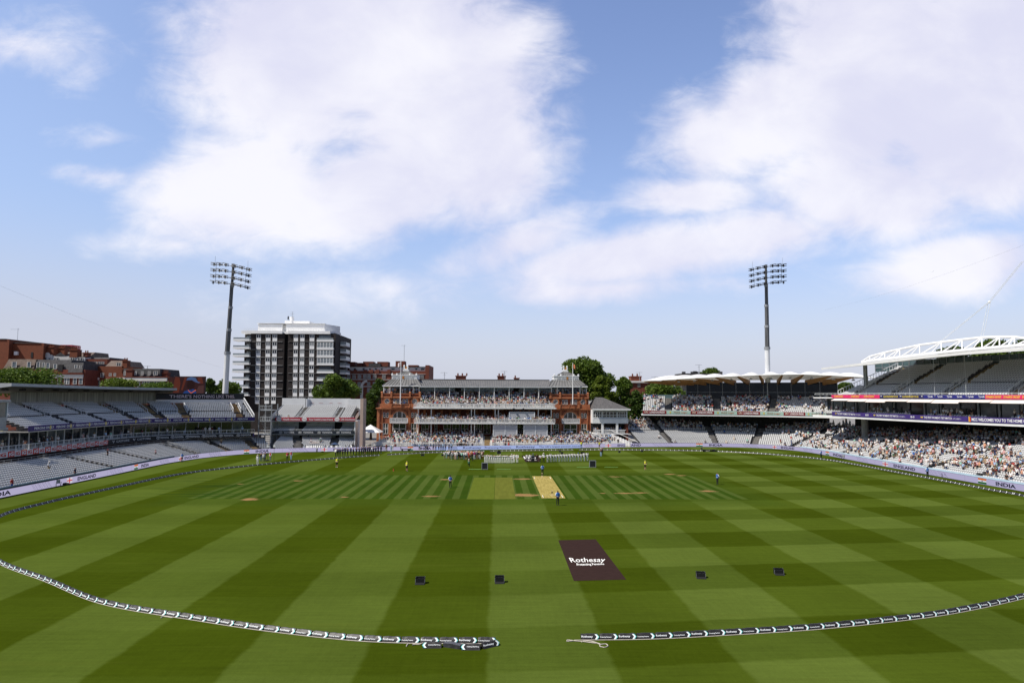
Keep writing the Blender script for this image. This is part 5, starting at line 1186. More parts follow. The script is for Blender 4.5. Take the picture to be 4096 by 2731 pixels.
# triangular arched truss
tp = [(3448, 1447, 1450), (3480, 1426, 1443), (3540, 1410, 1436.5), (3600, 1397, 1430), (3680, 1380, 1420), (3767, 1368.5, 1410), (3850, 1358.5, 1402), (3930, 1350, 1394.5), (4000, 1348, 1389), (4060, 1348, 1383.5), (4120, 1356, 1379), (4200, 1368, 1374)]
TT = []; LL = []; L2 = []
for px, py, pl in tp:
    (x, y, z), q = path_pt(GF, min(px, 4400), py, 3.0, 22); TT.append(Vector((x, y, z))); (x, y, z), q = path_pt(GF, px, pl, 1.6, 21); LL.append(Vector((x, y, z))); (x, y, z), q = path_pt(GF, px, pl-3, 5.5, 21.4); L2.append(Vector((x, y, z)))
mb = MB(); mb.tube(TT, .24, 8); mb.tube(LL, .2, 8); mb.tube(L2, .2, 8)
for i in range(1, len(tp)-2):
    a = TT[i]; mb.tube([LL[i], a], .11, 6); mb.tube([L2[i], a], .11, 6); mb.tube([LL[i], TT[i+1]], .11, 6); mb.tube([L2[i], TT[i+1]], .11, 6); m_ = (TT[i]+TT[i+1])/2; mb.tube([(LL[i]+LL[i+1])/2, TT[i+1]], .1, 6)
    mb.tube([LL[i], L2[i]], .09, 5)
mb.add([tuple(TT[10]), tuple(TT[11]), tuple(LL[11]), tuple(LL[10])], [(0, 1, 2, 3)])
Gs.put('roof_truss', mb, wht)
def onp(px, py, d): return Vector(path_pt(GF, px, py, d, 22)[0])
nd = onp(3967, 1208, 3.0); e1 = onp(3762, 1368.5, 3); e2 = onp(3930, 1350, 3); far_ = onp(4110, 1045, 3.0)
def cab(a, b, w=.22): 
    mb = MB()
    for s in (-1, 1): mb.tube([a+Vector((0, s*w, 0)), b+Vector((0, s*w, 0))], .045, 5)
    Gs.put('cable', mb, wht2)
cab(e1, nd); cab(nd, far_); cab(e2, nd, .3)
mb = MB(); mb.ball(nd, .24, 8); Gs.put('cable_node', mb, wht)
for px in (3470, 3645, 3745, 3870):
    q = gq(px-2, 0, 14); p = GF.at(q, -.2); p2 = GF.at(q, -.2); mb = MB(); mb.tube([(p.x, p.y, 13.4), (p2.x, p2.y, 21.0)], .03, 4); Gs.put('tie_rod', mb, wht2)
Gs.finish()
# ================================================================ things behind the stands
def zt2(a, b): return (600+a/2.412, 1200+b/2.412)
class Fac:
    def __init__(s, Y, zf, root): s.Y = Y; s.zf = zf; s.root = root; s.O = Vector(root.location)
    def p(s, a, b, Y=None): return D(*s.zf(a, b), Y or s.Y)
    def box(s, mb, a, b, c, d, y0=0.0, y1=1.0, mi=0, ground=False):   # zoomed corners; y0, y1 behind the facade plane
        Y = s.Y+y0; X0, Z1 = s.p(a, b, s.Y); X1, Z0 = s.p(c, d, s.Y)
        if ground: Z0 = -.0
        mb.box(X0-s.O.x, s.Y+y0-s.O.y, Z0-s.O.z, X1-s.O.x, s.Y+y1-s.O.y, Z1-s.O.z, mi)
    def put(s, name, mb, mats, **k): return part(name, mb, mats, s.root, **k)
def root_at(name, label, cat, px, py, Y): x, z = D(px, py, Y); return thing(name, label, cat, (x, Y, 0))
blkb = brickm('black_brick', (.014, .010, .009), (.028, .020, .018), (.05, .05, .05), fac=.15)
cream_ = mat('block_white', (.84, .835, .82), .7, .06, .4)
TBY = 245.0; tb = root_at('tower_block', 'twelve storey black brick and white panelled tower block behind left stands', 'tower block', 1165, 1500, TBY); F = Fac(TBY, zt2, tb)
mb = MB(); F.box(mb, 975, 318, 1278, 1000, 0, 26, ground=True); F.box(mb, 1334, 318, 1776, 1000, 0, 26, ground=True); F.box(mb, 1278, 330, 1334, 1000, 2.2, 26, 1, ground=True)
X0, Z1 = F.p(1776, 318); X1 = F.p(1845, 340, TBY+8)[0]
mb.add([(X0-tb.location.x, 0, 0), (X1-tb.location.x, 7, 0), (X1-tb.location.x, 7, Z1-.4), (X0-tb.location.x, 0, Z1), (F.p(1847, 340, TBY+26)[0]-tb.location.x, 26, 0), (F.p(1847, 340, TBY+26)[0]-tb.location.x, 26, Z1-.4)], [(0, 1, 2, 3), (1, 4, 5, 2)], 0)
F.put('wall', mb, [blkb, dark])
mb = MB(); F.box(mb, 887, 318, 974, 1000, 3.0, 24, ground=True); F.put('side_wing', mb, blkb)
mb = MB(); F.box(mb, 887, 296, 1278, 325, -.5, 26); F.box(mb, 1334, 298, 1740, 328, -.5, 26); F.box(mb, 1278, 303, 1334, 325, .5, 26)
mb.add([(F.p(1740, 298)[0]-tb.location.x, -.5, F.p(1740, 328)[1]), (F.p(1845, 340, TBY+8)[0]-tb.location.x, 7.5, F.p(1740, 328)[1]), (F.p(1845, 340, TBY+8)[0]-tb.location.x, 7.5, F.p(1740, 298)[1]), (F.p(1740, 298)[0]-tb.location.x, -.5, F.p(1740, 298)[1])], [(0, 1, 2, 3)])
F.put('parapet', mb, cream_)
mb = MB(); F.box(mb, 1015, 222, 1250, 300, 3, 22); F.box(mb, 1230, 228, 1290, 300, 4.5, 22); F.box(mb, 1290, 222, 1662, 300, 3, 22)
x1, z1 = F.p(1662, 222); x2 = F.p(1760, 240)[0]; z0 = F.p(1662, 300)[1]; ox = tb.location.x
mb.add([(x1-ox, 3, z0), (x2-ox, 12, z0), (x2-ox, 12, z1), (x1-ox, 3, z1)], [(0, 1, 2, 3)]); F.box(mb, 1005, 214, 1670, 222, 2.6, 22.4); F.put('penthouse', mb, cream_)
mb = MB(); F.box(mb, 1250, 180, 1320, 214, 6, 14); F.box(mb, 1320, 183, 1490, 214, 6.4, 14); F.put('lift_housing', mb, cream_)
mb = MB(); x, z = F.p(1305, 178); mb.tube([(x-ox, 8, z), (x-ox, 8, z+1.5)], .75, 12); F.put('water_tank', mb, cream_)
mb = MB(); x, z = F.p(1308, 140); mb.tube([(x-ox, 8, z), (x-ox, 8, z+2)], .06, 5)
for k in (.6, 1.2, 1.8): mb.bar((x-ox-.7, 8, z+k), (x-ox+.7, 8, z+k), .06, .06)
F.put('aerial', mb, grym); mb = MB(); x, z = F.p(1272, 150); mb.ball((x-ox, 7.5, z), .75, 10, 0, (.35, .6, 1)); F.put('dish', mb, dark)
mb = MB()
for (a, b) in ((910, 1290), (1290, 1765)):
    for z in (277, 296): F.box(mb, a, z-1, b, z+.5, -.3, -.2)
    n = int((b-a)/16)
    for i in range(n+1): F.box(mb, a+i*16, 277, a+i*16+1.2, 297, -.3, -.22)
F.put('roof_railing', mb, wht2)
floors = [325, 398, 474, 549, 627, 702, 776, 852, 928, 1000]
skew = lambda a, y: a-(y-325)*.022 if a < 1300 else a-(y-325)*.018
rn = random.Random(3); pane_ms = [glassb, glassd, mat('curtained_glass', (.16, .17, .18), .2, .2, .6), mat('net_curtain', (.26, .27, .27), .3, .1, 1)]
cache = {}
wp_ = MB(); slabs = MB(); nwin = 0
for fi in range(9):
    y0, y1 = floors[fi], floors[fi+1]; F.box(slabs, 972, y0-2+(3 if fi else 6), 1278, y0+1+(3 if fi else 6), -.22, -.0) if fi else None
    if fi: F.box(slabs, 1334, y0+2, 1776, y0+5, -.22, 0)
    for ci, (a, b) in enumerate(((1028, 1069), (1119, 1162), (1183, 1226), (1388, 1428), (1450, 1490), (1541, 1585))):
        a_, b_ = skew(a, y0), skew(b, y0)
        mb = MB(); ym = y0+(y1-y0)*.54; F.box(mb, a_, y0+8, b_, ym, -.1, .02, 1); 
        for q in (a_, (a_+b_)/2, b_-1.5): F.box(mb, q, y0+8, q+1.5, ym, -.16, -.101)
        for q in (y0+8, ym-1.6): F.box(mb, a_, q, b_, q+1.6, -.17, -.101)
        F.put('window', mb, [cream_, rn.choice(pane_ms)]); 
        mb = MB(); F.box(mb, a_, ym+.5, b_, y1-1, -.12, .02); F.put('spandrel_panel', mb, cream_) if fi < 9 else None
F.put('slab_line', slabs, cream_)
mb = MB()
for i in range(40): F.box(mb, 1280, 335+i*16, 1332, 337+i*16, 1.9, 2.19)
F.put('louvres', mb, mat('louvre_black', (.03, .028, .027), .6, .1))
railg = mat('balcony_glass', (.30, .34, .35), .15, .1, 1)
def balcony(a0, a1, ys, y1s, y0_=-1.6, enclosed=False, glass=True):
    mb = MB(); F.box(mb, a0, ys, a1, y1s, y0_, 3.1, 0); F.box(mb, a0+2, ys-16, a1-2, ys-1, y0_+.1, y0_+.16, 1); F.box(mb, a0, ys-18, a1, ys-16, y0_+.05, y0_+.2, 2)
    if enclosed:
        F.box(mb, a0+4, ys-50, a1-4, ys-1, y0_+.2, y0_+.3, 1); n = 5
        for i in range(n+1): q = a0+3+(a1-a0-8)*i/n; F.box(mb, q, ys-50, q+2.5, ys, y0_-.02, y0_+.19, 0)
        for q in (ys-52, ys-30, ys-5): F.box(mb, a0+2, q, a1-2, q+3, y0_-.03, y0_+.19, 0)
    F.put('balcony', mb, [cream_, railg, wht2])
for i in range(8): 
    yb = [380, 456, 532, 607, 683, 758, 834, 908][i]; sk = (yb-380)*.03; balcony(818-sk, 974-sk*.6, yb, yb+16)
    mb = MB(); F.box(mb, 905-sk, yb-44, 968-sk, yb-2, 2.85, 2.98); F.put('window', mb, rn.choice(pane_ms))
for i in range(8):
    yb = [385, 461, 536, 612, 688, 762, 838, 912][i]; balcony(1617, 1776, yb, yb+18, -1.2, enclosed=i in (1, 2, 3))
    if i not in (1, 2, 3): mb = MB(); F.box(mb, 1632, yb-46, 1745, yb-2, -.08, 0); F.put('window', mb, glassd if i else glassb)
for i in range(6):
    yb = [428, 500, 570, 638, 708, 778][i]; mb = MB(); X0 = F.p(1830, yb, TBY+9)[0]-ox; X1 = F.p(1900, yb, TBY+9)[0]-ox; z = F.p(1860, yb)[1]; mb.box(X0, 7.5, z, X1, 14, z+.65, 0); mb.box(X1-.1, 7.5, z+.65, X1, 14, z+1.4, 1); mb.box(X0, 7.5, z+.65, X1, 7.6, z+1.4, 1); mb.box(X0, 7.45, z+1.4, X1+.03, 7.6, z+1.48, 2); F.put('balcony', mb, [cream_, railg, wht2])
# ---------------------------------------------------------------- red brick mansion blocks
stone = mat('stone_white', (.62, .60, .56), .75, .1, .5); tile = mat('brown_tile', (.13, .095, .075), .85, .3, 1.2); slat = mat('dark_slate', (.055, .053, .055), .8, .3, 1.2); obrk = brickm('orange_brick', (.13, .034, .013), (.19, .052, .02), (.15, .08, .05), fac=.3)
def zt1(a, b): return (a/2.24, 1300+b/2.24)
def zt3(a, b): return (1450+a/3.267, 1380+b/3.267)
def sash(F_, a, b, c, d, y=-.12, nx=2, ny=2, gl=None, fr=1.6):
    mb = MB(); F_.box(mb, a, b, c, d, y, y+.1, 1)
    for i in range(nx+1): q = a+(c-a-fr)*i/nx; F_.box(mb, q, b, q+fr, d, y-.08, y-.005)
    for j in range(ny+1): q = b+(d-b-fr)*j/ny; F_.box(mb, a, q, c, q+fr, y-.07, y-.005)
    F_.put('window', mb, [stone, gl or glassd])
def chimney(F_, a, b, c, d, y0=0, y1=2.5, pots=4, m_=None):
    mb = MB(); F_.box(mb, a, b+8, c, d, y0, y1); F_.box(mb, a-3, b+5, c+3, b+12, y0-.2, y1+.2); ch = F_.put('chimney', mb, m_ or obrk)
    mb = MB(); pw = (c-a)/pots
    for i in range(pots):
        x, z = F_.p(a+pw*(i+.5), b+5); r = (F_.p(a+pw*.35, b)[0]-F_.p(a, b)[0]); mb.tube([(x-F_.O.x, F_.Y+y0+.8-F_.O.y, z), (x-F_.O.x, F_.Y+y0+.8-F_.O.y, z+.8)], [r, r*.8], 6)
    link('chimney_pots', mb.mesh('chimney_pots', obrk), ch)
MY = 215.0
# far-left tall orange brick block
m1 = root_at('mansion_block', 'tall orange brick block with flat roof at the left edge of the photo', 'building', 70, 1450, MY+14); F = Fac(MY+14, zt1, m1)
mb = MB(); F.box(mb, -60, 130, 48, 700, 0, 20, ground=True); F.box(mb, 40, 158, 325, 700, 2, 20, 0, ground=True); F.put('wall', mb, obrk)
mb = MB(); F.box(mb, -60, 122, 52, 131, -.2, 20); F.box(mb, 50, 152, 327, 160, 1.8, 20); F.put('parapet', mb, slat)
mb = MB(); F.box(mb, 102, 234, 132, 266, 1.2, 1.9); F.put('air_conditioner', mb, wht); mb = MB(); F.box(mb, 242, 240, 258, 290, 1.9, 2.0, 0); F.put('doorway', mb, dark)
mb = MB(); x, z = F.p(78, 152); mb.tube([(x-F.O.x, 4, z-.5), (x-F.O.x, 4, z+5)], .06, 4); mb.bar((x-F.O.x-2.5, 4, z+4.6), (x-F.O.x+.6, 4, z+4.6), .06, .06); F.put('aerial', mb, grym)
# left mansard block
m2 = root_at('mansion_block', 'red brick mansion block with dark mansard roof above the left stand roof', 'building', 160, 1500, MY); F = Fac(MY, zt1, m2)
mb = MB(); F.box(mb, -60, 395, 748, 700, 0, 14, ground=True); F.put('wall', mb, brk)
mb = MB(); F.box(mb, -60, 440, 748, 474, -.4, 14); F.box(mb, -60, 425, 752, 440, -.7, 14, 1); F.put('cornice', mb, [stone, brk])
def mans(F_, a0, a1, b0, a2, a3, b1, m_, y0=0, y1=4, dep=14):
    mb = MB(); O = F_.O; Y = F_.Y
    X0, Z0 = F_.p(a0, b0); X1, _ = F_.p(a1, b0); X2, Z1 = F_.p(a2, b1); X3, _ = F_.p(a3, b1)
    v = [(X0, Y+y0, Z0), (X1, Y+y0, Z0), (X1, Y+dep, Z0), (X0, Y+dep, Z0), (X2, Y+y1, Z1), (X3, Y+y1, Z1), (X3, Y+dep, Z1), (X2, Y+dep, Z1)]
    mb.add([(x-O.x, y-O.y, z) for x, y, z in v], [(0, 1, 5, 4), (1, 2, 6, 5), (2, 3, 7, 6), (3, 0, 4, 7), (4, 5, 6, 7)]); return F_.put('roof', mb, m_)
mans(F, 30, 300, 388, 55, 305, 303, tile, 0, 1.2); mans(F, 300, 615, 425, 305, 618, 308, slat, .0, 1.4); mans(F, 615, 745, 425, 618, 740, 335, slat, -.5, .5)
for a, b, c, d in ((108, 328, 148, 380), (244, 330, 276, 380), (330, 330, 357, 378), (378, 335, 398, 380), (412, 340, 445, 385), (480, 348, 508, 392), (668, 356, 692, 406), (710, 362, 728, 404)): sash(F, a, b, c, d, -.0, 1, 1, glassb)
mb = MB(); F.box(mb, 522, 354, 560, 412, -.1, .5); F.put('doorway', mb, dark)
for a in (20, 90, 160, 230, 300, 370, 440, 518, 578, 602, 658, 710): sash(F, a, 476, a+(30 if a not in (578, 602) else 20), 530, -.1, 1, 2, glassb)
# middle: white gabled attic, orange block, rear roofs
m3 = root_at('mansion_block', 'mansion block with white round-gabled dormers and tall orange chimneys', 'building', 250, 1440, MY+18); F = Fac(MY+18, zt1, m3)
mb = MB(); F.box(mb, 325, 300, 945, 640, 0, 14, ground=True); F.put('wall', mb, brk)
mb = MB(); 
for a, b, c in ((330, 262, 400), (410, 268, 475), (484, 280, 628), (636, 285, 700), (705, 290, 770)): F.box(mb, a, b, c, 345, -.8, 3)
for a, b, r in ((439, 268, 24), (664, 288, 24)):
    x, z = F.p(a, b); rr_ = F.p(a+r, b)[0]-x; mb.add([(x-F.O.x+rr_*math.cos(i*math.pi/8), -.82, z+rr_*.9*math.sin(i*math.pi/8)) for i in range(9)], [tuple(reversed(range(9)))])
F.put('dormer', mb, stone); mb = MB(); x0, z0 = F.p(500, 280); x1, z1 = F.p(556, 246); x2, _ = F.p(612, 280); mb.add([(x0-F.O.x, -.85, z0), (x2-F.O.x, -.85, z0), (x1-F.O.x, -.85, z1)], [(0, 1, 2)]); F.put('gable', mb, slat)
mans(F, 325, 770, 300, 330, 760, 232, tile, .5, 6); mans(F, 765, 948, 350, 775, 940, 285, slat, 0, 3)
for a in (415, 448, 500, 520, 645, 668, 712, 738): sash(F, a, 293, a+18, 318, -.9, 1, 1)
for a in (815, 882): sash(F, a, 328, a+56, 368, -.4, 3, 2, glassb)
chimney(F, 416, 190, 485, 272, -.5, 2, 5); chimney(F, 486, 192, 540, 262, 2, 4, 4); chimney(F, 642, 215, 706, 290, -1, 1.5, 5); chimney(F, 730, 240, 766, 280, 1, 3, 2, brk)
cr = thing('roof_frame', 'red scaffolding-like frame on a roof behind the orange chimneys', 'frame', (*D(240, 1395, 262)[:1], 262, 0)); mb = MB(); x0, z0 = D(190, 1408, 262); x1, z1 = D(288, 1381, 262); x0 -= cr.location.x; x1 -= cr.location.x
for i in range(15): x = x0+(x1-x0)*i/14; mb.bar((x, 0, z0-3), (x, 0, z1), .35, .35); mb.bar((x, 5, z0-3), (x, 5, z1), .35, .35); mb.bar((x, 0, z1), (x, 5, z1), .3, .3)
for z in (z1, (z0+z1)/2, z0): mb.bar((x0, 0, z), (x1, 0, z), .35, .3); mb.bar((x0, 5, z), (x1, 5, z), .3, .3)
mb.box(x0-1, 0, 0, x1+1, 6, z0-2.9, 1); part('frame', mb, [mat('red_steel', (.50, .05, .06), .6, .1), brk], cr)
m4 = root_at('mansion_block', 'orange brick block with hipped brown roof between two mansard blocks', 'building', 420, 1480, MY+8); F = Fac(MY+8, zt1, m4)
mb = MB(); F.box(mb, 800, 368, 1090, 700, 0, 12, ground=True); F.box(mb, 742, 390, 800, 700, 1, 12, 0, ground=True); F.put('wall', mb, obrk); mb = MB(); F.box(mb, 742, 455, 960, 700, -.6, -.1, ground=True); F.put('front_wall', mb, brk)
mans(F, 940, 1098, 372, 950, 1060, 315, tile, 0, 3); chimney(F, 1096, 310, 1136, 385, 0, 2, 3)
for a, b, c, d in ((913, 428, 942, 470), (988, 430, 1010, 458), (1030, 430, 1050, 458), (1056, 338, 1094, 368)): sash(F, a, b, c, d, -.7, 2, 2)
for a in (745, 760): sash(F, a, 410 if a < 750 else 480, a+30 if a < 750 else a+14, 465 if a < 750 else 535, -.7, 2, 2, glassb)
mb = MB(); F.box(mb, 788, 470, 900, 492, -1.2, -.6); F.put('balcony', mb, stone)
for a in (800, 846, 868, 888): sash(F, a, 498, a+20, 540, -.75, 1, 2, glassb)
m5 = root_at('mansion_block', 'red brick mansion with white band and grey attic nearest the video screen', 'building', 570, 1500, MY-4); F = Fac(MY-4, zt1, m5)
mb = MB(); F.box(mb, 955, 460, 1500, 700, 0, 14, ground=True); F.put('wall', mb, brk); mb = MB(); F.box(mb, 1035, 470, 1500, 502, -.5, 14); F.box(mb, 955, 482, 1036, 498, -.3, .2); F.box(mb, 1120, 462, 1500, 470, -.6, 14, 1); F.put('cornice', mb, [stone, brk])
mans(F, 1090, 1425, 462, 1090, 1415, 388, slat, .8, 1.2); chimney(F, 1133, 395, 1188, 470, -.3, 1, 5, brk); chimney(F, 1415, 418, 1470, 470, 2, 4, 6, brk)
for a, c in ((1102, 1126), (1198, 1216), (1256, 1276), (1318, 1338), (1368, 1402)): sash(F, a, 412, c, 448, .6, 2, 1, glassb)
for a in (1234, 1275, 1297, 1318, 1340, 1360, 1385, 1410, 1440, 1462): sash(F, a, 505, a+(18 if a > 1234 else 22), 555, -.15, 1, 2, glassb)
# behind the pavilion's left tower
m6 = root_at('mansion_block', 'large red brick mansion with white attic behind the pavilion\'s left tower', 'building', 1550, 1500, 262); F = Fac(262, zt3, m6)
mb = MB(); F.box(mb, -230, 335, 840, 900, 0, 18, ground=True); F.box(mb, 822, 262, 862, 900, -.2, 18, 0, ground=True); F.put('wall', mb, brk)
mb = MB(); F.box(mb, -230, 283, 824, 348, .8, 18); F.put('attic_wall', mb, stone); mb = MB(); F.box(mb, -235, 276, 828, 283, .3, 18, 0); F.put('roof', mb, slat)
mb = MB(); F.box(mb, -230, 374, 824, 383, -.3, 0); F.box(mb, -230, 446, 360, 455, -.25, 0); F.box(mb, -230, 535, 240, 546, -.3, 0); F.put('stone_band', mb, stone)
mb = MB(); 
for a in (-190, -110, 20, 100, 182, 330): F.box(mb, a-4, 322, a+36, 374, -.35, .79)
F.put('gable_piers', mb, brk)
mb = MB()
for a, b, c in ((-230, 212, -130), (-20, 208, 115), (168, 210, 312), (412, 202, 530), (560, 254, 708), (-100, 225, -30)): F.box(mb, a, b, c, 280, 4, 9)
F.box(mb, 62, 232, 215, 278, 3, 4, 1); F.put('roof_blocks', mb, [brk, slat])
for a in (-200, -120, -5, 78, 155, 232, 372, 580, 685, 760): sash(F, a, 300, a+(30 if a not in (372, 760) else 48), 327, .7, 1, 1)
for a in (-200, -130, -60, 10, 65, 138, 258, 690, 750): sash(F, a, 386, a+(42 if a < 600 else 50), 440, -.15, 3, 3)
for a in (-200, -130, -60, 62, 138): sash(F, a, 482, a+38, 530, -.15, 3, 3); sash(F, a, 560, a+38, 615, -.15, 3, 3)
mb = MB(); x, z = F.p(60, 560); R_ = F.p(60, 560)[0]-F.p(-30, 560)[0]
for i in range(9):
    t0, t1 = math.pi/2+i*math.pi/16, math.pi/2+(i+1)*math.pi/16
    mb.bar((x-F.O.x+R_*.8*math.cos(t0), -.5, z+R_*math.sin(t0)), (x-F.O.x+R_*.8*math.cos(t1), -.5, z+R_*math.sin(t1)), .4, .9)
F.box(mb, -22, 545, 6, 720, -.6, -.3)
for i in range(9): F.box(mb, -28, 552+i*18, 12, 559+i*18, -.7, -.61)
F.put('stone_arch', mb, stone)
mb = MB(); x, z = F.p(515, 205); mb.tube([(x-F.O.x, 6, z-1), (x-F.O.x, 6, z+6.5)], .07, 4); mb.bar((x-F.O.x-1.2, 6, z+6.3), (x-F.O.x+.8, 6, z+6.3), .07, .07); F.put('aerial', mb, grym)
# chimney stacks that look over the pavilion roof
for px0, px1, py, ch_, lb in ((1823, 1862, 1505, 4, 'dark brick chimney stack over the pavilion roof, leftmost with two tall pots'), (1990, 2022, 1506, 3, 'dark brick chimney stack with an aerial over the middle of the pavilion roof'), (2057, 2077, 1514, 2, 'narrow chimney with two brown pots over the pavilion roof'), (2524, 2566, 1507, 3, 'square brick stack on the small house right of the big tree')):
    x0, z1 = D(px0, py, 250); x1, z0 = D(px1, 1545, 250); b_ = thing('chimney_stack', lb, 'chimney', ((x0+x1)/2, 250, 0)); w_ = (x1-x0)/2
    mb = MB(); mb.box(-w_, 0, 0, w_, 4, z1); mb.box(-w_-.2, -.2, z1, w_+.2, 4.2, z1+.3); part('stack', mb, brk, b_); mb = MB()
    for i in range(ch_-1): x = -w_*.6+i*w_*.9; mb.tube([(x, 1, z1+.3), (x, 1, z1+1.2)], [.3, .24], 7)
    part('chimney_pots', mb, obrk, b_)
for px, py, pb_, Y in ((1778, 1489, 1518, 230), (2018, 1484, 1508, 245), (2558, 1488, 1508, 248), (2620, 1506, 1525, 240), (2796, 1458, 1490, 240), (590, 1463, 1478, 225)):
    x, z1 = D(px, py, Y); z0 = D(px, pb_, Y)[1]; mb = MB(); mb.tube([(0, 0, 0), (0, 0, z1)], .08, 5); mb.bar((-1.3, 0, z1-.1), (1.0, 0, z1-.1), .08, .08); mb.bar((-.5, 0, z1-.9), (.5, 0, z1-.9), .06, .06)
    thing('aerial', 'thin television aerial on the skyline, %s' % {1778: 'left part of pavilion roof', 2018: 'beside the middle chimney', 2558: 'on the small house right of the tree', 2620: 'left tip of the curved canopy', 2796: 'over the curved canopy stand', 590: 'over the left mansion attic'}[px], 'aerial', (x, Y, 0), data=mb.mesh('aerial', grym))
m7 = root_at('brick_house', 'small red brick house with white windows between tree and curved canopy', 'house', 2550, 1560, 245); F = Fac(245, zm4, m7)
mb = MB(); F.box(mb, 1830, 492, 2200, 900, 0, 12, ground=True); F.put('wall', mb, brk); mb = MB(); F.box(mb, 1815, 466, 2210, 493, -.5, 12); F.put('parapet', mb, stone)
for a in (1855, 1960): sash(F, a, 505, a+36, 545, -.1, 3, 3)
m8 = root_at('roof_plant', 'dark flat roof with plant boxes above the curved canopy', 'building', 2790, 1490, 240); mb = MB(); x0, z1 = D(2728, 1493, 240); x1, z0 = D(2890, 1500, 240); ox_ = m8.location.x; mb.box(x0-ox_, 0, 0, x1-ox_, 10, z1)
for a in (2730, 2765, 2775, 2782, 2878): x, z = D(a, 1486 if a != 2775 else 1484, 242); mb.box(x-ox_, 2, z1, x-ox_+1.1, 3, z)
part('body', mb, slat, m8)
# ---------------------------------------------------------------- floodlight masts
def mast(px, Ym, ptop, pbot, lean, tilt, label):
    x, _ = D(px, pbot, Ym); zt = D(px, ptop, Ym)[1]; r = thing('floodlight_mast', label, 'floodlight', (x, Ym, 0)); lx = lean
    P_ = lambda z: (lx*(z-10)/(zt-10) if z > 10 else 0, 0, z)
    sec = [(0, .80), (zt-23.9, .70), (zt-23.7, .60), (zt-17.8, .57), (zt-17.6, .51), (zt-11.9, .49), (zt-11.7, .43), (zt-6.2, .41), (zt-6.0, .35), (zt-.5, .30)]
    mb = MB(); mb.tube([P_(z) for z, _ in sec[:2]], [.80, .68], 10); part('base_section', mb, mat('mast_pale', (.60, .61, .62), .45, .06, .5), r)
    mb = MB(); mb.tube([P_(z) for z, _ in sec[2:]], [q for _, q in sec[2:]], 10)
    for k in range(3):
        a = k*2.1+.4; mb.tube([(P_(z)[0]+q*math.cos(a), P_(z)[1]-abs(q*math.sin(a)), z) for z, q in sec[2:8]], .08, 5)
    part('telescopic_section', mb, mat('mast_steel', (.13, .13, .13), .45, .35, 1.5, metal=.3, streak=(3, 3, .2)), r)
    for z, q in ((zt-23.8, .84), (zt-17.7, .68), (zt-11.8, .6), (zt-6.1, .52)):
        mb = MB(); mb.tube([P_(z-.35), P_(z+.35)], q, 10); part('collar', mb, grym, r)
    for lv in range(4):
        z = zt-.9-lv*1.6; mb = MB(); W_ = 5.15-lv*.04; sg = 1 if tilt > 0 else -1
        pts = [(P_(z)[0]+x_, -.8-1.1*(1-(x_/W_)**2), z+tilt*(-x_/W_)*.75-.28*(x_/W_)**2) for x_ in [(-1+2*i/12)*W_ for i in range(13)]]
        mb.tube(pts, .11, 6); hb = part('crossbar', mb, grym, r)
        for i in range(6):
            x_ = (-1+2*(i+.5)/6)*W_+( -.35 if i < 3 else .35)
            t_ = x_/W_; zz = z+tilt*(-t_)*.75-.28*t_*t_; yy_ = -.9-1.1*(1-t_*t_); cx = P_(z)[0]+x_; mb = MB(); sl = -tilt*.75/W_*.9
            for dz in (.28, -.22):
                if lv == 3 and dz < 0 and i == (0 if tilt > 0 else 5): continue
                mb.add([(cx-.74, yy_-.5, zz+dz-.82*sl-.05), (cx+.74, yy_-.5, zz+dz+.82*sl-.05), (cx+.74, yy_+.3, zz+dz+.82*sl+.02), (cx-.74, yy_+.3, zz+dz-.82*sl+.02), (cx-.66, yy_-.4, zz+dz-.82*sl+.14), (cx+.66, yy_-.4, zz+dz+.82*sl+.14), (cx+.66, yy_+.25, zz+dz+.82*sl+.16), (cx-.66, yy_+.25, zz+dz-.82*sl+.16)],
                       [(0, 3, 2, 1), (4, 5, 6, 7), (0, 1, 5, 4), (1, 2, 6, 5), (2, 3, 7, 6), (3, 0, 4, 7)])
            mb.box(cx-.12, yy_-.1, zz-.4, cx+.12, yy_+.25, zz+.4); part('lamp_cluster', mb, mat('lamp_black', (.012, .012, .013), .5, .1), hb)
    mb = MB()
    for sx in (-1, 1):
        x_ = sx*4.0; mb.tube([(P_(zt)[0]+x_, -1.3, zt-.9-sx*tilt*.57), (P_(zt-6)[0]+x_*.97, -1.3, zt-5.7-sx*tilt*.57)], .045, 4); mb.tube([(P_(zt)[0]+x_+sx*.3, -1.3, zt-.6-sx*tilt*.6), (P_(zt)[0]+x_+sx*.3, -1.3, zt+1.1-sx*tilt*.6)], .035, 4)
    part('stay_rod', mb, grym, r); mb = MB(); mb.box(P_(zt)[0]-.35, -.4, zt-1.0, P_(zt)[0]+.3, .4, zt-.1); part('mast_head', mb, grym, r)
mast(897, 181.0, 1054, 1570, 1.15, 1.0, 'tall grey floodlight mast on the left, its lamp rows dipping to the right')
mast(3069, 190.0, 1058, 1485, .35, -1.0, 'tall floodlight mast on the right rising behind the curved canopy')
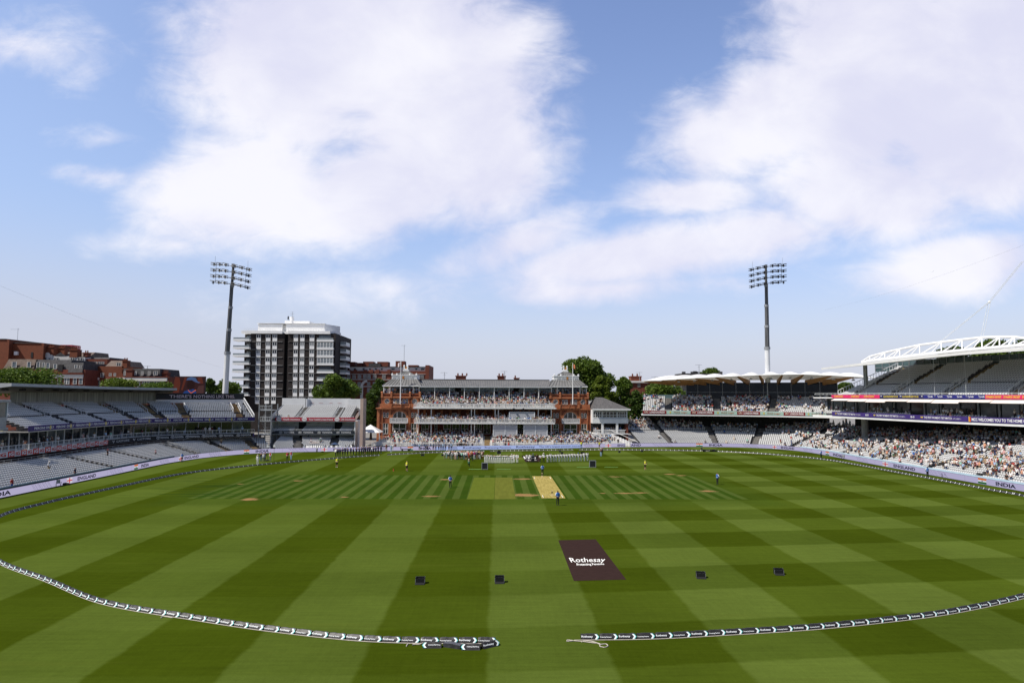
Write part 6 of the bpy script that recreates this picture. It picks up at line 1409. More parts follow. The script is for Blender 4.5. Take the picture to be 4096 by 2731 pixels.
# ---------------------------------------------------------------- video screen
VY = 182.0; vx0, vz1 = D(695, 1506, VY); vx1, vz0 = D(817, 1574, VY); vs_ = thing('video_screen', 'big video screen showing a cricketer in blue cap above the left stand', 'screen', ((vx0+vx1)/2, VY, 0)); w_ = (vx1-vx0)/2; h_ = vz1-vz0
mb = MB(); mb.box(-w_, .1, vz0, w_, .8, vz1+.1); mb.box(-w_*.7, .2, 0, -w_*.6, .7, vz0); mb.box(w_*.6, .2, 0, w_*.7, .7, vz0); part('housing', mb, dark, vs_)
def em(n, c): return mat(n, c, .5, 0, emit=1.0)
def scr(name, pts, m_, y):
    mb = MB(); mb.add([(-w_+2*w_*a, y, vz0+h_*b) for a, b in pts], [tuple(range(len(pts)))]); return part(name, mb, m_, sp_)
mb = MB(); mb.quad((-w_, .08, vz0), (w_, .08, vz0), (w_, .08, vz1), (-w_, .08, vz1)); sp_ = part('picture', mb, em('screen_brown', (.028, .010, .011)), vs_)
el = lambda cx, cy, rx, ry, n=14, a0=0, a1=6.283: [(cx+rx*math.cos(a0+(a1-a0)*i/(n-1)), cy+ry*math.sin(a0+(a1-a0)*i/(n-1))) for i in range(n)]
scr('figure', [(.0, .05), (.18, .05), (.22, .6), (.18, .95), (.05, 1), (.02, .8)], em('screen_orange', (.085, .020, .012)), .07)
scr('figure', [(.24, .2), (.30, .2), (.42, .95), (.34, .95)], em('screen_orange', None), .068); scr('figure', [(.72, .02), (.97, .02), (.97, .5), (.8, .45)], em('screen_skin', (.06, .026, .026)), .069); scr('figure', [(.78, .6), (.95, .6), (.9, .98), (.76, .98)], em('screen_orange', None), .067)
scr('shirt', [(.30, .0), (.74, .0), (.72, .2), (.6, .3), (.48, .22), (.36, .14)], em('screen_blue', (.012, .04, .16)), .06)
scr('face', el(.55, .52, .13, .30), em('screen_face', (.016, .006, .006)), .055); scr('cap', [(.40, .78), (.44, .92), (.56, 1.0), (.70, .93), (.77, .72), (.86, .66), (.80, .62), (.70, .68), (.58, .80), (.44, .80)], em('screen_cap', (.05, .09, .20)), .05)
scr('collar', [(.46, .2), (.48, .22), (.57, .06), (.72, .24), (.74, .2), (.57, .0)], em('screen_collar', (.5, .10, .04)), .045)
# camera cable across the sky
def skywire(p0, p1, Y0, Y1, sag, label):
    a = Vector((D(*p0, Y0)[0], Y0, D(*p0, Y0)[1])); b = Vector((D(*p1, Y1)[0], Y1, D(*p1, Y1)[1])); mb = MB(); mb.tube([tuple(a.lerp(b, i/24)-Vector((0, 0, sag*4*(i/24)*(1-i/24)))) for i in range(25)], .009, 4); thing('overhead_cable', label, 'cable', data=mb.mesh('overhead_cable', [grym]))
skywire((-200, 1060), (960, 1490), 90, 200, 1.0, 'thin cable sloping down across the sky at the left'); skywire((3300, 1240), (4300, 900), 190, 90, 1.0, 'thin cable rising across the sky at the right')
ap = thing('aeroplane', 'tiny distant white aeroplane in the sky above the right stand', 'aeroplane', (D(3730, 1086, 2500)[0], 2500, D(3730, 1086, 2500)[1])); mb = MB(); mb.tube([(-6, 0, -3), (0, 0, 0), (5, 0, 2.5)], [.4, 1.1, .5], 6); mb.add([(0, 0, .2), (2, 7, 1), (-1.5, -7, 0), (-2, 0, -1)], [(0, 1, 3), (0, 3, 2)]); mb.add([(4, 0, 2), (6, 0, 5), (6.5, 0, 4.5), (5.5, 0, 2.6)], [(0, 1, 2, 3)]); part('fuselage', mb, wht, ap)
# ---------------------------------------------------------------- trees
def leafmat(name, a, b_):
    m = bpy.data.materials.new(name); m.use_nodes = True; t = m.node_tree; b = t.nodes['Principled BSDF']; b.inputs['Roughness'].default_value = .6; b.inputs['Specular IOR Level'].default_value = .25
    g = N(t, 'ShaderNodeNewGeometry'); k = ramp(t, noise(t, g.outputs['Position'], .55, 4, .7), .35, .65); c = mixc(t, k, a, b_); L(t, c, b.inputs['Base Color'])
    tr_ = N(t, 'ShaderNodeBsdfTranslucent'); L(t, mixc(t, .5, c, (.12, .2, .02)), tr_.inputs[0]); mx = N(t, 'ShaderNodeMixShader'); mx.inputs[0].default_value = .25
    L(t, b.outputs[0], mx.inputs[1]); L(t, tr_.outputs[0], mx.inputs[2]); L(t, mx.outputs[0], t.nodes['Material Output'].inputs[0]); return m
lf = [leafmat('leaf_green', (.048, .088, .009), (.11, .165, .018)), leafmat('leaf_dark', (.026, .052, .008), (.062, .105, .014)), leafmat('leaf_yellow', (.075, .11, .009), (.14, .185, .018))]
bark = mat('bark', (.07, .05, .035), .9, .3, 1)
def tree(px0, px1, ptop, pbot, Y, label, mi=0, leaves=5200, ls=.62, seed=0, dense=1.0, trunk=True):
    rn = random.Random(seed+int(px0)); x0, z1 = D(px0, ptop, Y); x1, z0 = D(px1, pbot, Y); cx = (x0+x1)/2; w_ = (x1-x0)/2; zb = max(z0, 2.0); h = (z1-zb); r_ = thing('tree', label, 'tree', (cx, Y, 0))
    nb = 17; blobs = []
    for i in range(nb):
        a = rn.uniform(0, 6.283); q = rn.uniform(.0, 1)**.6; zc = zb+h*rn.uniform(.18, .86); fr_ = math.sqrt(max(.05, 1-((zc-zb)/h*1.25-.5)**2)); rr_ = w_*rn.uniform(.24, .42)
        blobs.append(((w_-rr_)*q*math.cos(a)*fr_, (w_-rr_)*q*math.sin(a)*.85*fr_, min(zc, z1-rr_*.8), rr_, rr_*rn.uniform(.62, .9)))
    blobs.append((0, 0, zb+h*.45, w_*.6, h*.42)); blobs.append((rn.uniform(-.2, .2)*w_, 0, z1-w_*.3, w_*.32, w_*.3)); blobs.append((-w_*.68, 0, zb+h*.4, w_*.33, w_*.3)); blobs.append((w_*.68, 0, zb+h*.42, w_*.33, w_*.3))
    mb = MB(); tot = sum(b[3]*b[3] for b in blobs)
    for (bx_, by, bz, br, bh) in blobs:
        for _ in range(int(1.9*leaves*br*br/tot)):
            u_ = rn.uniform(-1, 1); a = rn.uniform(0, 6.283); q = rn.uniform(.45, 1.06)**.6; s_ = math.sqrt(1-u_*u_)
            # twiggy clusters: push some leaves outwards
            q *= 1+(.16 if rn.random() < .12 else 0)*rn.random()
            c = Vector((bx_+br*q*s_*math.cos(a), by+br*q*s_*math.sin(a), bz+bh*q*u_))
            e1 = Vector((rn.gauss(0, 1), rn.gauss(0, 1), rn.gauss(0, .7))).normalized(); e2 = e1.cross(Vector((rn.gauss(0, 1), rn.gauss(0, 1), rn.gauss(0, 1)))).normalized(); s = .72*ls*rn.uniform(.55, 1.3)
            k = len(mb.v); mb.v += [tuple(c-e1*s), tuple(c+e2*s*.55), tuple(c+e1*s), tuple(c-e2*s*.55)]; mb.f.append((k, k+1, k+2, k+3)); mb.m.append(0)
    part('crown', mb, lf[mi], r_)
    mb = MB(); mb.tube([(0, 0, 0), (0, 0, zb+h*.2), (rn.uniform(-.5, .5), 0, zb+h*.55)], [w_*.075+.2, w_*.055+.12, .12], 8)
    for b in blobs[::3]: mb.tube([(0, 0, zb+h*.12), (b[0]*.5, b[1]*.5, (zb+h*.2+b[2])/2), (b[0], b[1], b[2])], [.28, .18, .06], 5)
    part('trunk', mb, bark, r_)
tree(-60, 245, 1468, 1560, 178, 'broad green tree behind the flat roof of the left stand, at the photo\'s edge', 0, 5200, .5, 1)
tree(400, 555, 1512, 1560, 195, 'yellowish green tree top in front of the white banded mansion', 2, 2400, .45, 2)
tree(560, 700, 1528, 1565, 198, 'low green tree top left of the video screen', 0, 1800, .45, 3)
tree(812, 870, 1512, 1580, 215, 'dark tree just right of the video screen', 1, 2400, .5, 4)
tree(845, 965, 1515, 1590, 225, 'green tree between floodlight mast and tower block', 0, 3400, .5, 5)
tree(1252, 1442, 1498, 1610, 205, 'round leafy tree in front of the tower block\'s right side', 0, 7000, .52, 6)
tree(1440, 1530, 1570, 1760, 205, 'tall dark tree between the small stand and the pavilion', 1, 5200, .55, 7)
tree(1480, 1560, 1512, 1600, 225, 'dark feathery tree behind the pavilion\'s left corner', 1, 3000, .5, 8)
tree(2222, 2462, 1424, 1600, 222, 'huge plane tree rising behind the pavilion\'s right tower', 0, 15000, .55, 9)
tree(2362, 2466, 1500, 1640, 214, 'bright green tree in front of the huge plane tree', 2, 6500, .5, 10)
tree(2440, 2545, 1506, 1660, 218, 'green tree beside the slate-roofed house', 0, 6500, .5, 11)
tree(2500, 2600, 1560, 1730, 212, 'darker tree left of the curved canopy stand', 1, 5200, .5, 12)
tree(2560, 2760, 1527, 1640, 226, 'low wide tree behind the curved canopy\'s left end', 0, 5200, .55, 13)
tree(2798, 2885, 1470, 1510, 246, 'small tree top showing above the scalloped canopy', 0, 1800, .45, 14)
tree(3340, 3420, 1528, 1570, 240, 'small tree between the two right-hand stands', 0, 1500, .45, 15)
for i, (a, b, t_, Y, tl_b) in enumerate(((3600, 3760, 1432, 185, 'leftmost'), (3740, 3900, 1385, 172, 'second'), (3880, 4060, 1352, 165, 'third'), (4020, 4220, 1350, 160, 'rightmost'))): tree(a, b, t_, 1500, Y, 'green tree seen through the big roof truss, %s' % {'leftmost': 'lowest and furthest left', 'second': 'below the cable foot', 'third': 'under the highest truss bays', 'rightmost': 'at the right edge'}[tl_b], i % 2, 3600, .5, 16+i)
# hazy far roofs
mb = MB(); x0, z1 = D(382, 1523, 420)[0], 0
for i, (px0, px1, py, lb) in enumerate(((668, 700, 1520, 'pale distant building left of the video screen'), (845, 905, 1543, 'pale distant warehouse behind trees at the floodlight mast'))):
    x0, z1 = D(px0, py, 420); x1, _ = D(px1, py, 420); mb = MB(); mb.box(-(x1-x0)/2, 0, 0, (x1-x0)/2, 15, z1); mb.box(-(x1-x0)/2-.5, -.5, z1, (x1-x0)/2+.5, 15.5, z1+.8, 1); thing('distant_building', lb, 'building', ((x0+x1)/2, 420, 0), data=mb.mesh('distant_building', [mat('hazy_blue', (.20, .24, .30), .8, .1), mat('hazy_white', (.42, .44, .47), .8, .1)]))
mb = MB(); x, z0 = D(900, 1535, 415); mb.tube([(0, 0, 0), (0, 0, z0)], .3, 5); mb.bar((-6, 0, z0-2), (7, 0, z0+1), .5, .5); thing('crane', 'tiny distant crane jib between mast and tower block', 'crane', (x, 415, 0), data=mb.mesh('crane', [grym]))
# ---------------------------------------------------------------- marquee by the pavilion
mq = thing('marquee', 'small white peaked marquee in the shade left of the pavilion', 'tent', (*G(1490, 1790, 0)[:1], 184, 0)); mq.location.x = D(1482, 1700, 184)[0]; mb = MB()
mb.add([(-3, -3, 3.4), (3, -3, 3.4), (3, 3, 3.4), (-3, 3, 3.4), (0, 0, 5.4)], [(0, 1, 4), (1, 2, 4), (2, 3, 4), (3, 0, 4)]); part('canopy', mb, fab, mq); mb = MB()
for a in (-2.9, 2.9):
    for b in (-2.9, 2.9): mb.tube([(a, b, 0), (a, b, 3.4)], .07, 5)
part('frame', mb, wht2, mq)
# ================================================================ people
mat('pm_0', (.5, .3, .2), .7, 0)
def pose(name, J, bones, low=False):
    """grow one continuous body over a skeleton; J: joint -> (x, y, z, radius, slot), bones: list of joint pairs"""
    names = list(J); me = bpy.data.meshes.new(name); me.from_pydata([J[n][:3] for n in names], [(names.index(a), names.index(b)) for a, b in bones], [])
    o = bpy.data.objects.new(name, me); COL.objects.link(o); md = o.modifiers.new('skin', 'SKIN'); md.use_smooth_shade = True
    sv = me.skin_vertices[0].data
    for i, n in enumerate(names): r = J[n][3]; sv[i].radius = r if isinstance(r, tuple) else (r, r); sv[i].use_root = n == 'pelvis'
    if not low: ss = o.modifiers.new('sub', 'SUBSURF'); ss.levels = 1; ss.render_levels = 1
    dg = bpy.context.evaluated_depsgraph_get(); out = bpy.data.meshes.new_from_object(o.evaluated_get(dg)); bpy.data.objects.remove(o)
    segs = [(Vector(J[a][:3]), Vector(J[b][:3]), J[b][4]) for a, b in bones]; idx = []
    hd = Vector(J['head'][:3])
    for p in out.polygons:
        c = p.center; best = (9, 0)
        for a, b, s in segs:
            ab = b-a; t = max(0, min(1, (c-a).dot(ab)/ab.length_squared)); d = (c-a-ab*t).length
            if d < best[0]: best = (d, s)
        s = best[1]
        if s == 0 and (c-hd).length < .2 and (c.z > hd.z+.035 or (c.y > hd.y+.02 and c.z > hd.z-.07)): s = 6
        idx.append(s)
    out.materials.clear()
    for i in range(7): out.materials.append(MATS['pm_0'])
    out.polygons.foreach_set('material_index', idx)
    zmin = min(v.co.z for v in out.vertices); 
    for v in out.vertices: v.co.z -= zmin
    out.name = name; return out
BON = [('pelvis', 'waist'), ('waist', 'chest'), ('chest', 'neck'), ('neck', 'head'), ('head', 'crown')]
for s in 'LR': BON += [('chest', 'sh'+s), ('sh'+s, 'el'+s), ('el'+s, 'wr'+s), ('wr'+s, 'ha'+s), ('pelvis', 'hip'+s), ('hip'+s, 'kn'+s), ('kn'+s, 'an'+s), ('an'+s, 'toe'+s)]
def skel(**ov):
    J = {'pelvis': (0, 0, .96, (.145, .10), 3), 'waist': (0, 0, 1.12, (.135, .095), 1), 'chest': (0, 0, 1.33, (.165, .11), 1), 'neck': (0, .01, 1.50, (.055, .055), 0), 'head': (0, -.01, 1.62, (.078, .095), 0), 'crown': (0, 0, 1.71, (.062, .075), 0)}
    for s, k in (('L', 1), ('R', -1)):
        J['sh'+s] = (.17*k, 0, 1.43, .065, 1); J['el'+s] = (.235*k, .03, 1.16, .045, 1); J['wr'+s] = (.235*k, -.03, .93, .034, 2); J['ha'+s] = (.235*k, -.06, .83, .036, 0)
        J['hip'+s] = (.085*k, 0, .90, .09, 3); J['kn'+s] = (.095*k, -.01, .50, .062, 3); J['an'+s] = (.10*k, .01, .09, .042, 4); J['toe'+s] = (.12*k, -.14, .04, .038, 5)
    for k, v in ov.items(): J[k] = v+J[k][3:] if len(v) == 3 else v
    return J
PO_ = {}
def mk(nm, **ov): PO_[nm] = pose('body_'+nm, skel(**ov), BON); PO_[nm+'_low'] = pose('bodylow_'+nm, skel(**ov), BON, True)
mat('pm_0', (.5, .3, .2), .7, 0)
mk('stand'); mk('clasp', elL=(.25, .0, 1.15), elR=(-.25, .0, 1.15), wrL=(.10, -.16, .98), wrR=(-.10, -.16, .98), haL=(.03, -.18, .93), haR=(-.03, -.18, .95))
mk('behind', elL=(.26, .09, 1.16), elR=(-.26, .09, 1.16), wrL=(.09, .15, .97), wrR=(-.09, .15, .97), haL=(.02, .17, .93), haR=(-.02, .17, .95))
mk('linked', elL=(.40, .06, 1.42), elR=(-.40, .06, 1.42), wrL=(.60, .10, 1.42), wrR=(-.60, .10, 1.42), haL=(.68, .08, 1.38), haR=(-.68, .08, 1.38))
mk('raise', elL=(.24, -.16, 1.28), wrL=(.10, -.24, 1.46), haL=(.06, -.22, 1.55), elR=(-.24, -.16, 1.26), wrR=(-.10, -.26, 1.42), haR=(-.05, -.24, 1.5))
mk('sit', pelvis=(0, .1, .50), waist=(0, .1, .66), chest=(0, .06, .88), neck=(0, .06, 1.05), head=(0, .04, 1.17), crown=(0, .05, 1.26), shL=(.17, .06, .98), shR=(-.17, .06, .98), elL=(.23, .0, .74), elR=(-.23, .0, .74), wrL=(.12, -.2, .62), wrR=(-.12, -.2, .62), haL=(.1, -.28, .6), haR=(-.1, -.28, .6),
   hipL=(.09, .04, .48), hipR=(-.09, .04, .48), knL=(.11, -.36, .50), knR=(-.11, -.36, .50), anL=(.11, -.36, .09), anR=(-.11, -.36, .09), toeL=(.12, -.5, .04), toeR=(-.12, -.5, .04))
mk('kneel', pelvis=(0, .05, .55), waist=(0, .03, .70), chest=(0, -.02, .90), neck=(0, -.03, 1.07), head=(0, -.06, 1.19), crown=(0, -.05, 1.28), shL=(.17, -.02, 1.0), shR=(-.17, -.02, 1.0), elL=(.22, -.2, .88), elR=(-.22, -.2, .88), wrL=(.08, -.26, 1.08), wrR=(-.08, -.26, 1.08), haL=(.05, -.26, 1.16), haR=(-.05, -.26, 1.16),
   hipL=(.09, .04, .50), hipR=(-.09, .04, .50), knL=(.13, -.38, .5), knR=(-.11, -.1, .09), anL=(.13, -.36, .1), anR=(-.11, .32, .09), toeL=(.13, -.5, .04), toeR=(-.11, .44, .05))
SK = [mat('skin_light', (.42, .22, .15), .6, 0), mat('skin_tan', (.28, .13, .075), .6, 0), mat('skin_dark', (.09, .04, .022), .6, 0)]
C_ = {'white': (.72, .71, .70), 'cream': (.60, .54, .44), 'pale blue': (.32, .45, .62), 'navy': (.014, .018, .055), 'black': (.012, .012, .013), 'pink': (.60, .34, .34), 'red': (.36, .02, .02), 'bright blue': (.03, .12, .38), 'grey': (.20, .20, .21), 'green': (.03, .13, .07), 'khaki': (.30, .23, .14), 'yellow': (.55, .48, .12), 'orange': (.60, .16, .04), 'mint': (.28, .55, .45), 'magenta': (.38, .02, .17), 'maroon': (.14, .012, .018), 'denim blue': (.07, .11, .2), 'brown': (.08, .04, .025), 'straw': (.50, .38, .20), 'blond': (.42, .28, .11), 'lime': (.62, .62, .03), 'peach': (.62, .30, .18), 'dark brown': (.02, .012, .008), 'cricket white': (.76, .75, .72)}
CM_ = {k: mat('cloth_'+k.replace(' ', '_'), v, .85, 0) for k, v in C_.items()}
def hatmesh(m_, cap=False):
    mb = MB(); n = 10
    if cap: mb.ball((0, 0, 0), .105, 8, 0, (1, 1.1, .75)); mb.add([(-.08, -.09, .0), (.08, -.09, .0), (.06, -.2, -.02), (-.06, -.2, -.02)], [(0, 1, 2, 3)])
    else:
        mb.add([(.19*math.cos(i*.6283), .2*math.sin(i*.6283), -.01) for i in range(n)], [tuple(range(n))]); mb.tube([(0, 0, -.01), (0, 0, .1)], [.105, .09], n)
    return mb
HM = {}
def hat(parent, kind, col, J=(0, 0, 1.70)):
    k = (kind, col)
    if k not in HM: HM[k] = hatmesh(None, kind == 'cap').mesh('hat', CM_[col])
    return link('hat' if kind != 'cap' else 'cap', HM[k], parent, J)
HZ = {'stand': 1.73, 'clasp': 1.73, 'behind': 1.73, 'linked': 1.73, 'raise': 1.73, 'sit': 1.28, 'kneel': 1.30}
VE = {}
def vestmesh(col):
    if col not in VE:
        mb = MB(); n = 12; zs = [.98, 1.06, 1.10, 1.26, 1.42, 1.47]; rs = [(.20, .145), (.195, .14), (.195, .14), (.205, .15), (.20, .13), (.13, .09)]; vs = []
        for z, (a, b) in zip(zs, rs): vs += [(a*math.cos(i*6.2832/n), b*math.sin(i*6.2832/n), z) for i in range(n)]
        fs = []; ms = []
        for j in range(5):
            for i in range(n): fs.append((j*n+i, j*n+(i+1) % n, (j+1)*n+(i+1) % n, (j+1)*n+i)); ms.append(1 if j == 1 else 0)
        mb.add(vs, fs, ms); VE[col] = mb.mesh('vest', [CM_[col], mat('reflective', (.6, .62, .62), .4, 0)])
    return VE[col]
def person(x, y, z, face, label, top, bottom, shoes='black', hair='dark brown', skin=0, pose_='stand', sleeves='short', legs='long', hat_=None, vest=None, skirt=None, scale=None, group=None, rn=random):
    p = thing('person', label, 'person', (x, y, z), face, group); s = scale or rn.uniform(.94, 1.04); p.scale = (s*1.12, s*1.1, s*1.03)
    b = link('body', PO_[pose_], p); slots = [SK[skin], CM_[top], CM_[top] if sleeves == 'long' else SK[skin], CM_[bottom], CM_[bottom] if legs == 'long' else SK[skin], CM_[shoes], CM_[hair]]
    for i, m_ in enumerate(slots): b.material_slots[i].link = 'OBJECT'; b.material_slots[i].material = m_
    if hat_: hat(p, hat_[0], hat_[1], (0, -.0, HZ[pose_]-.05))
    if vest and pose_ not in ('sit', 'kneel'): link('vest', vestmesh(vest), p)
    if skirt:
        k = 'sk'+skirt
        if k not in HM: mb = MB(); mb.tube([(0, 0, 1.16), (0, 0, .95), (0, 0, .38)], [.15, .19, .30], 12); HM[k] = mb.mesh('skirt', CM_[skirt])
        link('skirt', HM[k], p)
    return p
IND = 0
def F1(a, b): return (1320+a/5.88, 1780+b/5.88)
def F2(a, b): return (1740+a/5.88, 1780+b/5.88)
def F3(a, b): return (2080+a/5.88, 1780+b/5.88)
rn = random.Random(21)
ordn = ['first', 'second', 'third', 'fourth', 'fifth', 'sixth', 'seventh', 'eighth', 'ninth', 'tenth', 'eleventh', 'twelfth', 'thirteenth', 'fourteenth', 'fifteenth', 'sixteenth', 'seventeenth', 'eighteenth', 'nineteenth', 'twentieth']
PI_ = math.pi
def at(px, py): return G(px, py, 0)
# row in navy by the rope
g = 'team staff in navy standing in a row by the rope'
for i, (a, b) in enumerate([(133, 268), (183, 266), (232, 262), (295, 256), (350, 250), (412, 245), (485, 240), (548, 236), (618, 232), (685, 228), (742, 222), (790, 217), (830, 214), (885, 212), (933, 210), (978, 210), (1020, 207), (1075, 203), (1130, 200), (1197, 193)]):
    x, y = at(*F1(a, b)); w = i in (0, 15)
    person(x, y, 0, PI_*.82+rn.uniform(-.3, .3), 'person in %s, %s from left in row at the left rope' % ('white shirt and black trousers' if w else 'navy tracksuit top', ordn[i]), 'white' if w else 'navy', 'black', rn.choice(['white', 'white', 'black']), rn.choice(['brown', 'blond', 'dark brown']), rn.choice([0, 0, 1, 2]), rn.choice(['clasp', 'behind', 'stand']), 'long', 'short' if i in (6, 12, 14) else 'long', ('cap', 'white') if i in (4, 10, 12) else None, group=g, rn=rn)
g = 'team staff in blue standing in front of the pavilion boards'
for i, a in enumerate([650, 683, 712, 743, 773, 803, 828, 851, 890, 925, 957, 995, 1025, 1053, 1083, 1130, 1160]):
    x, y = at(*zm3(a, 1376+(i*5 % 4))); lb = a in (650, 743, 1053, 1160)
    person(x, y, 0, PI_+rn.uniform(-.3, .3)*0+rn.uniform(-.2, .2)-PI_, 'person in %s kit, %s from left before the pavilion boards' % ('light blue' if lb else 'dark blue', ordn[i]), 'pale blue' if lb else 'denim blue', 'navy' if i % 3 else 'black', 'white' if i % 2 else 'black', 'dark brown', rn.choice([1, 2, 1]), rn.choice(['clasp', 'behind', 'stand', 'clasp']), 'short', 'short' if i % 3 == 0 else 'long', group=g, rn=rn)
for i, a in enumerate([1243, 1272, 1297, 1325, 1353, 1380, 1435]):
    x, y = at(*zm3(a, 1366)); person(x, y, 0, rn.uniform(-.2, .2), 'person in %s, %s from left in the dark-clothed group by the pavilion' % (['black suit', 'black suit', 'black suit', 'black dress', 'brown patterned outfit', 'grey outfit', 'dark navy suit'][i], ordn[i]), ['black', 'black', 'black', 'black', 'brown', 'grey', 'navy'][i], 'black', 'black', 'dark brown', i % 3, 'clasp', 'long', group='officials in dark clothes by the pavilion', rn=rn)
for (px, py), lab, kw in [(F1(1325, 145), 'person in dark red vest and khaki trousers between two rows of team staff', dict(top='maroon', bottom='khaki', vest='maroon')), (F1(1437, 165), 'person in light blue top and trousers nearest the gap in the left rope', dict(top='pale blue', bottom='pale blue', shoes='white')),
                          (F1(1468, 142), 'person in white behind the person in light blue near the rope gap', dict(top='white', bottom='white')), (F1(1532, 133), 'person in long maroon outfit left of the small buggy', dict(top='maroon', bottom='maroon', sleeves='long')),
                          (zm4(235, 1356), 'person in black suit beside a person in red dress at the boards', dict(top='black', bottom='black', sleeves='long')), (zm4(278, 1356), 'person in long red dress in front of the sponsor board', dict(top='red', bottom='red', skirt='red', hair='blond')),
                          (zm4(1225, 1346), 'steward in yellow vest and black trousers before the right end of blue board', dict(top='black', bottom='black', vest='lime', pose_='behind')), (zm4(1462, 1352), 'steward in yellow vest and dark shorts left of the England flag board', dict(top='black', bottom='black', vest='lime', legs='short', pose_='clasp')),
                          (F1(160, 520), 'security guard in yellow vest and black shorts nearest the left rope', dict(top='black', bottom='black', vest='lime', legs='short', shoes='white', pose_='clasp')), (F1(1806, 610), 'blond security guard in yellow vest beside a small red object on grass', dict(top='black', bottom='black', vest='lime', legs='short', shoes='white', hair='blond', pose_='behind')),
                          ((2581, 1879), 'security guard in yellow vest standing right of the square with hands behind', dict(top='black', bottom='black', vest='lime', legs='short', shoes='white', hair='blond', pose_='behind')),
                          ((1801, 1950), 'steward in blue vest and black cap at the left part of the square', dict(top='white', bottom='black', vest='bright blue', sleeves='short', pose_='clasp', hat_=('cap', 'black'), skin=1)), ((2231, 2021), 'steward in blue vest at the near end of the pitch, nearest figure', dict(top='white', bottom='black', vest='bright blue', pose_='clasp', skin=2, scale=1.03)),
                          ((2170, 1899), 'steward in blue vest seen from behind at the far stumps', dict(top='white', bottom='black', vest='bright blue', pose_='clasp', skin=2, scale=1.0)), ((2870, 1938), 'steward in blue vest right of the square facing left', dict(top='white', bottom='black', vest='bright blue', pose_='behind', skin=1, scale=1.03)),
                          ((3285, 1833), 'steward in blue vest standing by the furthest right LED board', dict(top='white', bottom='black', vest='bright blue', skin=1, pose_='behind')), ((3711, 1910), 'steward in blue vest standing between ENGLAND board and folding chair at right', dict(top='white', bottom='black', vest='bright blue', skin=2, pose_='behind', scale=1.05)),
                          ((728, 1849), 'steward in blue vest with white sleeves before the left ENGLAND board', dict(top='white', bottom='black', vest='bright blue', sleeves='long', skin=2, pose_='clasp', scale=1.05)),
                          ((1030, 1856), 'photographer all in white with white hat, left of the camera group', dict(top='white', bottom='white', shoes='white', sleeves='long', hat_=('sun', 'cream'))), ((1044, 1845), 'photographer in black holding a camera before the left INDIA board', dict(top='black', bottom='denim blue', pose_='raise')), ((1054, 1847), 'photographer in white shirt and grey trousers at the left INDIA board', dict(top='white', bottom='grey', sleeves='long')),
                          ((1060, 1843), 'tall photographer in black behind the white-shirted one at the left', dict(top='black', bottom='black', sleeves='long')), ((1081, 1843), 'photographer in red vest and white sleeves right of the letters INDIA', dict(top='white', bottom='grey', vest='red', sleeves='long', pose_='clasp')), ((1149, 1842), 'photographer in red vest and black trousers before the thin diagonal lines', dict(top='red', bottom='black', vest='red', pose_='clasp')),
                          ((1164, 1839), 'photographer in white shirt, red bib and pale jeans beside another in black trousers', dict(top='white', bottom='pale blue', vest='red', sleeves='long', hat_=('sun', 'white'))),
                          (F3(1905, 266), 'person in light blue trousers and dark top right of the lined-up team', dict(top='brown', bottom='pale blue', pose_='raise', hat_=('sun', 'white'))), (F3(1938, 232), 'camera operator in black behind the person in light blue trousers', dict(top='black', bottom='black', pose_='raise')),
                          (F2(795, 497), 'kneeling photographer in green vest and white cap in front of the guests', dict(top='green', bottom='black', pose_='kneel', hat_=('cap', 'white'))), (F2(885, 372), 'person in green top sitting on the grass before the guests', dict(top='green', bottom='black', pose_='kneel', skin=2, scale=.8))]:
    x, y = at(px, py); kw.setdefault('shoes', 'black'); kw.setdefault('scale', 1.0)
    fc = {'steward in blue vest seen': PI_, 'steward in blue vest right': -1.2, 'security guard in yellow vest standing': PI_, 'blond security guard in yel': PI_*.8, 'steward in blue vest at the left': PI_*.6, 'kneeling photographer in green': PI_*1.0}
    f_ = next((v for k, v in fc.items() if lab.startswith(k)), rn.uniform(-.4, .4)); person(x, y, 0, f_, lab, rn=rn, **kw)
g = 'guests standing in a group on the grass'
GP = [(225, 335, 'white', 'khaki', 0), (278, 312, 'cream', 'pale blue', 0), (315, 322, 'white', 'black', 0), (375, 328, 'black', 'grey', 2), (403, 343, 'white', 'grey', 0), (437, 330, 'grey', 'black', 0), (480, 345, 'white', 'pink', 0), (518, 340, 'white', 'denim blue', 0), (548, 338, 'black', 'black', 1), (590, 335, 'white', 'black', 0), (628, 345, 'mint', 'black', 0), (655, 335, 'brown', 'black', 0), (683, 342, 'white', 'pale blue', 0), (730, 348, 'white', 'black', 0), (765, 335, 'pink', 'grey', 0),
      (795, 338, 'red', 'red', 0), (830, 345, 'peach', 'black', 0), (860, 332, 'orange', 'navy', 0), (885, 330, 'pale blue', 'black', 0), (930, 338, 'magenta', 'white', 0), (975, 328, 'grey', 'maroon', 0), (1005, 334, 'black', 'khaki', 0), (1050, 334, 'black', 'white', 0), (1090, 330, 'cream', 'black', 0), (1120, 325, 'maroon', 'maroon', 0)]
for i, (a, b, t_, bo, sk) in enumerate(GP):
    x, y = at(*F2(a, b)); person(x, y, 0, PI_+rn.uniform(-.5, .5), 'guest in %s top and %s trousers among the standing guests%s' % (t_, bo, {9: ', beside mint top', 13: ', right of mint top', 2: ', near its left edge', 4: '', 6: ''}.get(i, '')), t_, bo, rn.choice(['white', 'black', 'brown']), rn.choice(['brown', 'blond', 'grey', 'dark brown', 'white']), sk, rn.choice(['stand', 'clasp', 'clasp']), rn.choice(['short', 'long']), 'short' if i in (2, 9, 13, 21) else 'long', ('sun', 'cream') if i in (1, 7, 12, 15) else None, group=g, rn=rn)
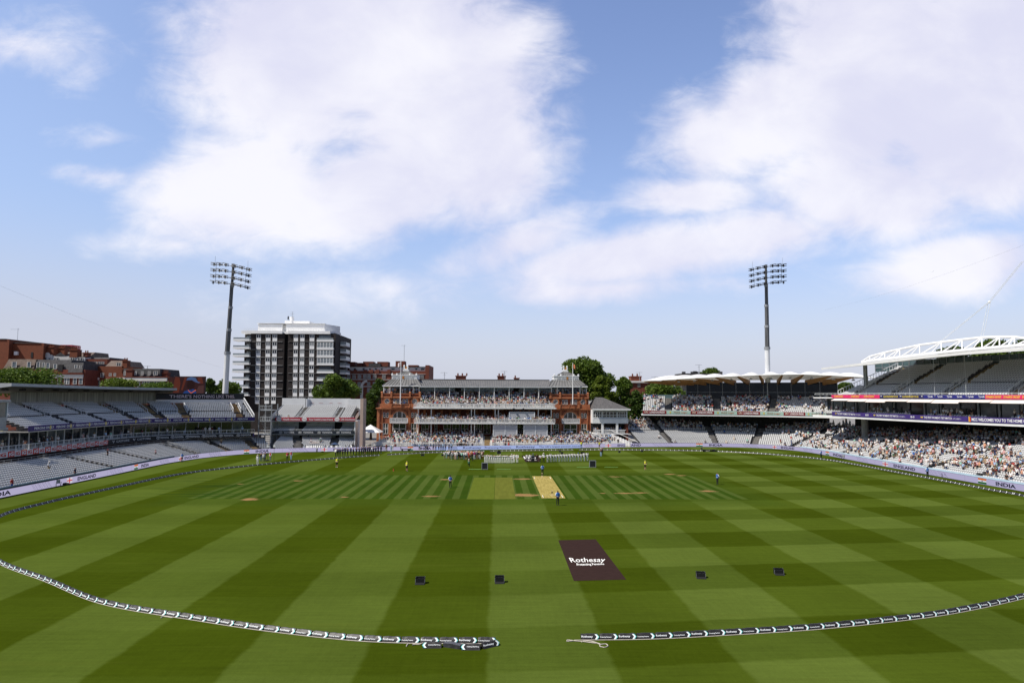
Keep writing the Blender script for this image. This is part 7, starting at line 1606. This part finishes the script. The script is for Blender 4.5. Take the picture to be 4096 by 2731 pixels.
for i in range(14):
    x, y = at(*F2(360+i*52+rn.uniform(-12, 12), 322-rn.uniform(0, 8))); t_ = ['white', 'pink', 'navy', 'cream', 'pale blue', 'red', 'black', 'grey', 'peach', 'green', 'white', 'khaki', 'bright blue', 'yellow'][i]; bo = ['navy', 'cream', 'khaki', 'red', 'brown', 'white', 'pink', 'khaki', 'brown', 'cream', 'maroon', 'black', 'grey', 'black'][i]
    person(x, y, 0, PI_+rn.uniform(-.5, .5), 'guest in %s top and %s bottoms, half hidden behind other guests' % (t_, bo), t_, bo, 'black', rn.choice(['brown', 'grey', 'blond']), 0, 'stand', group=g, rn=rn)
# the two teams
def back_number(p, n):
    mb = MB(); text(mb, str(n), lambda x, y: (.09-x, .128, 1.15+y), .18, .16, .01); part('number', mb, CM_['navy'], p)
for i, a in enumerate([1180, 1230, 1285, 1340, 1392, 1437, 1487, 1535, 1590, 1647, 1700, 1748, 1806, 1862, 1935]):
    x, y = at(*F2(a, 420+(8 if 1 < i < 13 else 0))); ps = 'linked' if i < 12 else ('behind' if i in (12, 14) else 'stand')
    p = person(x, y, 0, PI_, 'cricketer in whites, %s from left in the %s' % (ordn[i], 'left team line, arms round shoulders' if i < 12 else 'left team line, arms free'), 'cricket white', 'cricket white', rn.choice(['white', 'black']), ['dark brown', 'blond', 'brown'][i % 3], 0, ps, 'long', hat_=('cap', 'cream') if i in (7, 12) else None, scale=[.97, 1.0, 1.03, .95, .98, .95, 1.0, .97, .98, 1.0, .96, .96, 1.04, 1.05, 1.03][i], group='cricketers in whites lined up on the grass', rn=rn); back_number(p, [7, 39, 11, 25, 63, 58, 8, 15, 10, 28, 16, 34, 5, 71, 22][i])
for i, (a, t_, sc_2) in enumerate([(165, 'white', .98), (240, 'white', .98), (392, 'black', .98), (478, 'white', .92), (556, 'white', 1.06)]):
    x, y = at(*F3(a, 408)); person(x, y, 0, PI_, ['umpire in white shirt and black trousers left of the trophy plinth, first', 'umpire in white shirt and black trousers immediately left of the trophy plinth', 'official all in black immediately right of the trophy plinth', 'short umpire in white shirt between an official in black and a tall umpire', 'tall umpire in white shirt and sun hat beside the right-hand team'][i], t_, 'black', 'white' if i != 2 else 'black', 'dark brown', 1 if i < 4 else 0, 'behind' if i > 2 else 'clasp', 'short' if i < 4 else 'long', hat_=('sun', 'cream') if i == 4 else None, scale=sc_2, group='umpires and officials between the two teams', rn=rn)
for i, a in enumerate([652, 722, 790, 850, 915, 978, 1047, 1108, 1175, 1240, 1303, 1372, 1437, 1508, 1582]):
    x, y = at(*F3(a, 402-27*i/14)); p = person(x, y, 0, PI_, 'cricketer in whites, %s from left in the right-hand team line, arms down' % ordn[i], 'cricket white', 'cricket white', 'white', 'dark brown', 2 if i % 3 else 1, 'stand', 'short', hat_=('cap', 'bright blue') if i == 11 else None, scale=[.97, 1.03, .95, .97, 1, .99, .98, .98, 1.0, 1.02, .98, .99, .95, 1.05, 1.05][i], group='cricketers in whites lined up on the grass', rn=rn); back_number(p, 3+i*6)
# trophy plinth and black things on the grass
x, y = at(*F3(305, 392)); tp_ = thing('trophy_plinth', 'black plinth between the umpires', 'plinth', (x, y, 0)); mb = MB(); mb.box(-.33, -.33, 0, .33, .33, 1.15); mb.box(-.36, -.36, 1.15, .36, .36, 1.19); part('body', mb, blk, tp_); mb = MB(); mb.box(-.12, -.34, .75, .12, -.332, .8); part('lettering', mb, wht, tp_)
mb = MB(); mb.tube([(0, 0, 0), (0, 0, .06), (0, 0, .12), (0, 0, .3), (0, 0, .42), (0, 0, .5)], [.12, .1, .03, .13, .15, .05], 10); thing('trophy', 'silver trophy standing on the black plinth', 'trophy', (x, y, 1.19), data=mb.mesh('trophy', [mat('silver', (.6, .6, .6), .2, .05, metal=1)]))
def bigscreen(px0, px1, pt, pb, label, lab2):
    x0, y = at(px0, pb); x1, _ = at(px1, pb); h = (pb-pt)/((pb-1581)/CH); w_ = (x1-x0)/2; t_ = thing('framed_screen', label, 'screen', ((x0+x1)/2, y, 0)); mb = MB(); mb.box(-w_, -.1, .08, w_, .1, h); part('panel', mb, blk, t_); mb = MB()
    for a in (-w_, w_): mb.box(a-.05, -.16, 0, a+.05, .16, h+.04)
    for z in (.05, h): mb.box(-w_+.05, -.15, z-.03, w_-.05, .15, z+.05)
    for a in (-w_, w_): mb.bar((a, .1, h*.8), (a, .9, .02), .05, .05)
    part('frame', mb, grym, t_)
    mb = MB(); mb.box(-w_-2.4, -.2, .012, -w_-.05, .12, .07); mb.box(w_+.05+1.6, -.1, .012, w_+4.2, .12, .07); tg = thing('green_mat', lab2, 'mat', ((x0+x1)/2, y, 0)); part('strip', mb, mat('mat_green', (.16, .32, .07), .8, .1), tg)
bigscreen(1927.5, 1950, 1851, 1877, 'black framed screen on the grass in front of the left team', 'pale green strips on the grass beside the left framed screen'); bigscreen(2358.5, 2382.5, 1842, 1868.5, 'black framed screen on the grass right of the right-hand team', 'pale green strips on the grass beside the right framed screen')
def spk(px, py, w_, h, d, label, rz=0, flap=True):
    x, y = at(px, py); t_ = thing('floor_speaker', label, 'speaker', (x, y+d/2, 0), rz, 'black speaker boxes on the grass'); mb = MB(); w2 = w_/2; th = .03
    mb.box(-w2, -d/2, 0, w2, -d/2+th, h*.85); mb.box(-w2, d/2-th, 0, w2, d/2, h); mb.box(-w2, -d/2+th, 0, -w2+th, d/2-th, h); mb.box(w2-th, -d/2+th, 0, w2, d/2-th, h); mb.box(-w2+th, -d/2+th, .02, w2-th, d/2-th, h*.6); part('case', mb, mat('case_black', (.012, .012, .013), .45, .1, 4), t_)
    if flap: mb = MB(); mb.add([(-w2, -d/2-.3, .0), (w2, -d/2-.3, .0), (w2, -d/2-.005, .05), (-w2, -d/2-.005, .05), (-w2, -d/2-.3, .03), (w2, -d/2-.3, .03), (w2, -d/2-.005, .09), (-w2, -d/2-.005, .09)], [(0, 3, 2, 1), (4, 5, 6, 7), (0, 1, 5, 4), (1, 2, 6, 5), (2, 3, 7, 6), (3, 0, 4, 7)]); part('lid', mb, mat('case_lid', (.02, .02, .021), .4, .1, 4), t_)
    mb = MB()
    for a in (-w2, w2): mb.box(a-.012, -d/2-.006, .02, a+.012, -d/2+.0, h*.83)
    part('corner_trim', mb, grym, t_)
spk(1680, 2334, .66, .42, .42, 'black open box with flap, leftmost of four on near grass', .0); spk(1998, 2330, .66, .44, .42, 'black open box with flap straight below the team, second of four on near grass', 0)
spk(2806, 2311, .66, .40, .42, 'black open box with flap, right of the brown mat, third of four on near grass', -.16); spk(3119, 2297, .66, .40, .42, 'black open box with flap, rightmost of four on near grass', -.16)
for i, (px, py, w_, h, lb) in enumerate([(1690, 1823, .75, .42, 'small black speaker inside the rope left of the guests'), (1770, 1823, .5, .4, 'small black speaker half behind the left end of guests'), (1996, 1815, .9, .5, 'black speaker just inside the rope behind the left team'), (1996, 1806, .7, .3, 'low black speaker on the rope above another behind the left team'), (2240, 1808, .5, .3, 'low black speaker between rope and right-hand team'), (2237, 1801, .55, .3, 'black speaker standing at the rope behind the right-hand team'),
                                        (2248, 1815, .6, .4, 'black speaker directly behind the right-hand team'), (2331, 1814, .9, .4, 'wide black speaker at the right end of the right-hand team'), (2478, 1810, .5, .4, 'black speaker inside the rope below the pavilion house'), (2568, 1807, .5, .4, 'black speaker inside the rope below the curved stand')]): spk(px, py, w_, h, .35, lb, 0, False)
x, y = at(1574, 1883); mb = MB(); mb.tube([(0, 0, 0), (0, 0, .1), (0, 0, .42)], [.13, .09, .05], 8); thing('marker', 'small red marker object on grass beside blond security guard', 'marker', (x, y, 0), data=mb.mesh('marker', [mat('marker_red', (.4, .05, .02), .6, .2, 8)]))
# folding chairs, camera buggy, roller cart
def chair(px, py, label, rz=0, bc=blk):
    x, y = at(px, py); t_ = thing('folding_chair', label, 'chair', (x, y, 0), rz); mb = MB(); mb.quad((-.27, -.2, .46), (.27, -.2, .46), (.27, .22, .42), (-.27, .22, .42)); part('seat', mb, bc, t_); mb = MB(); mb.box(-.27, .22, .45, .27, .25, .98); part('backrest', mb, bc, t_); mb = MB()
    for s in (-.3, .3): mb.bar((s, -.25, 0), (s, .27, .6), .035, .035); mb.bar((s, .27, 0), (s, -.25, .6), .035, .035); mb.bar((s, -.28, .64), (s, .28, .64), .06, .04); mb.bar((s, .24, .4), (s, .25, 1.0), .035, .035)
    mb.bar((-.3, -.25, .02), (.3, -.25, .02), .03, .03); mb.bar((-.3, .27, .02), (.3, .27, .02), .03, .03); part('frame', mb, dark, t_)
chair(3371, 1837, 'folding camping chair by the furthest INDIA board on the right', -1.2, grym); chair(3776, 1910, 'black folding chair beside the nearest steward in blue at right', -1.1); chair(233, 1946, 'grey folding chair at the left boards near a black bag', 1.0, grym); chair(712, 1846, 'black folding chair beside the steward with white sleeves', .8)
def bag(px, py, label, s=1): 
    x, y = at(px, py); mb = MB(); mb.ball((0, 0, .16*s), .28*s, 8, 0, (1.6, .8, .6)); mb.ball((.3*s, .05, .12*s), .18*s, 6, 0, (1.2, .9, .7)); thing('bag', label, 'bag', (x, y, 0), rn.uniform(0, .5), data=mb.mesh('bag', [dark]))
bag(262, 1940, 'black kit bags on the grass below the left England flag', 1.2); bag(1068, 1843, 'dark red kit bag on the grass between the photographers', .9); bag(1289, 1808, 'small black bag before the England flag board', .8); bag(1900, 1797, 'black bags lying before the sponsor board')
def buggy(px, py, label, L_=2.4):
    x, y = at(px, py); t_ = thing('buggy', label, 'cart', (x, y, 0)); mb = MB(); mb.box(-L_/2, -.5, .42, L_/2, .5, .52); mb.box(-L_/2, -.5, .52, -L_/2+.08, .5, .95); mb.bar((L_/2, 0, .5), (L_/2+.6, 0, .9), .06, .06); part('deck', mb, dark, t_)
    for a in (-L_*.32, L_*.32):
        for b in (-.48, .48): mb = MB(); mb.tube([(a, b-.06, .22), (a, b+.06, .22)], .22, 10); part('wheel', mb, blk, t_)
buggy(1623, 1803, 'flat black four-wheeled buggy in front of the boards left of team staff'); buggy(2836, 1806, 'low black roller cart standing on the far right boundary rope', 3.6)
# lamp stands of the photographers
for px in (1069, 1095):
    x, y = at(px, 1842); z = (1842-1785)/((1842-1581)/CH); t_ = thing('reflector_stand', 'white square reflector on a thin stand among photographers, %s one' % ('left' if px < 1080 else 'right'), 'stand', (x, y, 0)); mb = MB(); mb.box(-.2, -.02, z-.2, .2, .02, z+.2); part('reflector', mb, wht, t_); mb = MB(); mb.tube([(0, .04, 0), (0, .04, z)], .03, 5); part('pole', mb, dark, t_)
# parasols and white garden chairs before the small stand
def parasol(px, py, top, col, label, w_):
    x, y = at(px, 1806); y += 4; zt = D(px, top, y)[1]; x = D(px, top, y)[0]; t_ = thing('parasol', label, 'parasol', (x, y, .4)); mb = MB(); n = 8; mb.add([(w_*math.cos(i*6.2832/n), w_*math.sin(i*6.2832/n), zt-.85) for i in range(n)]+[(0, 0, zt-.4)], [(i, (i+1) % n, n) for i in range(n)]); part('canopy', mb, col, t_); mb = MB(); mb.tube([(0, 0, 0), (0, 0, zt-.5)], .03, 5); part('pole', mb, wht, t_)
z2p = lambda a, b: (600+a/2.412, 1200+b/2.412)
nvp = mat('parasol_navy', (.02, .045, .11), .7, .1)
for (a, top), w_, c, lb in [((1515, 1375), 1.1, nvp, 'navy parasol with white marks, leftmost before the small stand'), ((1588, 1358), 2.2, mat('parasol_grey', (.25, .22, .21), .8, .1), 'large grey parasol before the small red-bannered stand'), ((1686, 1374), 1.2, nvp, 'navy parasol immediately right of the large grey parasol'), ((1785, 1371), 1.1, nvp, 'navy parasol left of the rightmost navy one before small stand'), ((1858, 1374), 1.2, nvp, 'navy parasol at the right end before the small stand')]: parasol(z2p(a, 0)[0], 0, z2p(0, top)[1], c, lb, w_)
gm_ = MB(); gm_.box(-.25, -.22, .4, .25, .25, .45); gm_.box(-.25, .22, .45, .25, .27, .88)
for sx in (-.23, .23):
    gm_.box(sx-.02, -.2, 0, sx+.02, -.16, .4); gm_.box(sx-.02, .2, 0, sx+.02, .24, .4); gm_.box(sx-.02, -.2, .6, sx+.02, .22, .63)
gme = gm_.mesh('garden_chair', [wht])
for i in range(22):
    px = 1217+i*8.2+(12 if i > 13 else 0); q = BD.s_at_px(px, 1.3, .5); p = BD.at(q, 1.1+(i % 2)*.5); thing('garden_chair', 'white garden chair, %s from left before the small stand' % (ordn+['twenty-first', 'twenty-second'])[i], 'chair', (p.x, p.y, .46), rn.uniform(-1, 1), 'white garden chairs before the small stand', data=gme)
# ---------------------------------------------------------------- spectators
def hsh(a, b): return (math.sin(a*12.9898+b*78.233)*43758.5453) % 1
def vn(x, y):      # cheap smooth clustering noise
    xi, yi = math.floor(x), math.floor(y); fx, fy = x-xi, y-yi; fx = fx*fx*(3-2*fx); fy = fy*fy*(3-2*fy)
    return (hsh(xi, yi)*(1-fx)+hsh(xi+1, yi)*fx)*(1-fy)+(hsh(xi, yi+1)*(1-fx)+hsh(xi+1, yi+1)*fx)*fy
rn = random.Random(77); CR = []
GATE = [BD.s_at_px(px, 5, 1.6) for px in (3330, 3440, 3600, 3800, 4010)]
for (x, y, z, a, zone, r, q) in SPOTS:
    px = projx(x, y, z+1); pr = 0
    if px < -60 or px > 4160: continue
    cl = vn(q*.22, r*.55)
    if zone == 'pavilion top': pr = (.85 if r < 9 else .3)*(1 if cl > .22 else .55)
    elif zone == 'pavilion middle': pr = .85 if r < 2 else .5
    elif zone == 'pavilion terrace': pr = (.22 if px < 1560 else .5 if px < 1650 else .74)*(1 if cl > .3 else .35)*(.55 if px > 2420 else 1)*(.35 if px < 1560 and r < 3 else 1)
    elif zone == 'house veranda': pr = .5
    elif zone == 'tower loggia': pr = .6
    elif zone == 'tower balcony': pr = .5 if px < 1900 else .12
    elif zone == 'tavern box': pr = .5 if cl > .4 else .2
    elif zone == 'grand box': pr = .55 if r == 2 and cl > .3 else .06
    elif zone == 'tavern lower': pr = .0015
    elif zone == 'allen lower': pr = .012
    elif zone == 'allen upper': pr = .003
    elif zone == 'warner upper': pr = (.62 if 2690 < px < 3140 else .28 if px < 2640 else .22 if px > 3200 else .12)*(1.35 if cl > .4 else .5)*(.15 if r > 10 or (px > 3140 and r < 3) else 1)*(.5 if px < 2850 and 7 < r < 9 else 1)
    elif zone == 'warner lower back': pr = (.55 if cl > .35 else .3)*(0 if r < 1 else 1)
    elif zone == 'warner lower': pr = .015 if r > 0 else .04; pr = .3 if px > 3130 and (r < 3 or r > 6) else pr
    elif zone == 'grand lower': pr = (1.0 if cl > .6 else .5 if cl > .45 else .06)*(.62 if px > 3640 else .5 if px > 3450 and 3 < r < 10 else .75 if r < 4 or r > 12 else .35); pr = pr*(1.15 if px > 3800 else 1); pr = max(pr, .5) if r > 13 and cl > .3 else pr
    if rn.random() < pr: CR.append((x, y, z, a, zone, r, px))
CR.sort(key=lambda t_: math.hypot(t_[0], t_[1], t_[2]-CH))
n_on = sum(1 for o in COL.objects if o.name.startswith('person') and o.parent is None); quota = 300-n_on
tops = ['white']*17+['cream']*5+['pale blue']*6+['navy']*4+['black']*5+['grey']*2+['pink']*3+['peach']*2+['denim blue']*2+['khaki']*2+['red', 'green', 'maroon', 'brown', 'bright blue', 'mint']
bots = ['khaki', 'denim blue', 'navy', 'black', 'grey', 'cream', 'white']; hats = [None, None, ('sun', 'cream'), ('sun', 'straw'), ('cap', 'navy'), ('cap', 'white'), ('sun', 'white'), ('cap', 'red')]
hn = {None: 'bareheaded', ('sun', 'cream'): 'cream sun hat', ('sun', 'straw'): 'straw hat', ('cap', 'navy'): 'navy cap', ('cap', 'white'): 'white cap', ('sun', 'white'): 'white sun hat', ('cap', 'red'): 'red cap'}
used = set(); crowd = MB(); pal = list(CM_.values())+SK; pi = {m_.name: i for i, m_ in enumerate(pal)}
LOWV = {k: ([tuple(v.co) for v in PO_[k+'_low'].vertices], [tuple(p.vertices) for p in PO_[k+'_low'].polygons], [p.material_index for p in PO_[k+'_low'].polygons]) for k in ('stand', 'clasp', 'sit', 'raise')}
HL = {True: hatmesh(None, True), False: hatmesh(None, False)}
for n_, (x, y, z, a, zone, r, px) in enumerate(CR):
    t_ = rn.choice(tops); bo = rn.choice(bots); h = rn.choice(hats); ps = rn.choice(['stand', 'clasp', 'clasp', 'raise' if rn.random() < .3 else 'stand', 'sit' if rn.random() < (.5 if 'grand' in zone else .25) else 'clasp']); sk = rn.choice([0, 0, 0, 1, 2]); hair = rn.choice(['dark brown', 'dark brown', 'brown', 'grey', 'blond'])
    jx, jy = rn.uniform(-.08, .08), rn.uniform(-.08, .08); sc_1 = rn.uniform(.9, 1.03); aa = a+rn.uniform(-.35, .35)
    if n_ < quota:
        rb = 'front rows' if r < 3 else 'lower rows' if r < 7 else 'middle rows' if r < 12 else 'shaded upper rows'
        if zone == 'grand lower': pl = 'above right-edge INDIA' if px > 3860 else 'above right ENGLAND' if px > 3640 else 'above right England flag' if px > 3500 else 'by far folding chair'
        else: pl = {'tavern lower': 'of long left stand', 'tavern box': 'left stand boxes', 'grand box': 'of right stand boxes'}.get(zone, 'of right stands'); 
        if zone == 'tavern box': pl = 'over %s banner' % ('red and white' if px < 432 else 'black'); rb = 'boxes'
        for _ in range(60):
            lab = 'spectator, %s top, %s %s, %s, %s %s' % (t_, bo, 'shorts' if n_ % 3 == 0 else 'trousers', hn[h], rb, pl)
            if lab not in used: break
            t_ = rn.choice(tops); bo = rn.choice(bots); h = rn.choice(hats)
        used.add(lab)
        person(x+jx, y+jy, z, aa, lab, t_, bo, 'black', hair, sk, ps, 'short', 'short' if n_ % 3 == 0 else 'long', h, scale=sc_1, group='spectators in the stands')
    else:
        V, F_, Mi = LOWV[ps]; ca_, sa = math.cos(aa)*sc_1, math.sin(aa)*sc_1; k = len(crowd.v); X_, Y_ = x+jx, y+jy
        mp_ = [pi[SK[sk].name], pi[CM_[t_].name], pi[SK[sk].name], pi[CM_[bo].name], pi[CM_[bo].name], pi['cloth_black'], pi[CM_[hair].name]]
        crowd.v.extend([(vx*ca_-vy*sa+X_, vx*sa+vy*ca_+Y_, vz*sc_1+z) for vx, vy, vz in V]); crowd.f.extend([tuple(i+k for i in f) for f in F_]); crowd.m.extend([mp_[i] for i in Mi])
        if h:
            hm = HL[h[0] == 'cap']; k = len(crowd.v); hz2 = HZ[ps]-.05; crowd.v.extend([(vx*ca_-vy*sa+X_, vx*sa+vy*ca_+Y_, (vz+hz2)*sc_1+z) for vx, vy, vz in hm.v]); crowd.f.extend([tuple(i+k for i in f) for f in hm.f]); crowd.m.extend([pi[CM_[h[1]].name]]*len(hm.f))
print('crowd', len(CR), 'onfield', n_on, 'faces', len(crowd.f))
co = thing('crowd', 'dense summer crowd in pale shirts and hats filling the pavilion and far stands', 'crowd', data=crowd.mesh('crowd', pal)); co['kind'] = 'stuff'
# staff who are not in a seat row
for px, py, z, Y, kw, lb in [(45, 1940, 1.1, None, dict(top='red', bottom='bright blue', sleeves='short'), 'steward in red vest climbing stairs behind the left boards'), (298, 1912, 1.0, None, dict(top='navy', bottom='navy'), 'steward in dark blue leaning behind the left boards near ENGLAND')]:
    q = BD.s_at_px(px, .8, 1.0); p = BD.at(q, .75); person(p.x, p.y, .5, 1.57, lb, shoes='black', **kw)
